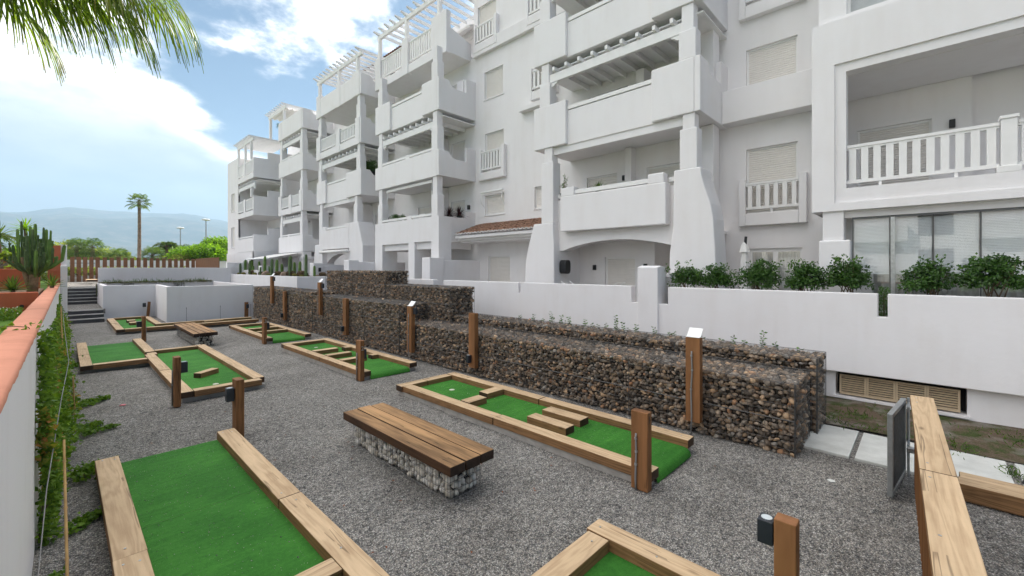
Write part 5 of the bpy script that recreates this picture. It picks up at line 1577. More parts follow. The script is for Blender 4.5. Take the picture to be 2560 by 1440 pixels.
# ================================================================== gabion benches
def bench(label, x0, x1, y0, y1, zt, nplank, nparts, wire=0.0028):
    e_ = empty("gabion_bench", ((x0 + x1) / 2, (y0 + y1) / 2, 0), label, "bench", "timber topped gabion benches")
    w = (x1 - x0) / nplank
    for i in range(nplank):
        timber("plank", 'y', y0 + rng.uniform(0, .015), y1 - rng.uniform(0, .015), x0 + i * w + 0.007, x0 + (i + 1) * w - 0.007, zt - 0.115, zt + rng.uniform(-.004, .004), WOODB, e_, jit=0.003, bev=0.010)
    cx0, cx1, cy0, cy1 = x0 + 0.10, x1 - 0.10, y0 + 0.15, y1 - 0.15
    zc1 = zt - 0.125
    MB().box(cx0 + 0.09, cx1 - 0.03, cy0 + 0.09, cy1 - 0.03, 0, zc1).build("core", CORE, e_)
    sp = face_spots(cx0, cy0, cy1, 0.0, zc1, 'x', 0.050, 0.075, 0.066)
    sp += face_spots(cy0, cx0, cx1, 0.0, zc1, 'y', 0.050, 0.075, 0.066)
    sp += face_spots(cx0 + 0.05, cy0, cy1, 0.0, zc1, 'x', 0.045, 0.09, 0.08)
    sp = [(s_[0], s_[1], s_[2], s_[3], (rng.uniform(0, 6), rng.uniform(0, 6), rng.uniform(0, 6))) for s_ in sp]
    stones(e_, sp, SBW, WST_P, WST_A, nparts)
    m = MB()
    for i in range(int((cy1 - cy0) / 0.055) + 1):
        y = cy0 + i * 0.055
        m.cyl((cx0 - 0.022, y, 0), (cx0 - 0.022, y, zc1), wire, n=3, cap=False)
    for i in range(int((cx1 - cx0) / 0.055) + 1):
        x = cx0 + i * 0.055
        m.cyl((x, cy0 - 0.022, 0), (x, cy0 - 0.022, zc1), wire, n=3, cap=False)
    for z in (0.01, 0.11, 0.21, zc1 - 0.01):
        m.cyl((cx0 - 0.025, cy0 - 0.025, z), (cx0 - 0.025, cy1, z), wire * 1.2, n=4)
        m.cyl((cx0 - 0.025, cy0 - 0.025, z), (cx1, cy0 - 0.025, z), wire * 1.2, n=4)
    m.build("wire_mesh", WIRE, e_)
bench("near timber bench on a wire cage of white stones", 2.88, 3.55, 3.68, 6.28, 0.45, 3, 280)
bench("far timber bench on a wire cage of white stones near the back wall", 2.92, 3.60, 17.2, 20.9, 0.45, 4, 0, 0.003)

# ================================================================== near fence, gate, slabs
FN = empty("handrail_fence", (5, -0.1, 0), "low fence of upright slats with a wide pale timber handrail at the right", "fence")
def rl(x): return 0.02 - (6.94 - x) * 0.038     # centre line of the rail
ang = math.atan(0.038)
for xa, xb in ((4.44, 6.94), (1.9, 4.432)):
    L = (xb - xa)
    me = MB().box(-L / 2, L / 2, -0.10, 0.10, -0.03, 0.03).mesh("cap_rail", WOOD)
    o = inst("cap_rail", me, ((xa + xb) / 2, rl((xa + xb) / 2), 1.07), (0, 0, ang), parent=FN); add_bevel(o, 0.006)
me = MB().box(-0.51, 0.51, -0.045, 0.045, -0.02, 0.02).mesh("slat", WOODP)
x = 6.86
while x > 2.0:
    inst("slat", me, (x, rl(x) + 0.02, 0.53), (0, R(-90), 0), parent=FN)
    x -= 0.135
GT = empty("metal_gate", (6.9, 0.22, 0), "open galvanised metal gate panel beside the end of the handrail", "gate")
gx0, gx1, gy0, gy1 = 6.42, 7.34, 0.275, 0.185
def gy(x): return gy0 + (x - gx0) * (gy1 - gy0) / (gx1 - gx0)
me = MB()
ga = math.atan2(gy1 - gy0, gx1 - gx0)
GL = math.hypot(gx1 - gx0, gy1 - gy0)
me.box(0, 0.05, -0.025, 0.025, 0.03, 0.96).box(GL - 0.05, GL, -0.025, 0.025, 0.03, 0.96).box(0.05, GL - 0.05, -0.025, 0.025, 0.91, 0.96).box(0.05, GL - 0.05, -0.025, 0.025, 0.03, 0.08)
fr = inst("gate_frame", me.mesh("gate_frame", METAL), (gx0, gy0, 0), (0, 0, ga), parent=GT); add_bevel(fr, 0.004)
mi = MB()
for i in range(20):
    z = 0.10 + i * 0.042
    mi.add([(0.05, -0.012, z), (GL - 0.05, -0.012, z), (GL - 0.05, 0.012, z + 0.012), (0.05, 0.012, z + 0.012)], [(0, 1, 2, 3)])
    mi.box(0.05, GL - 0.05, -0.002, 0.002, z, z + 0.024)
for i in range(22):
    xx = 0.07 + i * (GL - 0.14) / 21
    mi.box(xx - 0.004, xx + 0.004, -0.014, 0.014, 0.08, 0.91)
inst("gate_grating", mi.mesh("gate_grating", GRATE), (gx0, gy0, 0), (0, 0, ga), parent=GT)
hb = MB().cyl((7.30, 0.14, 0.0), (7.30, 0.14, 0.98), 0.014, n=8).box(7.05, 7.30, 0.125, 0.15, 0.40, 0.46).box(7.05, 7.30, 0.125, 0.15, 0.86, 0.92).box(6.96, 7.06, 0.02, 0.15, 0.40, 0.45)
hb.build("hinge", METAL, GT)
PATH = tag(MB().box(7.30, 8.78, -5.0, 1.6, -0.06, -0.004).build("path", GRAVEL), "path bed under the pale paving slabs", None, kind="structure")
for i, (y0, y1) in enumerate(((1.32, 2.05), (0.74, 1.29), (-0.02, 0.68), (-0.78, -0.10), (-1.56, -0.86), (-2.4, -1.64))):
    o = MB().box(7.42 + rng.uniform(-.02, .02), 8.66 + rng.uniform(-.02, .02), y0, y1, -0.03, 0.03).build("paving_slab", PAVE, PATH, bevel=0.006)
RB = empty("edging_timber", (7.0, -2, 0), "double timber edging on the ground behind the handrail at the right", "edging")
timber("sleeper", 'y', -5.0, -0.28, 6.93, 7.16, 0.0, 0.19, WOOD, RB); timber("sleeper", 'y', -5.0, -0.3, 7.17, 7.38, 0.0, 0.185, WOOD, RB)
# camera tripod whose leg shows at the right edge
TP = empty("camera_tripod", (7.9, -0.95, 0), "black tripod leg with clamp standing on the slabs at the right edge", "tripod")
lg = MB(); ap = Vector((7.75, -1.35, 1.2))
LEGS = [Vector((7.40, -0.80, 0.19)), Vector((8.3, -1.2, 0.03)), Vector((7.5, -1.9, 0.19))]
for q in LEGS:
    lg = MB().cyl(q + (ap - q) * 0.06, ap, 0.011, 0.016, 8); lg.build("leg", METAL, TP)
    MB().cyl(q, q + (ap - q) * 0.07, 0.020, 0.024, 8).build("foot", BLACK, TP)
    MB().cyl(q + (ap - q) * 0.30, q + (ap - q) * 0.36, 0.024, 0.024, 8).build("clamp", BLACK, TP)
MB().cyl(ap, ap + Vector((0, 0, 0.2)), 0.05, 0.04, 10).build("head", BLACK, TP)
st = MB().prism([(6.01, 0.665), (6.05, 0.62), (6.085, 0.635), (6.10, 0.685), (6.05, 0.71)], 'z', 0.0, 0.012).build("flat_pebble", PAVE, bevel=0.003)
st.location = (0.42, 0.15, 0); st.scale = (1, 1, 0.8)
tag(st, "flat white pebble lying alone on the gravel near the gate", "pebble")
wr = MB().prism([(0.72, 10.92), (0.80, 10.90), (0.82, 10.96), (0.76, 11.0)], 'z', 0.004, 0.012).build("sweet_wrapper", m_plain("wrapper_red", (0.6, 0.08, 0.1), 0.4))
tag(wr, "tiny red wrapper dropped on the gravel at left", "wrapper")

for i_, (x_, y_, lab_) in enumerate(((4.15, 26.05, "thin dark irrigation stake left of centre before the white planter wall"), (5.55, 26.05, "thin dark irrigation stake in the middle before the white planter wall"), (6.88, 25.85, "thin dark irrigation stake beside the far timber post"))):
    tag(MB().cyl((x_, y_, 0), (x_, y_, 0.62), 0.006, n=6).cyl((x_, y_, 0.62), (x_, y_, 0.66), 0.014, n=6).build("irrigation_stake", BLACK), lab_, "stake", "irrigation stakes by the planter wall")

r_ = np.random.default_rng(21)
n_ = 90
V_, F_ = [], []
for i_ in range(n_):
    x_, y_ = r_.uniform(0.3, 6.6), 1.5 + 9.0 * r_.random()
    if i_ < 30: x_, y_ = r_.uniform(2.5, 3.9), r_.uniform(3.2, 6.6)
    a_ = r_.uniform(0, 6.28); c_, s_ = math.cos(a_) * 0.022, math.sin(a_) * 0.022
    b_ = len(V_); zz_ = 0.012 + 0.01 * r_.random()
    V_ += [(x_ - c_, y_ - s_, zz_), (x_ - s_ * 0.5, y_ + c_ * 0.5, zz_ + 0.006), (x_ + c_, y_ + s_, zz_), (x_ + s_ * 0.5, y_ - c_ * 0.5, zz_ + 0.004)]
    F_.append((b_, b_ + 1, b_ + 2, b_ + 3))
tag(arr_obj("fallen_leaves", V_, F_, m_plain("dead_leaf", (0.20, 0.075, 0.035), 0.8, 0.2, var=0.4)), "few small dry leaves scattered on the gravel", "leaves", kind="stuff")
# screws in the near border timbers
SCR = MB().cyl((0, 0, -0.003), (0, 0, 0.0015), 0.009, n=8).mesh("screw", METAL)
for (par_, x_, y_) in ((HA, 0.33, 4.66), (HA, 0.43, 4.63), (HA, 0.36, 4.92), (HA, 0.33, 7.36), (HA, 0.44, 7.30), (HA, 1.60, 7.36), (HA, 1.70, 7.30), (HA, 1.60, 4.93), (HA, 1.66, 4.68), (HA, 1.64, 3.6), (HE, 3.43, 2.16), (HE, 3.40, 1.6), (HE, 3.20, 2.1), (H1, 4.86, 2.45), (H1, 4.86, 4.9), (H1, 4.84, 5.1), (H1, 6.1, 2.5), (H1, 6.1, 5.0)):
    inst("screw", SCR, (x_, y_, ZB1 + 0.004), parent=par_)
for x_ in (6.8, 6.6, 4.6, 4.3, 3.4):
    inst("screw", SCR, (x_, rl(x_) + 0.05, 1.1005), parent=FN)
# ================================================================== plants: helpers
npr = np.random.default_rng(11)
LEAF_D = m_leaf("glossy_shrub_leaf", (0.024, 0.062, 0.013), (0.070, 0.165, 0.026), 0.25, 0.35, 0.5, yellow=(0.16, 0.29, 0.03))
LEAF_H = m_leaf("hibiscus_leaf", (0.045, 0.11, 0.022), (0.11, 0.23, 0.045), 0.3)
LEAF_I = m_leaf("ivy_leaf", (0.065, 0.150, 0.018), (0.21, 0.34, 0.035), 0.4, yellow=(0.42, 0.19, 0.06))
LEAF_T = m_leaf("bright_tree_leaf", (0.09, 0.19, 0.018), (0.23, 0.40, 0.032), 0.6)
LEAF_O = m_leaf("olive_tree_leaf", (0.15, 0.19, 0.045), (0.33, 0.38, 0.095), 0.55)
LEAF_P = m_leaf("palm_leaf", (0.05, 0.10, 0.025), (0.15, 0.23, 0.05), 0.45, 0.4)
LEAF_F = m_leaf("fan_palm_leaf", (0.08, 0.13, 0.013), (0.19, 0.28, 0.028), 0.5, 0.4, yellow=(0.22, 0.17, 0.04))
LEAF_Y = m_leaf("frangipani_leaf", (0.12, 0.20, 0.03), (0.26, 0.34, 0.05), 0.5)
LEAF_R = m_leaf("cordyline_leaf", (0.030, 0.012, 0.014), (0.075, 0.022, 0.026), 0.15)
AGAVE = m_leaf("agave_leaf", (0.05, 0.09, 0.05), (0.11, 0.16, 0.085), 0.1)
GRASS = m_leaf("grass_blade", (0.045, 0.10, 0.015), (0.12, 0.21, 0.035), 0.4)
DRYG = m_leaf("creeper_leaf", (0.06, 0.06, 0.028), (0.11, 0.12, 0.045), 0.3)
CACT = m_plain("cactus_skin", (0.085, 0.135, 0.05), 0.6, 0.3, var=0.35, scale=5, bump=0.3)
CACTY = m_plain("young_cactus_skin", (0.12, 0.21, 0.045), 0.6, 0.3, var=0.3, scale=6, bump=0.3)
BARREL = m_plain("barrel_cactus_skin", (0.16, 0.145, 0.035), 0.7, 0.2, var=0.4, scale=9, bump=0.5)
BARRELD = m_plain("old_barrel_cactus_skin", (0.085, 0.058, 0.03), 0.75, 0.2, var=0.4, scale=9, bump=0.5)
FLOWR = m_plain("red_petal", (0.55, 0.02, 0.03), 0.5, 0.3)
FLOWW = m_plain("white_petal", (0.75, 0.75, 0.62), 0.6, 0.3)

def leaf_arrays(P, D, L, W, fold=0.25):
    """pointed folded leaves: base, left, tip, right, mid"""
    P = np.asarray(P, float); D = np.asarray(D, float); n = len(P)
    D = D / (np.linalg.norm(D, axis=1, keepdims=True) + 1e-9)
    A = npr.normal(size=(n, 3)); S = np.cross(D, A); S /= (np.linalg.norm(S, axis=1, keepdims=True) + 1e-9)
    N = np.cross(S, D)
    L = np.broadcast_to(np.asarray(L, float), (n,))[:, None]; W = np.broadcast_to(np.asarray(W, float), (n,))[:, None]
    b = P; t = P + D * L - N * L * 0.12; mid = P + D * L * 0.5
    l = mid + S * W * 0.5 + N * W * fold; r = mid - S * W * 0.5 + N * W * fold
    V = np.stack([b, l, t, r], 1).reshape(-1, 3)
    k = (np.arange(n) * 4)[:, None]
    F = np.concatenate([k + np.array([[0, 2, 1]]), k + np.array([[0, 3, 2]])], 0)
    return V, F
def leaves(name, P, D, L, W, mat, parent, tone=None, kind=None):
    V, F = leaf_arrays(P, D, L, W)
    if tone is None: tone = npr.random(len(P)) ** 1.2 * 0.9
    o = arr_obj(name, V, F, mat, parent, np.repeat(tone, 4))
    if kind: o["kind"] = kind
    return o
def sphere_dirs(n):
    d = npr.normal(size=(n, 3)); return d / np.linalg.norm(d, axis=1, keepdims=True)
def crown_points(c, rx, ry, rz, nclump, per, cr):
    """leaf positions in clumps spread through an ellipsoid, denser to its outside"""
    d = sphere_dirs(nclump); d[:, 2] = np.abs(d[:, 2]) * 1.1 - 0.25
    rr = npr.uniform(0.45, 1.0, nclump)[:, None]
    C = np.array(c) + d * rr * np.array([rx, ry, rz])
    q = sphere_dirs(nclump * per) * (npr.uniform(0.3, 1, nclump * per)[:, None] ** 0.5) * cr
    q[:, 2] *= 0.75
    P = np.repeat(C, per, 0) + q
    tone = np.repeat(npr.random(nclump), per) * 0.5 + npr.random(nclump * per) * 0.45
    D = q / cr + sphere_dirs(len(P)) * 0.7 + np.array([0, 0, -0.25])
    return P, D, tone, C
def limbs(parent, base, r0, C, mat=BARK, name="trunk", nl=8, h0=None):
    m = MB(); base = Vector(base)
    fork = base + Vector((0, 0, (h0 if h0 else (np.mean(C[:, 2]) - base.z) * 0.55)))
    m.tube([base, base.lerp(fork, 0.5) + Vector((rng.uniform(-1, 1), rng.uniform(-1, 1), 0)) * r0 * 0.5, fork], [r0, r0 * 0.8, r0 * 0.62], 8)
    idx = npr.choice(len(C), min(nl, len(C)), replace=False)
    for i in idx:
        t = Vector(C[i]); md = fork.lerp(t, 0.5) + Vector((0, 0, 0.08 * (t - fork).length))
        m.tube([fork, md, t], [r0 * 0.5, r0 * 0.3, r0 * 0.1], 5)
    return m.build(name, mat, parent, smooth=True)

def leafy_tree(label, x, y, z0, h, r, mat, n=(60, 40), leaf=(0.28, 0.16), group="trees beyond the board fence", name="leafy_tree", flat=0.8):
    e_ = empty(name, (x, y, z0), label, "tree", group)
    P, D, T, C = crown_points((x, y, z0 + h - r * flat), r, r, r * flat, n[0], n[1], r * 0.34)
    leaves("crown", P, D, npr.uniform(0.7, 1.2, len(P)) * leaf[0], leaf[1], mat, e_, T)
    limbs(e_, (x, y, z0), 0.16, C)
def frond_palm(e_, hub, nf, L, mat, droop=0.8, up=(0.2, 1.3), seg=26, wid=0.03, lf=0.35, name="crown"):
    """feather palm crown: arching rachis with leaflets"""
    P, D, LL, TT = [], [], [], []; m = MB()
    for i in range(nf):
        az = 2 * math.pi * (i / nf * 2.618) + rng.uniform(-.2, .2); el = rng.uniform(*up)
        o = Vector((math.cos(az) * math.cos(el), math.sin(az) * math.cos(el), math.sin(el)))
        pts = []; l_ = L * rng.uniform(0.8, 1.1); tone = rng.random() * 0.8
        for k in range(9):
            t = k / 8
            pts.append(Vector(hub) + o * l_ * t + Vector((0, 0, -droop * l_ * t * t)))
        m.tube(pts, [0.03 * (1 - 0.85 * k / 8) for k in range(9)], 4)
        for s_ in range(seg):
            t = 0.15 + 0.85 * s_ / seg; k = min(7, int(t * 8)); fr = t * 8 - k
            p = pts[k].lerp(pts[k + 1], fr); tg = (pts[k + 1] - pts[k]).normalized()
            sd = tg.cross(Vector((0, 0, 1)));  sd = sd.normalized() if sd.length > 1e-3 else Vector((1, 0, 0))
            for sg in (-1, 1):
                d_ = tg * 0.55 + sd * sg * 0.9 + Vector((0, 0, rng.uniform(-0.45, 0.05)))
                P.append(p); D.append(d_); LL.append(l_ * lf * math.sin(math.pi * (0.12 + 0.8 * t)) ** 0.7); TT.append(min(1, tone + rng.random() * 0.2))
    leaves(name, np.array([tuple(p) for p in P]), np.array([tuple(d) for d in D]), np.array(LL), wid, mat, e_, np.array(TT))
    m.build("frond_stalks", BARK, e_)
def fan_leaf(hub, out, side, L, nseg, spread, droop, mbV, mbF, mbT, tone, w0=0.05):
    """one fan palm leaf; segments radiate from the hub, join for the first half and hang at their tips"""
    out = Vector(out).normalized(); side = Vector(side).normalized()
    nrm = out.cross(side)
    for i in range(nseg):
        a = (i / (nseg - 1) - 0.5) * spread
        d = out * math.cos(a) + side * math.sin(a)
        tang = -out * math.sin(a) + side * math.cos(a)
        Ls = L * (0.78 + 0.22 * math.cos(a)) * rng.uniform(0.9, 1.08)
        fold = nrm * (0.012 if i % 2 else -0.012)
        b = len(mbV); K = 8
        dr = droop * rng.uniform(0.8, 1.25); tw = rng.uniform(-0.05, 0.05)
        for k in range(K + 1):
            t = k / K
            p = Vector(hub) + d * Ls * (t - 0.22 * t ** 3) + Vector((0, 0, -dr * Ls * t ** 2.4)) + tang * tw * t * t * Ls
            wj = Ls * t * spread / nseg * 0.55
            w = min(wj, w0) if t < 0.55 else w0 * max(0.04, (1 - (t - 0.55) / 0.45)) ** 0.8
            w = max(w, 0.0025)
            mbV += [tuple(p - tang * w * 0.5), tuple(p + fold * min(1, t * 2)), tuple(p + tang * w * 0.5)]
            tn = min(1.0, tone + rng.uniform(-0.1, 0.1) + 0.25 * max(0, t - 0.75) * 4 * rng.random())
            mbT += [tn] * 3
        for k in range(K):
            q = b + k * 3
            mbF += [(q, q + 1, q + 4, q + 3), (q + 1, q + 2, q + 5, q + 4)]
def fan_crown(e_, hub, nf, pet, L, nseg, spread=3.6, mat=LEAF_P, droop=0.5, up=(-0.5, 1.2), w0=0.06, name="crown"):
    V, F, T = [], [], []; m = MB()
    for i in range(nf):
        az = i * 2.39996 + rng.uniform(-.2, .2); el = up[0] + (up[1] - up[0]) * (i + 0.5) / nf
        o = Vector((math.cos(az) * math.cos(el), math.sin(az) * math.cos(el), math.sin(el)))
        h = Vector(hub) + o * pet * rng.uniform(0.85, 1.1) + Vector((0, 0, -0.15 * pet))
        m.tube([hub, (Vector(hub) + h) * 0.5 + Vector((0, 0, 0.06 * pet)), h], [0.02, 0.016, 0.01], 4)
        s_ = o.cross(Vector((0, 0, 1))).normalized()
        fan_leaf(h, o, s_, L * rng.uniform(0.85, 1.1), nseg, spread, droop, V, F, T, rng.random() * 0.7, w0)
    arr_obj(name, V, F, mat, e_, T)
    m.build("petioles", BARK, e_)
def spiky(e_, c, n, L, w, mat, el=(0.15, 1.45), curve=0.25, name="leaves"):
    """rosette of stiff tapered leaves (agave, yucca, cordyline)"""
    V, F, T = [], [], []
    for i in range(n):
        az = i * 2.39996 + rng.uniform(-.15, .15); e2 = el[0] + (el[1] - el[0]) * (i + 0.5) / n + rng.uniform(-.08, .08)
        d = Vector((math.cos(az) * math.cos(e2), math.sin(az) * math.cos(e2), math.sin(e2)))
        s_ = d.cross(Vector((0, 0, 1))); s_ = s_.normalized() if s_.length > 1e-3 else Vector((1, 0, 0))
        n_ = s_.cross(d); l_ = L * rng.uniform(0.8, 1.1); tn = rng.random() * 0.85; b = len(V); K = 4
        for k in range(K + 1):
            t = k / K
            p = Vector(c) + d * l_ * t + Vector((0, 0, -curve * l_ * t * t * math.cos(e2)))
            ww = w * (0.7 + 0.9 * t) * (1 - t) ** 0.75 * 1.1 + 0.002
            V += [tuple(p - s_ * ww / 2 + n_ * ww * 0.22), tuple(p - n_ * ww * 0.05), tuple(p + s_ * ww / 2 + n_ * ww * 0.22)]; T += [tn] * 3
        for k in range(K):
            q = b + 3 * k
            F += [(q, q + 1, q + 4, q + 3), (q + 1, q + 2, q + 5, q + 4)]
    return arr_obj(name, V, F, mat, e_, T)
def ribbed(mb, pts, r, ribs=5, depth=0.42):
    """ribbed cactus arm along pts; rounded tip"""
    n = ribs * 4; vs = []; fs = []
    pts = [Vector(p) for p in pts]
    for i, p in enumerate(pts):
        d = pts[min(i + 1, len(pts) - 1)] - pts[max(i - 1, 0)]
        q = d.to_track_quat('Z', 'Y')
        rr = r[i] if isinstance(r, list) else r
        for j in range(n):
            a = 2 * math.pi * j / n
            k = rr * (1 - depth * (0.5 - 0.5 * math.cos(a * ribs)))
            vs.append(tuple(p + q @ Vector((math.cos(a) * k, math.sin(a) * k, 0))))
    for i in range(len(pts) - 1):
        for j in range(n):
            fs.append((i * n + j, i * n + (j + 1) % n, (i + 1) * n + (j + 1) % n, (i + 1) * n + j))
    fs.append(tuple((len(pts) - 1) * n + j for j in range(n)))
    mb.add(vs, fs)
def arm_pts(p0, p1, n=5, out=0.0):
    return [Vector(p0).lerp(Vector(p1), i / n) for i in range(n + 1)]

# ================================================================== shrubs on the terrace wall
SG = "clipped evergreen shrubs behind the terrace wall"
SHR = [(4.46, 0.38, 2.73, "leftmost dense evergreen shrub next to the tall white pier"), (3.65, 0.42, 2.68, "broad evergreen shrub between the pier and the folded parasol"),
       (2.75, 0.42, 2.78, "evergreen shrub in front of the glass door by the parasol"), (1.88, 0.37, 2.76, "evergreen shrub just left of the square column of the glazed flat"),
       (1.12, 0.36, 2.81, "tall evergreen shrub in front of the square column"), (-0.06, 0.36, 2.78, "evergreen shrub right of the notch with the small conifer"),
       (-0.86, 0.46, 2.90, "largest evergreen shrub with bare twisted stems at the right edge")]
for y, r, zt, lab in SHR:
    e_ = empty("evergreen_shrub", (11.02, y, 1.6), lab, "shrub", SG)
    rz = (zt - 1.98) / 2 + 0.02
    r *= rng.uniform(0.90, 1.04); rz *= rng.uniform(0.98, 1.12)
    P, D, T, C = crown_points((11.02 + rng.uniform(-.05, .05), y + rng.uniform(-.06, .06), zt - rz), r * 0.85, r, rz, rng.choice((85, 100, 125)), 28, rng.uniform(0.09, 0.13))
    for q in range(rng.choice((2, 3, 4))):        # stray shoots break the outline
        a_ = rng.uniform(-1.3, 1.3); c0 = np.array([11.0 + rng.uniform(-.2, .1), y + math.sin(a_) * r * 0.9, zt - rz + math.cos(a_) * rz * 0.85])
        P = np.concatenate([P, c0 + npr.normal(size=(22, 3)) * np.array([0.045, 0.045, 0.055]) + np.array([0, math.sin(a_) * 0.05, 0.04])]); D = np.concatenate([D, npr.normal(size=(22, 3)) * 0.6 + np.array([0, math.sin(a_), 0.8])]); T = np.concatenate([T, npr.random(22) * 0.4 + 0.6])
    k = (P[:, 0] > 10.72) & (P[:, 2] > 1.95)
    k &= ~((np.sin(P[:, 1] * 17 + y * 5) + np.sin(P[:, 2] * 19 + y * 3) > 1.25) & (npr.random(len(P)) < 0.8))
    leaves("foliage", P[k], D[k], npr.uniform(0.045, 0.075, k.sum()), 0.036, LEAF_D, e_, T[k] * 0.9)
    m = MB()
    for i in range(9):
        t = Vector((11.02 + rng.uniform(-.2, .2), y + rng.uniform(-1, 1) * r * 0.75, zt - rng.uniform(0.1, 0.45)))
        m.tube([(11.02, y + rng.uniform(-.05, .05), 1.3), (11.02 + rng.uniform(-.06, .06), y + rng.uniform(-.12, .12), 2.05), t], [0.016, 0.012, 0.004], 5)
    m.build("stems", BARK, e_)["kind"] = "stuff"
e_ = empty("small_conifer", (10.80, 0.55, 1.2), "small green conifer filling the narrow notch of the terrace wall", "conifer")
P = np.stack([npr.normal(10.80, 0.05, 900), npr.uniform(0.47, 0.63, 900), npr.uniform(1.45, 2.22, 900)], 1)
leaves("foliage", P, sphere_dirs(900) + np.array([0, 0, 1.2]), 0.05, 0.012, LEAF_H, e_)
MB().cyl((10.80, 0.55, 0.9), (10.80, 0.55, 2.1), 0.012, n=6).build("stem", BARK, e_)
tag(MB().box(10.69, 11.35, -6, 10.4, 0.87, 1.55).build("planting_bed", SOIL), "soil bed behind the terrace wall", None, kind="structure")
# hibiscus along the rear gabion
tag(MB().box(8.87, 10.44, 1.66, 10.2, 0.1, 0.84).build("planting_soil", SOIL), "soil strip between the rear gabion and the terrace wall", None, kind="structure")
HIB = [(8.32, 1.13), (7.76, 1.20), (7.43, 1.12), (7.12, 1.33), (6.83, 1.25), (6.69, 1.12), (6.51, 1.24), (6.07, 1.20), (5.82, 1.13), (5.69, 1.12), (5.43, 1.17), (5.17, 1.38), (5.02, 1.22), (4.90, 1.10), (4.65, 1.21), (4.23, 1.20),
       (3.92, 1.10), (3.80, 1.13), (3.23, 1.11), (2.89, 1.07), (2.67, 1.17), (2.46, 1.10), (2.15, 1.31), (1.94, 1.13), (1.56, 1.08)]
ORD = ["first", "second", "third", "fourth", "fifth", "sixth", "seventh", "eighth", "ninth", "tenth", "eleventh", "twelfth", "thirteenth", "fourteenth", "fifteenth", "sixteenth", "seventeenth", "eighteenth", "nineteenth", "twentieth", "twenty-first", "twenty-second", "twenty-third", "twenty-fourth", "last"]
for i, (y, zt) in enumerate(HIB):
    lab = "%s small hibiscus seedling from the left along the rear gabion" % ORD[i]
    zt = 2.6 - (2.6 - zt) * 0.97 + 0.09
    if i == 1: lab = "young hibiscus seedling carrying the single red flower"
    if i == 11: lab = "tallest hibiscus seedling of the row below the white pier"
    if i == 22: lab = "tall hibiscus seedling near the right end of the rear gabion"
    e_ = empty("hibiscus_seedling", (8.93, y, 0.95), lab, "seedling", "hibiscus seedlings along the rear gabion")
    h = zt - 0.9; P, D = [], []; m = MB()
    for s_ in range(rng.choice((2, 3, 3))):
        tp = Vector((8.93 + rng.uniform(-.08, .08), y + rng.uniform(-.07, .07) * (s_ > 0), 0.9 + h * (1 - 0.25 * s_)))
        m.tube([(8.93, y, 0.9), tp], [0.004, 0.002], 4)
        nl = int(6 + h * 22)
        for k in range(nl):
            t = 0.3 + 0.7 * k / nl
            P.append(tuple(Vector((8.93, y, 0.9)).lerp(tp, t))); a = k * 2.4
            D.append((math.cos(a), math.sin(a), 0.25))
    leaves("foliage", np.array(P), np.array(D), npr.uniform(0.05, 0.085, len(P)), 0.036, LEAF_H, e_)
    m.build("stem", BARK, e_)
    if i == 1:
        fl = MB(); c0 = Vector((8.93, y + 0.10, 1.17))
        for k in range(5):
            a = k * 1.2566
            t1 = c0 + Vector((-0.02, math.cos(a) * 0.045, math.sin(a) * 0.045))
            s_ = Vector((0, -math.sin(a), math.cos(a))) * 0.018
            fl.add([tuple(c0), tuple((c0 + t1) / 2 + s_), tuple(t1), tuple((c0 + t1) / 2 - s_)], [(0, 1, 2, 3)])
        fl.build("flower", FLOWR, e_)

# ================================================================== cactus planter contents
CG = "columnar cacti in the white planter"
CCOL = [(36.9, 2.95, 0.09), (36.5, 3.22, 0.10), (35.9, 3.30, 0.10), (35.5, 3.15, 0.08), (35.1, 2.76, 0.07), (34.1, 3.10, 0.09), (33.0, 2.68, 0.06), (32.5, 3.42, 0.10), (32.0, 2.75, 0.07),
        (30.6, 3.18, 0.10), (30.1, 3.15, 0.10), (29.5, 2.88, 0.10), (27.3, 3.30, 0.11), (27.0, 2.95, 0.09), (26.6, 3.0, 0.09), (24.35, 3.34, 0.08), (23.98, 2.74, 0.07)]
CLAB = ["leftmost", "second", "third", "fourth", "fifth", "sixth", "seventh", "eighth", "ninth", "tenth", "eleventh", "twelfth", "thirteenth", "fourteenth", "fifteenth", "sixteenth", "rightmost"]
for i, (y, zt, r) in enumerate(CCOL):
    m = MB(); x = 9.0 + (0.45 * (i % 3)); y2 = y * (x / 9.5) + (0.9 if i < 3 else 0); y2 = max(23.98, min(36.9, y2 + 1.0 * (9.5 - x)))
    zt2 = zt
    ln = rng.uniform(-.06, .06)
    ribbed(m, [(x, y2, 2.05), (x + ln * 0.3, y2 + ln * 0.5, 2.05 + (zt2 - 2.05) * 0.4), (x + ln * 0.7, y2 + ln, 2.05 + (zt2 - 2.05) * 0.8), (x + ln, y2 + ln * 1.3, zt2 - 0.04), (x + ln, y2 + ln * 1.3, zt2)], [r * 0.9, r, r, r * 0.75, r * 0.2], 4)
    o = m.build("columnar_cactus", CACTY if i % 3 else CACT, smooth=False)
    tag(o, ("%s columnar cactus from the left in the white planter" % CLAB[i]) if 0 < i < 16 else ("%s columnar cactus in the white planter" % CLAB[i]), "cactus", CG)
BCOL = [(36.5, 0.13, 8.95), (35.2, 0.15, 8.9), (34.6, 0.26, 9.3), (32.6, 0.15, 8.9), (32.2, 0.2, 9.2), (29.8, 0.12, 8.9), (29.0, 0.22, 9.2), (26.5, 0.26, 9.1), (25.3, 0.15, 8.9), (25.5, 0.2, 9.5), (24.35, 0.26, 8.93), (24.2, 0.12, 8.85), (24.0, 0.2, 9.9)]
BL = ["leftmost tiny", "second", "third, large brown", "fourth", "fifth, brown", "sixth, small", "seventh, large", "eighth, big round", "ninth, small", "tenth, brown", "eleventh, biggest brown", "twelfth, small pale", "rightmost"]
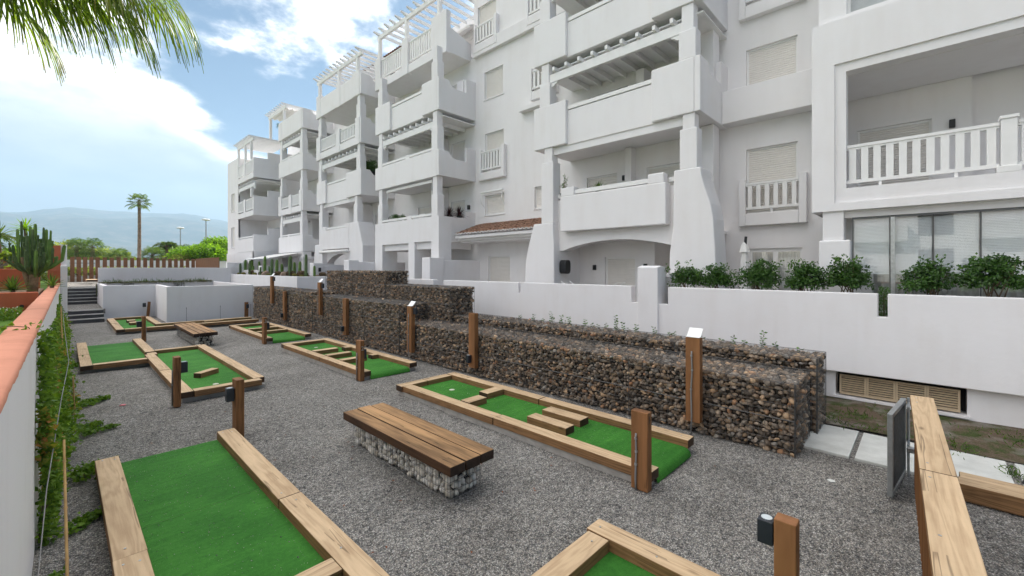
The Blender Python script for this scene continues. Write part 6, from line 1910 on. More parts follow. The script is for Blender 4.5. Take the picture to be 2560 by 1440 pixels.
for i, (y, r, x) in enumerate(BCOL):
    m = MB(); n = 40; prof = [(0.55, 0.0), (0.85, 0.25), (1.0, 0.6), (0.97, 0.95), (0.8, 1.25), (0.5, 1.42), (0.15, 1.45)]
    vs = []; fs = []
    for rr, z in prof:
        for j in range(n):
            a = 2 * math.pi * j / n; k = r * rr * (1 - 0.13 * (j % 2))
            vs.append((x + math.cos(a) * k, y + math.sin(a) * k, 2.08 + z * r))
    for q in range(len(prof) - 1):
        for j in range(n):
            fs.append((q * n + j, q * n + (j + 1) % n, (q + 1) * n + (j + 1) % n, (q + 1) * n + j))
    fs.append(tuple((len(prof) - 1) * n + j for j in range(n)))
    o = m.add(vs, fs).build("barrel_cactus", BARRELD if r > 0.18 else BARREL)
    tag(o, "%s barrel cactus in the white planter" % (BL[i] + (" from the left" if 0 < i < 12 else "")), "cactus", "barrel cacti in the white planter")
for i, (y, s_, x) in enumerate(((34.9, 0.2, 9.6), (31.3, 0.3, 9.2), (28.2, 0.3, 9.3), (23.98, 0.12, 9.6))):
    vs, fs = SB[i]
    o = arr_obj("planter_rock", vs * s_ * np.array([1, 1, 1.3]) + np.array([x, y, 2.18]), fs, ROCK, smooth=False)
    tag(o, ["small rock at the left among the cacti", "pile-like grey rock among the planter cacti", "tan rounded rock among the planter cacti", "small rock at the right end of the planter"][i], "rock", "rocks in the cactus planter")
# creeping plants on the far planter
P = np.stack([npr.uniform(1.4, 6.9, 5200), npr.normal(34.52, 0.13, 5200), 1.70 + np.abs(npr.normal(0, 0.035, 5200))], 1)
hang = npr.random(5200)
xm = np.sin(P[:, 0] * 2.7) + np.sin(P[:, 0] * 5.1 + 1) > 0.75
k = (hang < 0.5) & xm
P[k, 1] = 34.385; P[k, 2] = 1.72 - npr.random(k.sum()) ** 1.5 * 0.38
k2 = P[:, 0] < 1.75
P[k2, 2] = np.where(npr.random(k2.sum()) < 0.6, 1.72 - npr.random(k2.sum()) * 0.75, P[k2, 2]); P[k2, 0] = np.where(P[k2, 2] < 1.68, 1.31, P[k2, 0])
cr = empty("creeping_groundcover", (4, 34.5, 1.7), "brownish green creeper spilling over the edge of the far planter", "creeper")
leaves("foliage", P, sphere_dirs(len(P)), 0.06, 0.03, DRYG, cr)
P = np.stack([npr.uniform(1.6, 6.8, 420), npr.normal(34.9, 0.2, 420), np.full(420, 1.70)], 1)
leaves("grass_tufts", P, npr.normal(size=(420, 3)) * 0.35 + np.array([0, 0, 1]), npr.uniform(0.08, 0.32, 420) * (npr.random(420) + 0.3), 0.02, GRASS, cr, kind="stuff")

# ================================================================== ivy on the left wall
IV = empty("ivy_vine", (0.0, 12, 0), "ivy with green and reddening leaves climbing the left boundary wall", "ivy")
n = 19000
u = npr.random(n)
yy = 5.9 + 19.0 * u ** 1.35
top = 0.95 + 0.45 * np.sin(yy * 1.7) * np.sin(yy * 0.61 + 1.0) + 0.25 * np.sin(yy * 4.3)
vine = np.zeros(n, bool)
for c_, w_, h_ in ((6.35, 0.28, 2.0), (6.9, 0.25, 1.75), (9.3, 0.22, 1.75), (12.5, 0.4, 1.6), (17.0, 0.8, 1.65), (21.5, 1.0, 1.7)):
    k = np.abs(yy - c_) < w_
    top[k] = np.maximum(top[k], h_ * (1 - 0.25 * (np.abs(yy[k] - c_) / w_) ** 2)); vine |= k
zz = top * npr.random(n) ** 0.85
bulge = 0.055 + 0.12 * np.exp(-((zz - 0.45) / 0.45) ** 2) * np.clip((yy - 6.2) / 2.0, 0.35, 1)
xx = -0.19 + np.abs(npr.normal(0, 1, n)) * 0.5 * bulge + npr.random(n) * bulge
holes = (np.sin(yy * 5.3 + zz * 4.1) + np.sin(yy * 2.1 - zz * 6.3 + 2) > 0.75) & (zz > 0.25)
keep = ~holes & (zz > 0.01)
P = np.stack([xx, yy, zz], 1)[keep]
n = len(P)
T = npr.random(n) * 0.72
red = (np.sin(P[:, 1] * 1.9 + P[:, 2] * 2.3) > 0.35) & (npr.random(n) < 0.32) & (P[:, 2] < 1.3)
T[red] = npr.uniform(0.8, 1.0, red.sum())
D = npr.normal(size=(n, 3)) * 0.6 + np.array([0.8, -0.3, -0.25])
leaves("foliage", P, D, npr.uniform(0.035, 0.075, n), npr.uniform(0.035, 0.06, n), LEAF_I, IV, T)
# runners over the gravel
P, D, T = [], [], []
for (x0, y0, x1, y1, w_, nn) in ((0.15, 11.3, 0.62, 11.75, 0.11, 420), (0.15, 9.6, 0.42, 9.9, 0.10, 260), (0.15, 9.35, 0.62, 9.55, 0.07, 200), (0.1, 7.55, 0.44, 7.8, 0.13, 520), (0.05, 6.05, 0.3, 6.3, 0.07, 170), (0.1, 16.0, 0.35, 16.6, 0.12, 220), (-0.15, 4.75, -0.02, 5.3, 0.06, 150)):
    for i in range(nn):
        t = rng.random(); s_ = 1 - 0.75 * t
        P.append((x0 + (x1 - x0) * t + rng.gauss(0, w_) * s_ * 0.6, y0 + (y1 - y0) * t + rng.gauss(0, w_) * s_, abs(rng.gauss(0, 0.05 * s_)) + 0.01)); D.append((rng.gauss(0, 1), rng.gauss(0, 1), 0.35)); T.append(rng.random() * 0.6)
leaves("runners", np.array(P), np.array(D), 0.05, 0.045, LEAF_I, IV, np.array(T))
# sprig that reaches over the coping
P = np.array([(-0.16 - 0.022 * i, 6.35 - 0.01 * i, 2.02 + 0.03 * math.sin(i * 0.9)) for i in range(14)] + [(-0.16 + rng.uniform(-.02, .03), 6.3 + rng.uniform(-.05, .05), 2.02 - 0.03 * i) for i in range(24)])
leaves("sprig", P, npr.normal(size=(len(P), 3)) * 0.6 + np.array([0.1, -0.5, 0.3]), 0.055, 0.05, LEAF_I, IV, npr.random(len(P)) * 0.4 + 0.35, kind="stuff")
m = MB()
for i in range(46):
    y = 6.0 + 18.5 * rng.random(); h = rng.uniform(0.8, 1.7)
    m.tube([(-0.17, y, 0), (-0.15 + rng.uniform(0, .1), y + rng.uniform(-.15, .15), h * 0.5), (-0.17, y + rng.uniform(-.2, .2), h)], [0.008, 0.006, 0.003], 4)
m.tube([(-0.2, 6.4, 1.9), (-0.24, 6.33, 2.02), (-0.33, 6.3, 2.04), (-0.47, 6.24, 2.05)], 0.004, 4)
m.build("stems", BARK, IV)["kind"] = "stuff"
cg = "bamboo canes propping the ivy"
for i, (x0, y0, z0, x1, y1, z1, lab) in enumerate(((0.02, 5.05, 0, 0.0, 5.85, 0.98, "nearest bamboo cane standing in the gravel by the left wall"), (0.12, 9.4, 0.1, 0.09, 8.75, 1.05, "leaning bamboo cane half hidden in the middle of the ivy"), (0.0, 14.0, 0.0, -0.05, 14.6, 1.7, "farther tall bamboo cane in the ivy"))):
    m = MB(); a, b_ = Vector((x0, y0, z0)), Vector((x1, y1, z1))
    m.cyl(a, b_, 0.011, 0.009, 8)
    for k in range(1, 6):
        p = a.lerp(b_, k / 6); d = (b_ - a).normalized() * 0.006
        m.cyl(p - d, p + d, 0.0135, n=8)
    tag(m.build("bamboo_cane", BAMBOO, smooth=False), lab, "cane", cg)
m = MB()
m.tube([(-0.14, 4.2, 0.25), (-0.10, 5.3, 0.75), (-0.02, 6.9, 1.15), (0.05, 9.2, 1.2), (0.0, 12.0, 1.5), (-0.02, 16.0, 1.62), (-0.05, 24.9, 1.8)], 0.004, 5)
tag(m.build("trellis_wire", GREYP), "slack grey wire strung along the ivy at the left wall", "wire")

# ================================================================== garden left of the wall
tag(MB().box(-30, -0.44, -4, 60, -0.05, 1.45).build("lawn", m_plain("lawn_green", (0.075, 0.16, 0.02), 0.9, 0.15, var=0.35, scale=30, bump=0.6, bscale=90)), "bright green lawn of the neighbouring garden", None, kind="structure")
tw = empty("garden_wall", (-2, 16, 1.4), "terracotta garden retaining wall left of the boundary wall with a round drain pipe", "wall")
MB().box(-8, -0.45, 16.0, 16.22, 1.40, 2.0).build("wall_panel", TERRA, tw, bevel=0.02)
MB().cyl((-0.72, 15.98, 1.66), (-0.72, 16.05, 1.66), 0.055, n=18).build("drain_rim", TERRA, tw)
MB().cyl((-0.72, 15.97, 1.66), (-0.72, 15.99, 1.66), 0.042, n=18).build("drain", BLACK, tw)
tag(MB().box(-8, -0.46, 16.2, 21.0, 1.4, 1.93).build("garden_bed", m_plain("dry_bed_soil", (0.21, 0.15, 0.10), 0.95, 0.1, var=0.35, scale=12, bump=0.5)), "dry soil bed behind the terracotta wall", None, kind="structure")
tag(MB().box(-8, -0.72, 21.0, 21.25, 1.5, 2.57).build("garden_wall", TERRA, bevel=0.02), "higher terracotta wall at the back of the cactus bed", "wall")
tag(MB().box(-8, -0.7, 27.0, 27.3, 1.5, 3.1).build("garden_wall", TERRA, bevel=0.02), "far terracotta wall behind the frangipani leaves", "wall")
# flowering hedge
HG = empty("flowering_hedge", (-1.2, 14.6, 1.45), "low green hedge with white flowers at the foot of the terracotta wall", "hedge")
n = 5200
P = np.stack([npr.uniform(-3.2, -0.66, n), npr.normal(14.75, 0.28, n), 1.44 + np.abs(npr.normal(0, 1, n)).clip(0, 1.4) * 0.16], 1)
leaves("foliage", P, sphere_dirs(n) + np.array([0, 0, 0.8]), 0.05, 0.03, LEAF_I, HG, npr.random(n) * 0.55)
n = 260
P = np.stack([npr.uniform(-3.0, -0.68, n), npr.normal(14.72, 0.25, n), 1.60 + npr.random(n) * 0.10], 1)
leaves("flowers", P, sphere_dirs(n) + np.array([0, -0.5, 1.2]), 0.035, 0.035, FLOWW, HG)
# candelabra cactus
CK = empty("candelabra_cactus", (-0.62, 18.2, 1.93), "large candelabra cactus with many upright arms beyond the terracotta coping", "cactus")
m = MB(); base_c = Vector((-0.62, 18.2, 1.9))
m.tube([base_c, base_c + Vector((0.02, 0, 0.3)), base_c + Vector((0.05, 0, 0.62)), base_c + Vector((0.06, 0, 0.85))], [0.12, 0.10, 0.11, 0.08], 10)
m.tube([base_c + Vector((-0.03, 0, 0.1)), base_c + Vector((-0.12, 0.02, 0.5)), base_c + Vector((-0.2, 0.05, 1.0))], [0.07, 0.065, 0.05], 9)
m.build("trunk", m_plain("corky_cactus_trunk", (0.21, 0.145, 0.085), 0.9, 0.2, var=0.4, scale=9, bump=0.6, bscale=30), CK, smooth=True)
ARMS = [(-0.48, 0.9, 0.0), (-0.40, 1.35, 0.2), (-0.30, 1.75, -0.1), (-0.24, 2.02, 0.15), (-0.20, 1.6, 0.3), (-0.12, 1.62, -0.25), (-0.07, 1.88, 0.1), (-0.02, 1.80, -0.2), (0.02, 1.97, 0.2), (0.07, 1.62, 0.0), (0.10, 1.45, -0.3), (0.15, 1.55, 0.25),
        (0.19, 1.86, -0.1), (0.24, 1.82, 0.1), (0.29, 1.55, 0.3), (0.33, 1.78, -0.2), (0.36, 1.3, 0.0), (0.45, 1.05, 0.15), (0.60, 1.38, 0.0), (-0.14, 1.2, -0.4), (0.05, 1.2, -0.45), (0.2, 1.15, -0.4), (-0.34, 1.05, -0.3), (0.3, 0.95, -0.35)]
for dx, top_, dy in ARMS:
    s0 = base_c + Vector((0.05 + dx * 0.18, dy * 0.2, 0.42 + 0.18 * rng.random()))
    el = base_c + Vector((0.03 + dx * 0.92, dy * 0.9, 0.62 + abs(dx) * 0.45 + 0.1 * rng.random()))
    tp = base_c + Vector((0.03 + dx, dy, top_))
    pts = [s0, s0.lerp(el, 0.55) + Vector((0, 0, -0.03)), el, el.lerp(tp, 0.35), el.lerp(tp, 0.75), tp - Vector((0, 0, 0.03)), tp]
    a = MB(); r = rng.uniform(0.032, 0.045)
    ribbed(a, pts, [r * 0.8, r, r, r, r, r * 0.85, r * 0.35], 4)
    for sd in range(rng.choice((0, 1, 1, 2))):
        q0 = el.lerp(tp, rng.uniform(0.45, 0.8)); az_ = rng.uniform(0, 6.28); of = Vector((math.cos(az_), math.sin(az_) * 0.6, 0)) * rng.uniform(0.07, 0.11)
        q2 = q0 + of + Vector((0, 0, rng.uniform(0.12, 0.28)))
        ribbed(a, [q0, q0 + of * 0.8 + Vector((0, 0, 0.02)), q0 + of + Vector((0, 0, 0.07)), q2 - Vector((0, 0, 0.02)), q2], [r * 0.6, r * 0.8, r * 0.85, r * 0.75, r * 0.3], 4)
    a.build("arm", CACT if rng.random() < 0.55 else CACTY, CK)
for i, (x, y, z, L_, w_, n_, lab) in enumerate(((-0.95, 17.6, 1.95, 0.46, 0.06, 42, "spiky dark green agave left of the candelabra cactus"), (-1.34, 17.0, 1.98, 0.42, 0.09, 26, "pale green agave at the far left edge"), (-0.25, 18.9, 2.0, 0.45, 0.05, 30, "spiky agave half hidden behind the cactus trunk"))):
    e_ = empty("agave", (x, y, z), lab, "agave", "agaves in the terracotta bed")
    spiky(e_, (x, y, z + 0.04), n_, L_, w_, AGAVE if i == 1 else LEAF_P)
    MB().cyl((x, y, z - 0.08), (x, y, z + 0.1), 0.06, 0.04, 8).build("stem", BARK, e_)
for i, (x, y, zt, L_, lab) in enumerate(((-0.92, 22.2, 3.95, 0.42, "yucca rosette rising above the candelabra cactus"), (-1.48, 21.8, 3.65, 0.5, "tall yucca at the far left edge above the frangipani"), (-1.12, 22.6, 3.1, 0.42, "lower yucca rosette among the bright leaves at left"))):
    e_ = empty("yucca", (x, y, 1.5), lab, "yucca", "yuccas behind the cactus bed")
    spiky(e_, (x, y, zt), 46, L_, 0.05, LEAF_T if i != 1 else LEAF_P, (-0.6, 1.4), 0.15)
    MB().tube([(x + 0.1, y, 1.5), (x + 0.06, y, 2.6), (x, y, zt)], [0.06, 0.05, 0.04], 7).build("stem", BARK, e_)
FG = empty("frangipani_tree", (-1.5, 17.9, 1.9), "frangipani with bare grey branches and yellow green leaves at the left edge", "tree")
m = MB(); tips = []
def branch(p, d, L, r, lev):
    q = p + d * L
    m.tube([p, p.lerp(q, 0.5) + Vector((0, 0, -0.02)), q], [r, r * 0.85, r * 0.72], 5)
    if lev == 0:
        tips.append(q); return
    for k in range(rng.choice((2, 3))):
        a = rng.uniform(0, 6.28)
        branch(q, (d + Vector((math.cos(a), math.sin(a), rng.uniform(-.1, .5))) * 0.75).normalized(), L * rng.uniform(0.65, 0.9), r * 0.68, lev - 1)
for b0 in ((-1.75, 18.4, 1.9), (-2.1, 19.2, 1.9), (-1.6, 20.0, 1.9)):
    branch(Vector(b0), Vector((0.15, 0, 1)).normalized(), 0.42, 0.045, 3)
m.build("branches", m_plain("grey_frangipani_bark", (0.27, 0.235, 0.2), 0.85, 0.2, var=0.25), FG, smooth=True)
P, D = [], []
for t in tips:
    for k in range(16):
        a = k * 2.4; P.append(tuple(t)); D.append((math.cos(a), math.sin(a), rng.uniform(-.2, .8)))
leaves("foliage", np.array(P), np.array(D), npr.uniform(0.16, 0.28, len(P)), 0.075, LEAF_Y, FG)
# bright shrubs filling the garden behind
for i, (x, y, h, r, mt, lab) in enumerate(((-2.2, 24.0, 1.9, 1.0, LEAF_Y, "sunlit yellow green shrub behind the terracotta walls"), (-1.6, 30.0, 2.2, 0.9, LEAF_T, "sunlit green shrub further back in the left garden"), (-3.2, 27.5, 2.7, 1.4, LEAF_T, "dense bright shrub mass at the far left"))):
    leafy_tree(lab, x, y, 1.45, h, r, mt, (34, 34), (0.16, 0.07), "shrubs of the left garden", "garden_shrub")
e_ = empty("feather_palm", (-2.6, 24.5, 1.45), "thin feather palm fronds at the left edge above the garden", "palm")
frond_palm(e_, (-2.3, 24.5, 3.7), 12, 1.5, LEAF_P, 0.6, (0.1, 1.2), 30, 0.02, 0.3)
MB().cyl((-2.3, 24.5, 1.4), (-2.3, 24.5, 3.7), 0.09, 0.07, 9).build("trunk", PALMB, e_)

# ================================================================== near fan palm: trunk just outside, leaves hang into the top left
NP_ = empty("fan_palm", (-1.0, 10.4, 1.45), "fan palm whose drooping green fronds hang into the top left corner", "palm")
tr = MB(); pts = []; rd = []
for i in range(15):
    z = 1.3 + 6.2 * i / 14
    pts.append((-1.08 + 0.02 * math.sin(i), 10.45, z)); rd.append(0.17 + 0.02 * math.sin(i * 2.1) + (0.03 if i > 10 else 0))
tr.tube(pts, rd, 14)
for i in range(150):
    a = rng.uniform(0, 6.28); z = rng.uniform(2.6, 7.2); c0 = Vector((-1.08 + math.cos(a) * 0.17, 10.45 + math.sin(a) * 0.17, z))
    c1 = c0 + Vector((math.cos(a) * 0.07, math.sin(a) * 0.07, 0.12)); s_ = Vector((-math.sin(a), math.cos(a), 0)) * 0.035
    tr.add([tuple(c0 - s_), tuple(c0 + s_), tuple(c1)], [(0, 1, 2)])
tr.build("trunk", PALMB, NP_)
hubC = Vector((-1.05, 10.4, 7.5))
RT = Vector((0.692, -0.7218, 0)); FW = Vector((0.7218, 0.692, 0))
V, F, T = [], [], []; pm = MB()
# (distance right of the trunk, towards the house, hub height, outward pitch, leaf length, tone)
LEAVES = [(0.55, 0.10, 7.05, -0.35, 1.15, 0.55), (0.95, -0.25, 7.15, -0.25, 1.2, 0.75), (1.35, 0.15, 7.25, -0.30, 1.25, 0.35), (1.75, -0.1, 7.30, -0.35, 1.25, 0.65), (2.05, 0.3, 7.28, -0.45, 1.2, 0.25), (2.1, -0.3, 7.1, -0.6, 1.05, 0.8),
          (0.25, -0.3, 6.9, -0.5, 1.05, 0.4), (2.05, 0.9, 7.45, -0.5, 1.1, 0.45), (1.0, 0.6, 7.4, -0.2, 1.2, 0.3),
          (0.75, -0.1, 6.95, -0.45, 1.1, 0.6), (1.15, 0.05, 7.0, -0.5, 1.15, 0.45), (1.5, -0.2, 7.05, -0.5, 1.1, 0.7), (1.8, 0.2, 7.05, -0.6, 1.15, 0.5), (0.4, 0.2, 6.8, -0.6, 1.0, 0.75)]
for rgt, fwd, hz, pit, L_, tn in LEAVES:
    h = Vector((-1.05, 10.4, 0)) + RT * rgt + FW * fwd + Vector((0, 0, hz))
    o = (h - hubC); o.z = 0; o = o.normalized() * math.cos(pit) + Vector((0, 0, math.sin(pit)))
    s_ = o.cross(Vector((0, 0, 1))).normalized()
    s_ = (s_ + Vector((0, 0, rng.uniform(-.25, .25)))).normalized()
    pm.tube([hubC, hubC.lerp(h, 0.5) + Vector((0, 0, 0.18)), h], [0.022, 0.018, 0.012], 5)
    fan_leaf(h, o, s_, L_, 46, 3.9, 0.62, V, F, T, tn, 0.042)
# leaves on the far side complete the crown
for i in range(12):
    az = 1.2 + i * 0.42; el = 0.1 + 0.9 * ((i * 0.618) % 1)
    o = Vector((math.cos(az) * math.cos(el), math.sin(az) * math.cos(el), math.sin(el)))
    h = hubC + o * 1.1
    pm.tube([hubC, h], [0.022, 0.012], 5)
    fan_leaf(h, o, o.cross(Vector((0, 0, 1))).normalized(), 1.1, 30, 3.7, 0.5, V, F, T, rng.random() * 0.7, 0.05)
arr_obj("fronds", V, F, LEAF_F, NP_, T)
pm.build("petioles", m_plain("palm_petiole", (0.20, 0.16, 0.05), 0.6), NP_)

# ================================================================== trees and lamps beyond the fence
def trunk_palm(label, x, y, zt, r, kind, nf, L_, name="palm_tree", pet=0.7):
    e_ = empty(name, (x, y, 0), label, "palm", "palms beyond the board fence")
    m = MB(); n = 40; pts = []; rd = []
    for i in range(n + 1):
        t = i / n
        pts.append((x + 0.10 * math.sin(t * 2.2) * (zt / 10) - 0.1, y, zt * t)); rd.append(r * (1.15 - 0.35 * t) * (1 + 0.07 * (i % 2)))
    m.tube(pts, rd, 10); m.build("trunk", PALMB, e_)
    hub = Vector(pts[-1]) + Vector((0, 0, 0.1))
    if kind == 'fan': fan_crown(e_, hub, nf, pet, L_, 18, 3.4, LEAF_P, 0.3, (-0.75, 1.35), 0.09)
    else: frond_palm(e_, hub, nf, L_, LEAF_P, 0.75, (0.0, 1.3), 22, 0.05, 0.28)
    return e_
trunk_palm("tall slender fan palm standing alone above the board fence", 5.5, 59.6, 9.55, 0.16, 'fan', 24, 0.70, pet=0.62)
for x, y, zt, L_, k, lab in ((1.0, 66.0, 4.7, 1.1, 'fan', "left small fan palm crown above the olive trees"), (2.2, 65.0, 4.7, 1.1, 'fan', "second small fan palm crown above the olive trees"), (4.2, 64.0, 3.6, 1.3, 'fan', "fan palm left of the tall palm trunk"),
                             (7.2, 65.0, 3.9, 1.4, 'fan', "wide fan palm right of the tall palm trunk"), (8.7, 66.4, 5.0, 2.0, 'feather', "feather palm with arching fronds right of the tall palm"), (10.4, 75.0, 4.4, 1.6, 'fan', "dark fan palm left of the nearer street lamp"), (11.6, 74.0, 4.5, 1.6, 'fan', "dark fan palm between the two street lamps")):
    trunk_palm(lab, x, y, zt, 0.2, k, 26, L_)
TR = [(0.2, 74, 5.9, 2.3, LEAF_O, "olive green tree at the far left above the board gate"), (2.2, 72.5, 5.2, 2.2, LEAF_O, "olive green tree behind the first fence boards"), (3.9, 73.0, 5.0, 2.1, LEAF_O, "olive green tree left of the tall palm"), (6.2, 72.0, 3.9, 1.8, LEAF_O, "low olive shrub behind the tall palm"),
      (10.0, 62.5, 5.2, 1.6, LEAF_T, "bright green tree behind the fence corner"), (11.1, 60.5, 5.5, 1.5, LEAF_T, "bright green tree in the middle of the far group"), (12.0, 59.0, 5.2, 1.4, LEAF_T, "bright green tree next to the far flat"), (12.9, 62.5, 6.4, 1.6, LEAF_T, "tallest bright green tree touching the building edge"), (9.4, 61.0, 4.1, 1.2, LEAF_O, "low tree behind the dense boards"), (9.9, 72, 4.6, 1.6, LEAF_O, "dull green tree behind the feather palm"), (14.5, 64, 6.0, 2.0, LEAF_T, "green tree hidden mostly by the building corner")]
for x, y, h, r, mt, lab in TR:
    leafy_tree(lab, x, y, 0, h, r, mt, (70, 42), (0.30, 0.15))
hb_ = empty("street_hedge", (4, 56.5, 0), "green hedge seen between the gate boards", "hedge")
n = 6000
P = np.stack([npr.uniform(-2, 9, n), npr.normal(56.6, 0.3, n), npr.uniform(1.2, 2.65, n)], 1)
leaves("foliage", P, sphere_dirs(n), 0.22, 0.12, LEAF_O, hb_)
def street_lamp(label, x, y, zt):
    e_ = empty("street_lamp", (x, y, 0), label, "street lamp", "street lamps beyond the fence")
    MB().cyl((x, y, 0), (x, y, zt), 0.11, 0.07, 10).build("pole", METAL, e_)
    m = MB().lathe([(0.02, 0.18), (0.35, 0.12), (0.5, 0.02), (0.42, -0.05), (0.1, -0.10), (0.02, -0.1)], (x, y, zt), 14)
    m.build("lamp_head", SIGNW, e_, smooth=True)
street_lamp("slim street lamp right of the feather palm", 11.63, 77.45, 8.35)
street_lamp("taller-looking street lamp nearer the building", 12.58, 66.34, 8.75)

# ================================================================== balcony plants and terrace things
def pot_plant(label, x, y, z, kind, s_=1.0):
    e_ = empty("balcony_plant", (x, y, z), label, "plant", "plants on the balconies")
    MB().lathe([(0.02, 0), (0.10 * s_, 0), (0.13 * s_, 0.2 * s_), (0.115 * s_, 0.2 * s_), (0.10 * s_, 0.16 * s_), (0.01, 0.16 * s_)], (x, y, z), 14).build("pot", TERRA if kind == 'bush' else BLACK, e_)
    c_ = (x, y, z + 0.2 * s_)
    if kind == 'red': spiky(e_, c_, 60, 0.52 * s_, 0.045, LEAF_R, (-0.1, 1.45), 0.35)
    elif kind == 'yucca': spiky(e_, c_, 40, 0.45 * s_, 0.04, LEAF_P, (0.0, 1.45), 0.25)
    elif kind == 'bush':
        P, D, T_, C = crown_points((x, y, z + 0.5 * s_), 0.32 * s_, 0.32 * s_, 0.35 * s_, 26, 24, 0.14 * s_)
        leaves("foliage", P, D, 0.08 * s_, 0.045 * s_, LEAF_D, e_, T_)
    else:
        P, D = [], []
        m = MB()
        for k in range(5):
            tp = Vector((x + rng.uniform(-.15, .15), y + rng.uniform(-.2, .2), z + rng.uniform(0.5, 0.9) * s_)); m.tube([c_, tp], [0.008, 0.004], 4)
            for j in range(12): P.append(tuple(Vector(c_).lerp(tp, 0.3 + 0.7 * j / 12))); D.append((rng.gauss(0, 1), rng.gauss(0, 1), 0.3))
        m.build("stem", BARK, e_); leaves("foliage", np.array(P), np.array(D), 0.09, 0.03, LEAF_H, e_)
pot_plant("dark red cordyline on the first floor side parapet of the arcade bay", 12.55, 16.12, 4.88, 'red', 1.0)
pot_plant("second dark red cordyline hanging over the side parapet", 13.15, 16.12, 4.88, 'red', 1.1)
pot_plant("small round bush on the first floor balcony of the arcade bay", 11.98, 19.9, 4.82, 'bush', 0.7)
pot_plant("tiny round bush next to the middle post of that balcony", 11.98, 19.2, 4.82, 'bush', 0.6)
pot_plant("green yucca behind the first floor rail of the large bay", 12.25, 7.77, 4.95, 'yucca', 0.9)
pot_plant("thin leafy plant beside the left column of the large bay", 12.1, 9.1, 5.0, 'stem', 1.0)
pot_plant("big dark bush on the second floor balcony of the next bay", 12.5, 23.6, 7.75, 'bush', 1.5)
pot_plant("spiky plant above the dark bush on the second floor balcony", 12.65, 23.55, 8.1, 'yucca', 1.4)
pot_plant("low green tuft on the third floor parapet of the same bay", 12.3, 23.5, 10.45, 'yucca', 0.7)
pot_plant("small climber among the balusters of the rooftop terrace", 12.65, 21.3, 13.2, 'stem', 1.2)
pot_plant("small shrub on the far roof terrace under the canvas", 12.2, 37.6, 13.6, 'bush', 0.9)
pot_plant("plant by the arcade opening behind the white pier", 13.0, 17.1, 2.2, 'bush', 0.9)
# folded parasol
PS = empty("folded_parasol", (12.6, 3.47, 0.9), "folded white parasol with a black top beside the glass door", "parasol")
MB().cyl((12.6, 3.47, 0.9), (12.6, 3.47, 3.26), 0.02, n=8).build("pole", PAINT, PS)
MB().cyl((12.6, 3.45, 3.2), (12.6, 3.43, 3.44), 0.035, n=8).build("cap", BLACK, PS)
def cloth(prof, n=20, fold=0.18):
    vs = []; fs = []
    for r, z in prof:
        for j in range(n):
            a = 2 * math.pi * j / n; k = r * (1 + fold * math.cos(a * 5))
            vs.append((12.6 + math.cos(a) * k, 3.47 + math.sin(a) * k, z))
    for i in range(len(prof) - 1):
        for j in range(n): fs.append((i * n + j, i * n + (j + 1) % n, (i + 1) * n + (j + 1) % n, (i + 1) * n + j))
    return MB().add(vs, fs)
cloth([(0.02, 3.30), (0.07, 3.22), (0.11, 3.08), (0.13, 3.02)]).build("canopy_cap", FABRIC, PS, smooth=True)
cloth([(0.06, 3.06), (0.09, 2.8), (0.11, 2.4), (0.12, 1.9), (0.13, 1.6)], 30, 0.25).build("canopy", FABRIC, PS, smooth=True)
# dart board on the buttress
DB = empty("dart_board", (12.14, 9.19, 2.64), "black electronic dart board with coloured ring on the left buttress", "dart board")
pr = []
for i in range(24):
    a = 2 * math.pi * i / 24
    pr.append((12.13 + 0.15 * math.copysign(abs(math.cos(a)) ** 0.6, math.cos(a)), 2.64 + 0.24 * math.copysign(abs(math.sin(a)) ** 0.7, math.sin(a))))
MB().prism(pr, 'y', 8.93, 9.195).build("board", BLACK, DB, bevel=0.006)
m = MB().prism([(12.13 + 0.125 * math.cos(2 * math.pi * i / 28), 2.67 + 0.125 * math.sin(2 * math.pi * i / 28)) for i in range(28)], 'y', 9.146, 8.931)
m.build("target", m_plain("dart_blue", (0.03, 0.06, 0.2), 0.5), DB)
for i in range(10):
    a = 2 * math.pi * i / 10
    c0 = (12.13 + 0.095 * math.cos(a), 2.67 + 0.095 * math.sin(a))
    MB().prism([(c0[0] + 0.018 * math.cos(q * math.pi / 3), c0[1] + 0.018 * math.sin(q * math.pi / 3)) for q in range(6)], 'y', 9.167, 9.1715).build("segment", MATS.setdefault("dart_yellow", None) or m_plain("dart_yellow", (0.5, 0.36, 0.08), 0.5) if i % 2 else m_plain("dart_red%d" % i, (0.35, 0.05, 0.05), 0.5), DB)
# drying racks
for i, (ya, yb, lab) in enumerate(((8.42, 7.95, "left wing of a white folding clothes rack above the terrace wall"), (6.38, 6.85, "right wing of a white folding clothes rack above the terrace wall"))):
    e_ = empty("clothes_rack", (11.3, ya, 0.9), lab, "clothes rack", "clothes racks behind the terrace wall")
    m = MB()
    zt, zb = 2.18, 1.90
    for x in (11.05, 11.5):
        m.cyl((x, ya, zt), (x, yb, zb), 0.009, n=6); m.cyl((x, yb, zb), (x, (ya + yb) / 2, 0.9), 0.009, n=6)
    for k in range(6):
        t = k / 5
        m.cyl((11.05, ya + (yb - ya) * t, zt + (zb - zt) * t), (11.5, ya + (yb - ya) * t, zt + (zb - zt) * t), 0.005, n=5)
    m.build("frame", SIGNW, e_)
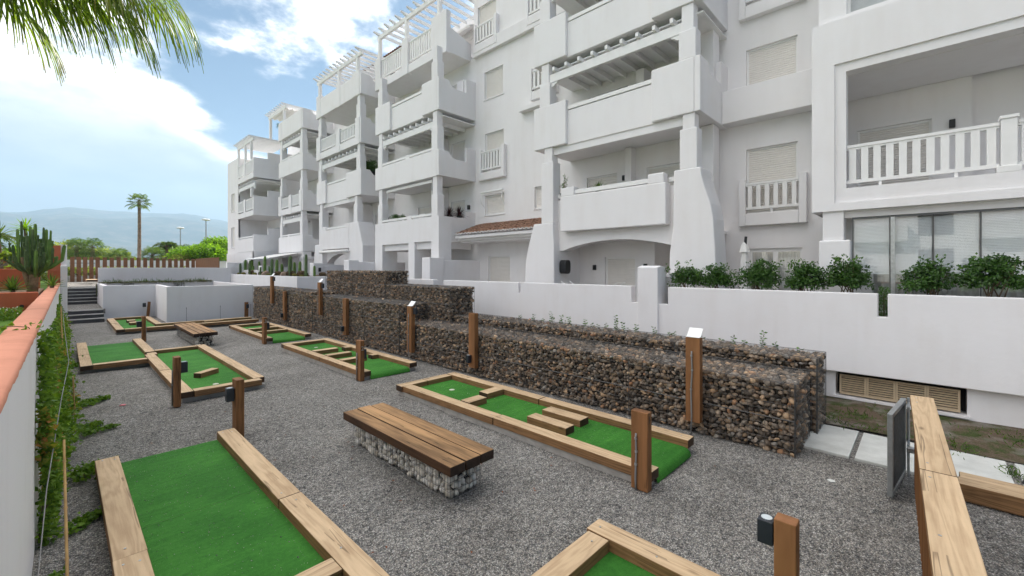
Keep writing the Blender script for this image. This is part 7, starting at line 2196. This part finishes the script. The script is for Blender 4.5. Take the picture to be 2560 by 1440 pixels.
# awning of the far ground floor flat
AW = empty("awning", (10.8, 35, 3.5), "white canvas awning stretched out below the far balconies", "awning")
m = MB().add([(11.66, 32.0, 3.70), (11.66, 37.8, 3.70), (9.75, 37.4, 3.30), (9.75, 32.3, 3.30)], [(0, 1, 2, 3)])
m.add([(11.66, 32.0, 3.69), (11.66, 37.8, 3.69), (9.75, 37.4, 3.29), (9.75, 32.3, 3.29)], [(3, 2, 1, 0)])
m.build("canvas", FABRIC, AW)
MB().cyl((9.72, 32.2, 3.27), (9.72, 37.5, 3.27), 0.055, n=8).build("front_bar", SIGNW, AW)
for y in (32.3, 37.3):
    MB().tube([(11.6, y, 3.5), (10.6, y + 0.4, 3.35), (9.75, y, 3.25)], 0.03, 5).build("folding_arm", SIGNW, AW)
# bay 3 drop awning roller and window awning frame
AB = empty("window_awning", (13.7, 14.45, 6.05), "small white roller awning with arms above a shuttered first floor window", "awning")
MB().cyl((13.72, 13.72, 6.16), (13.72, 15.2, 6.16), 0.05, n=8).build("roller", SIGNW, AB)
for y in (13.76, 15.16):
    MB().tube([(13.85, y, 5.5), (13.66, y, 5.75), (13.7, y, 6.12)], 0.014, 5).build("folding_arm", SIGNW, AB)
AR = empty("roller_awning", (11.85, 18.5, 6.6), "rolled white awning along the underside of the arcade bay balcony", "awning")
MB().box(11.84, 11.93, 16.5, 20.6, 6.58, 6.70).build("cassette", FABRIC, AR)
for y in (16.52, 20.5):
    MB().cyl((11.86, y, 6.6), (11.83, y, 5.7), 0.015, n=6).build("folding_arm", SIGNW, AR)
# weeds and grass on the soil strip and between the slabs
P, D, L_ = [], [], []
for (x, y, n, s_) in ((9.6, 0.9, 60, 0.16), (9.1, 1.2, 40, 0.10), (9.0, -0.15, 70, 0.16), (9.9, -0.9, 80, 0.22), (8.72, -0.3, 50, 0.2), (9.5, -1.3, 70, 0.25), (8.9, 0.5, 40, 0.12), (8.2, -0.82, 60, 0.08), (10.2, 0.4, 40, 0.2), (9.3, -2.0, 60, 0.3), (7.7, -0.06, 30, 0.06), (8.85, 0.9, 30, 0.1), (10.0, -1.8, 60, 0.25)):
    for i in range(n):
        P.append((x + rng.gauss(0, s_), y + rng.gauss(0, s_), 0.02)); D.append((rng.gauss(0, 0.7), rng.gauss(0, 0.7), 0.8)); L_.append(rng.uniform(0.04, 0.12))
wd = leaves("weeds", np.array(P), np.array(D), np.array(L_), 0.012, GRASS, None, kind="stuff")
tag(wd, "scattered grass weeds on the soil strip", "weeds", kind="stuff")

# ================================================================== hills
hx = np.linspace(-1600, 5200, 150)
sky_ = []
def hill_h(th):
    pts = [(-40, 60), (-20, 300), (-8, 325), (-3.8, 334), (1.85, 381), (4.7, 380), (7.4, 391), (9.7, 390), (11.6, 362), (13, 345), (20, 240), (30, 120), (45, 60), (70, 30)]
    for (a, ha), (b_, hb2) in zip(pts[:-1], pts[1:]):
        if a <= th <= b_:
            t = (th - a) / (b_ - a); t = t * t * (3 - 2 * t)
            return ha + (hb2 - ha) * t
    return 40
V = []; nth, nr = 220, 40
for i in range(nth):
    th = -40 + 110 * i / (nth - 1)
    for j in range(nr):
        t = j / (nr - 1); rr = 2100 + 1700 * t
        H_ = hill_h(th) * (3600 / 3600)
        z = H_ * (t ** 0.85) * 1.0
        px, py = math.sin(R(th)) * rr, math.cos(R(th)) * rr
        z += (mnoise.noise(Vector((px / 420, py / 420, 0))) * 60 + mnoise.noise(Vector((px / 130, py / 130, 3))) * 22) * math.sin(math.pi * min(1, t)) 
        z += t * (mnoise.noise(Vector((th * 0.35, 1.7, 0))) * 16 + mnoise.noise(Vector((th * 1.1, 5.2, 0))) * 7)
        V.append((px, py, max(z - 6, -6)))
F = [(i * nr + j, (i + 1) * nr + j, (i + 1) * nr + j + 1, i * nr + j + 1) for i in range(nth - 1) for j in range(nr - 1)]
t = NT("scrub_hill")
v = t.coord("Object", scale=(0.01, 0.01, 0.01))
t.fin(t.ramp(t.noise(v, 1.6, 8, 0.65), [(0.35, (0.04, 0.055, 0.03)), (0.5, (0.075, 0.08, 0.05)), (0.62, (0.14, 0.125, 0.09))]), 0.95, 0.1)
tag(arr_obj("hills", V, F, t.m, smooth=True), "hazy blue hills on the horizon", None, kind="structure")
# the air between here and the hills
hz = MB().box(-4500, 5600, -2500, 4600, -2.0, 640).build("haze", None)
t = bpy.data.materials.new("haze_air"); t.use_nodes = True
t.node_tree.nodes.clear()
o_ = t.node_tree.nodes.new("ShaderNodeOutputMaterial"); vp = t.node_tree.nodes.new("ShaderNodeVolumePrincipled")
vp.inputs["Color"].default_value = (0.50, 0.75, 1.0, 1)
vp.inputs["Density"].default_value = 0.00031
vp.inputs["Anisotropy"].default_value = 0.2
t.node_tree.links.new(vp.outputs[0], o_.inputs["Volume"])
hz.data.materials.append(t)
tag(hz, "thin pale haze in the air towards the hills", "haze", kind="stuff")

# ================================================================== the block across the garden, seen in the glass of the near flat
OB = empty("opposite_building", (-22, 5, 0), "white apartment block across the garden, mirrored in the glazing of the right-hand flat", "building")
MB().box(-34, -17, -30, 14, 0.0, 10.2).build("wall", WHITE, OB)
MB().box(-34.3, -16.7, -30.3, 14.3, 10.2, 10.6).build("roof", TERRA, OB)
for k_ in range(3):
    for i_ in range(6):
        y_ = -27 + i_ * 6.4
        w_ = MB().box(-17.0, -16.93, y_, y_ + 1.7, 1.9 + k_ * 2.95, 3.9 + k_ * 2.95).build("window", DARKI, OB)
        MB().box(-16.97, -16.0, y_ + 2.2, y_ + 5.4, 1.5 + k_ * 2.95, 2.6 + k_ * 2.95).build("balcony", WHITE, OB)
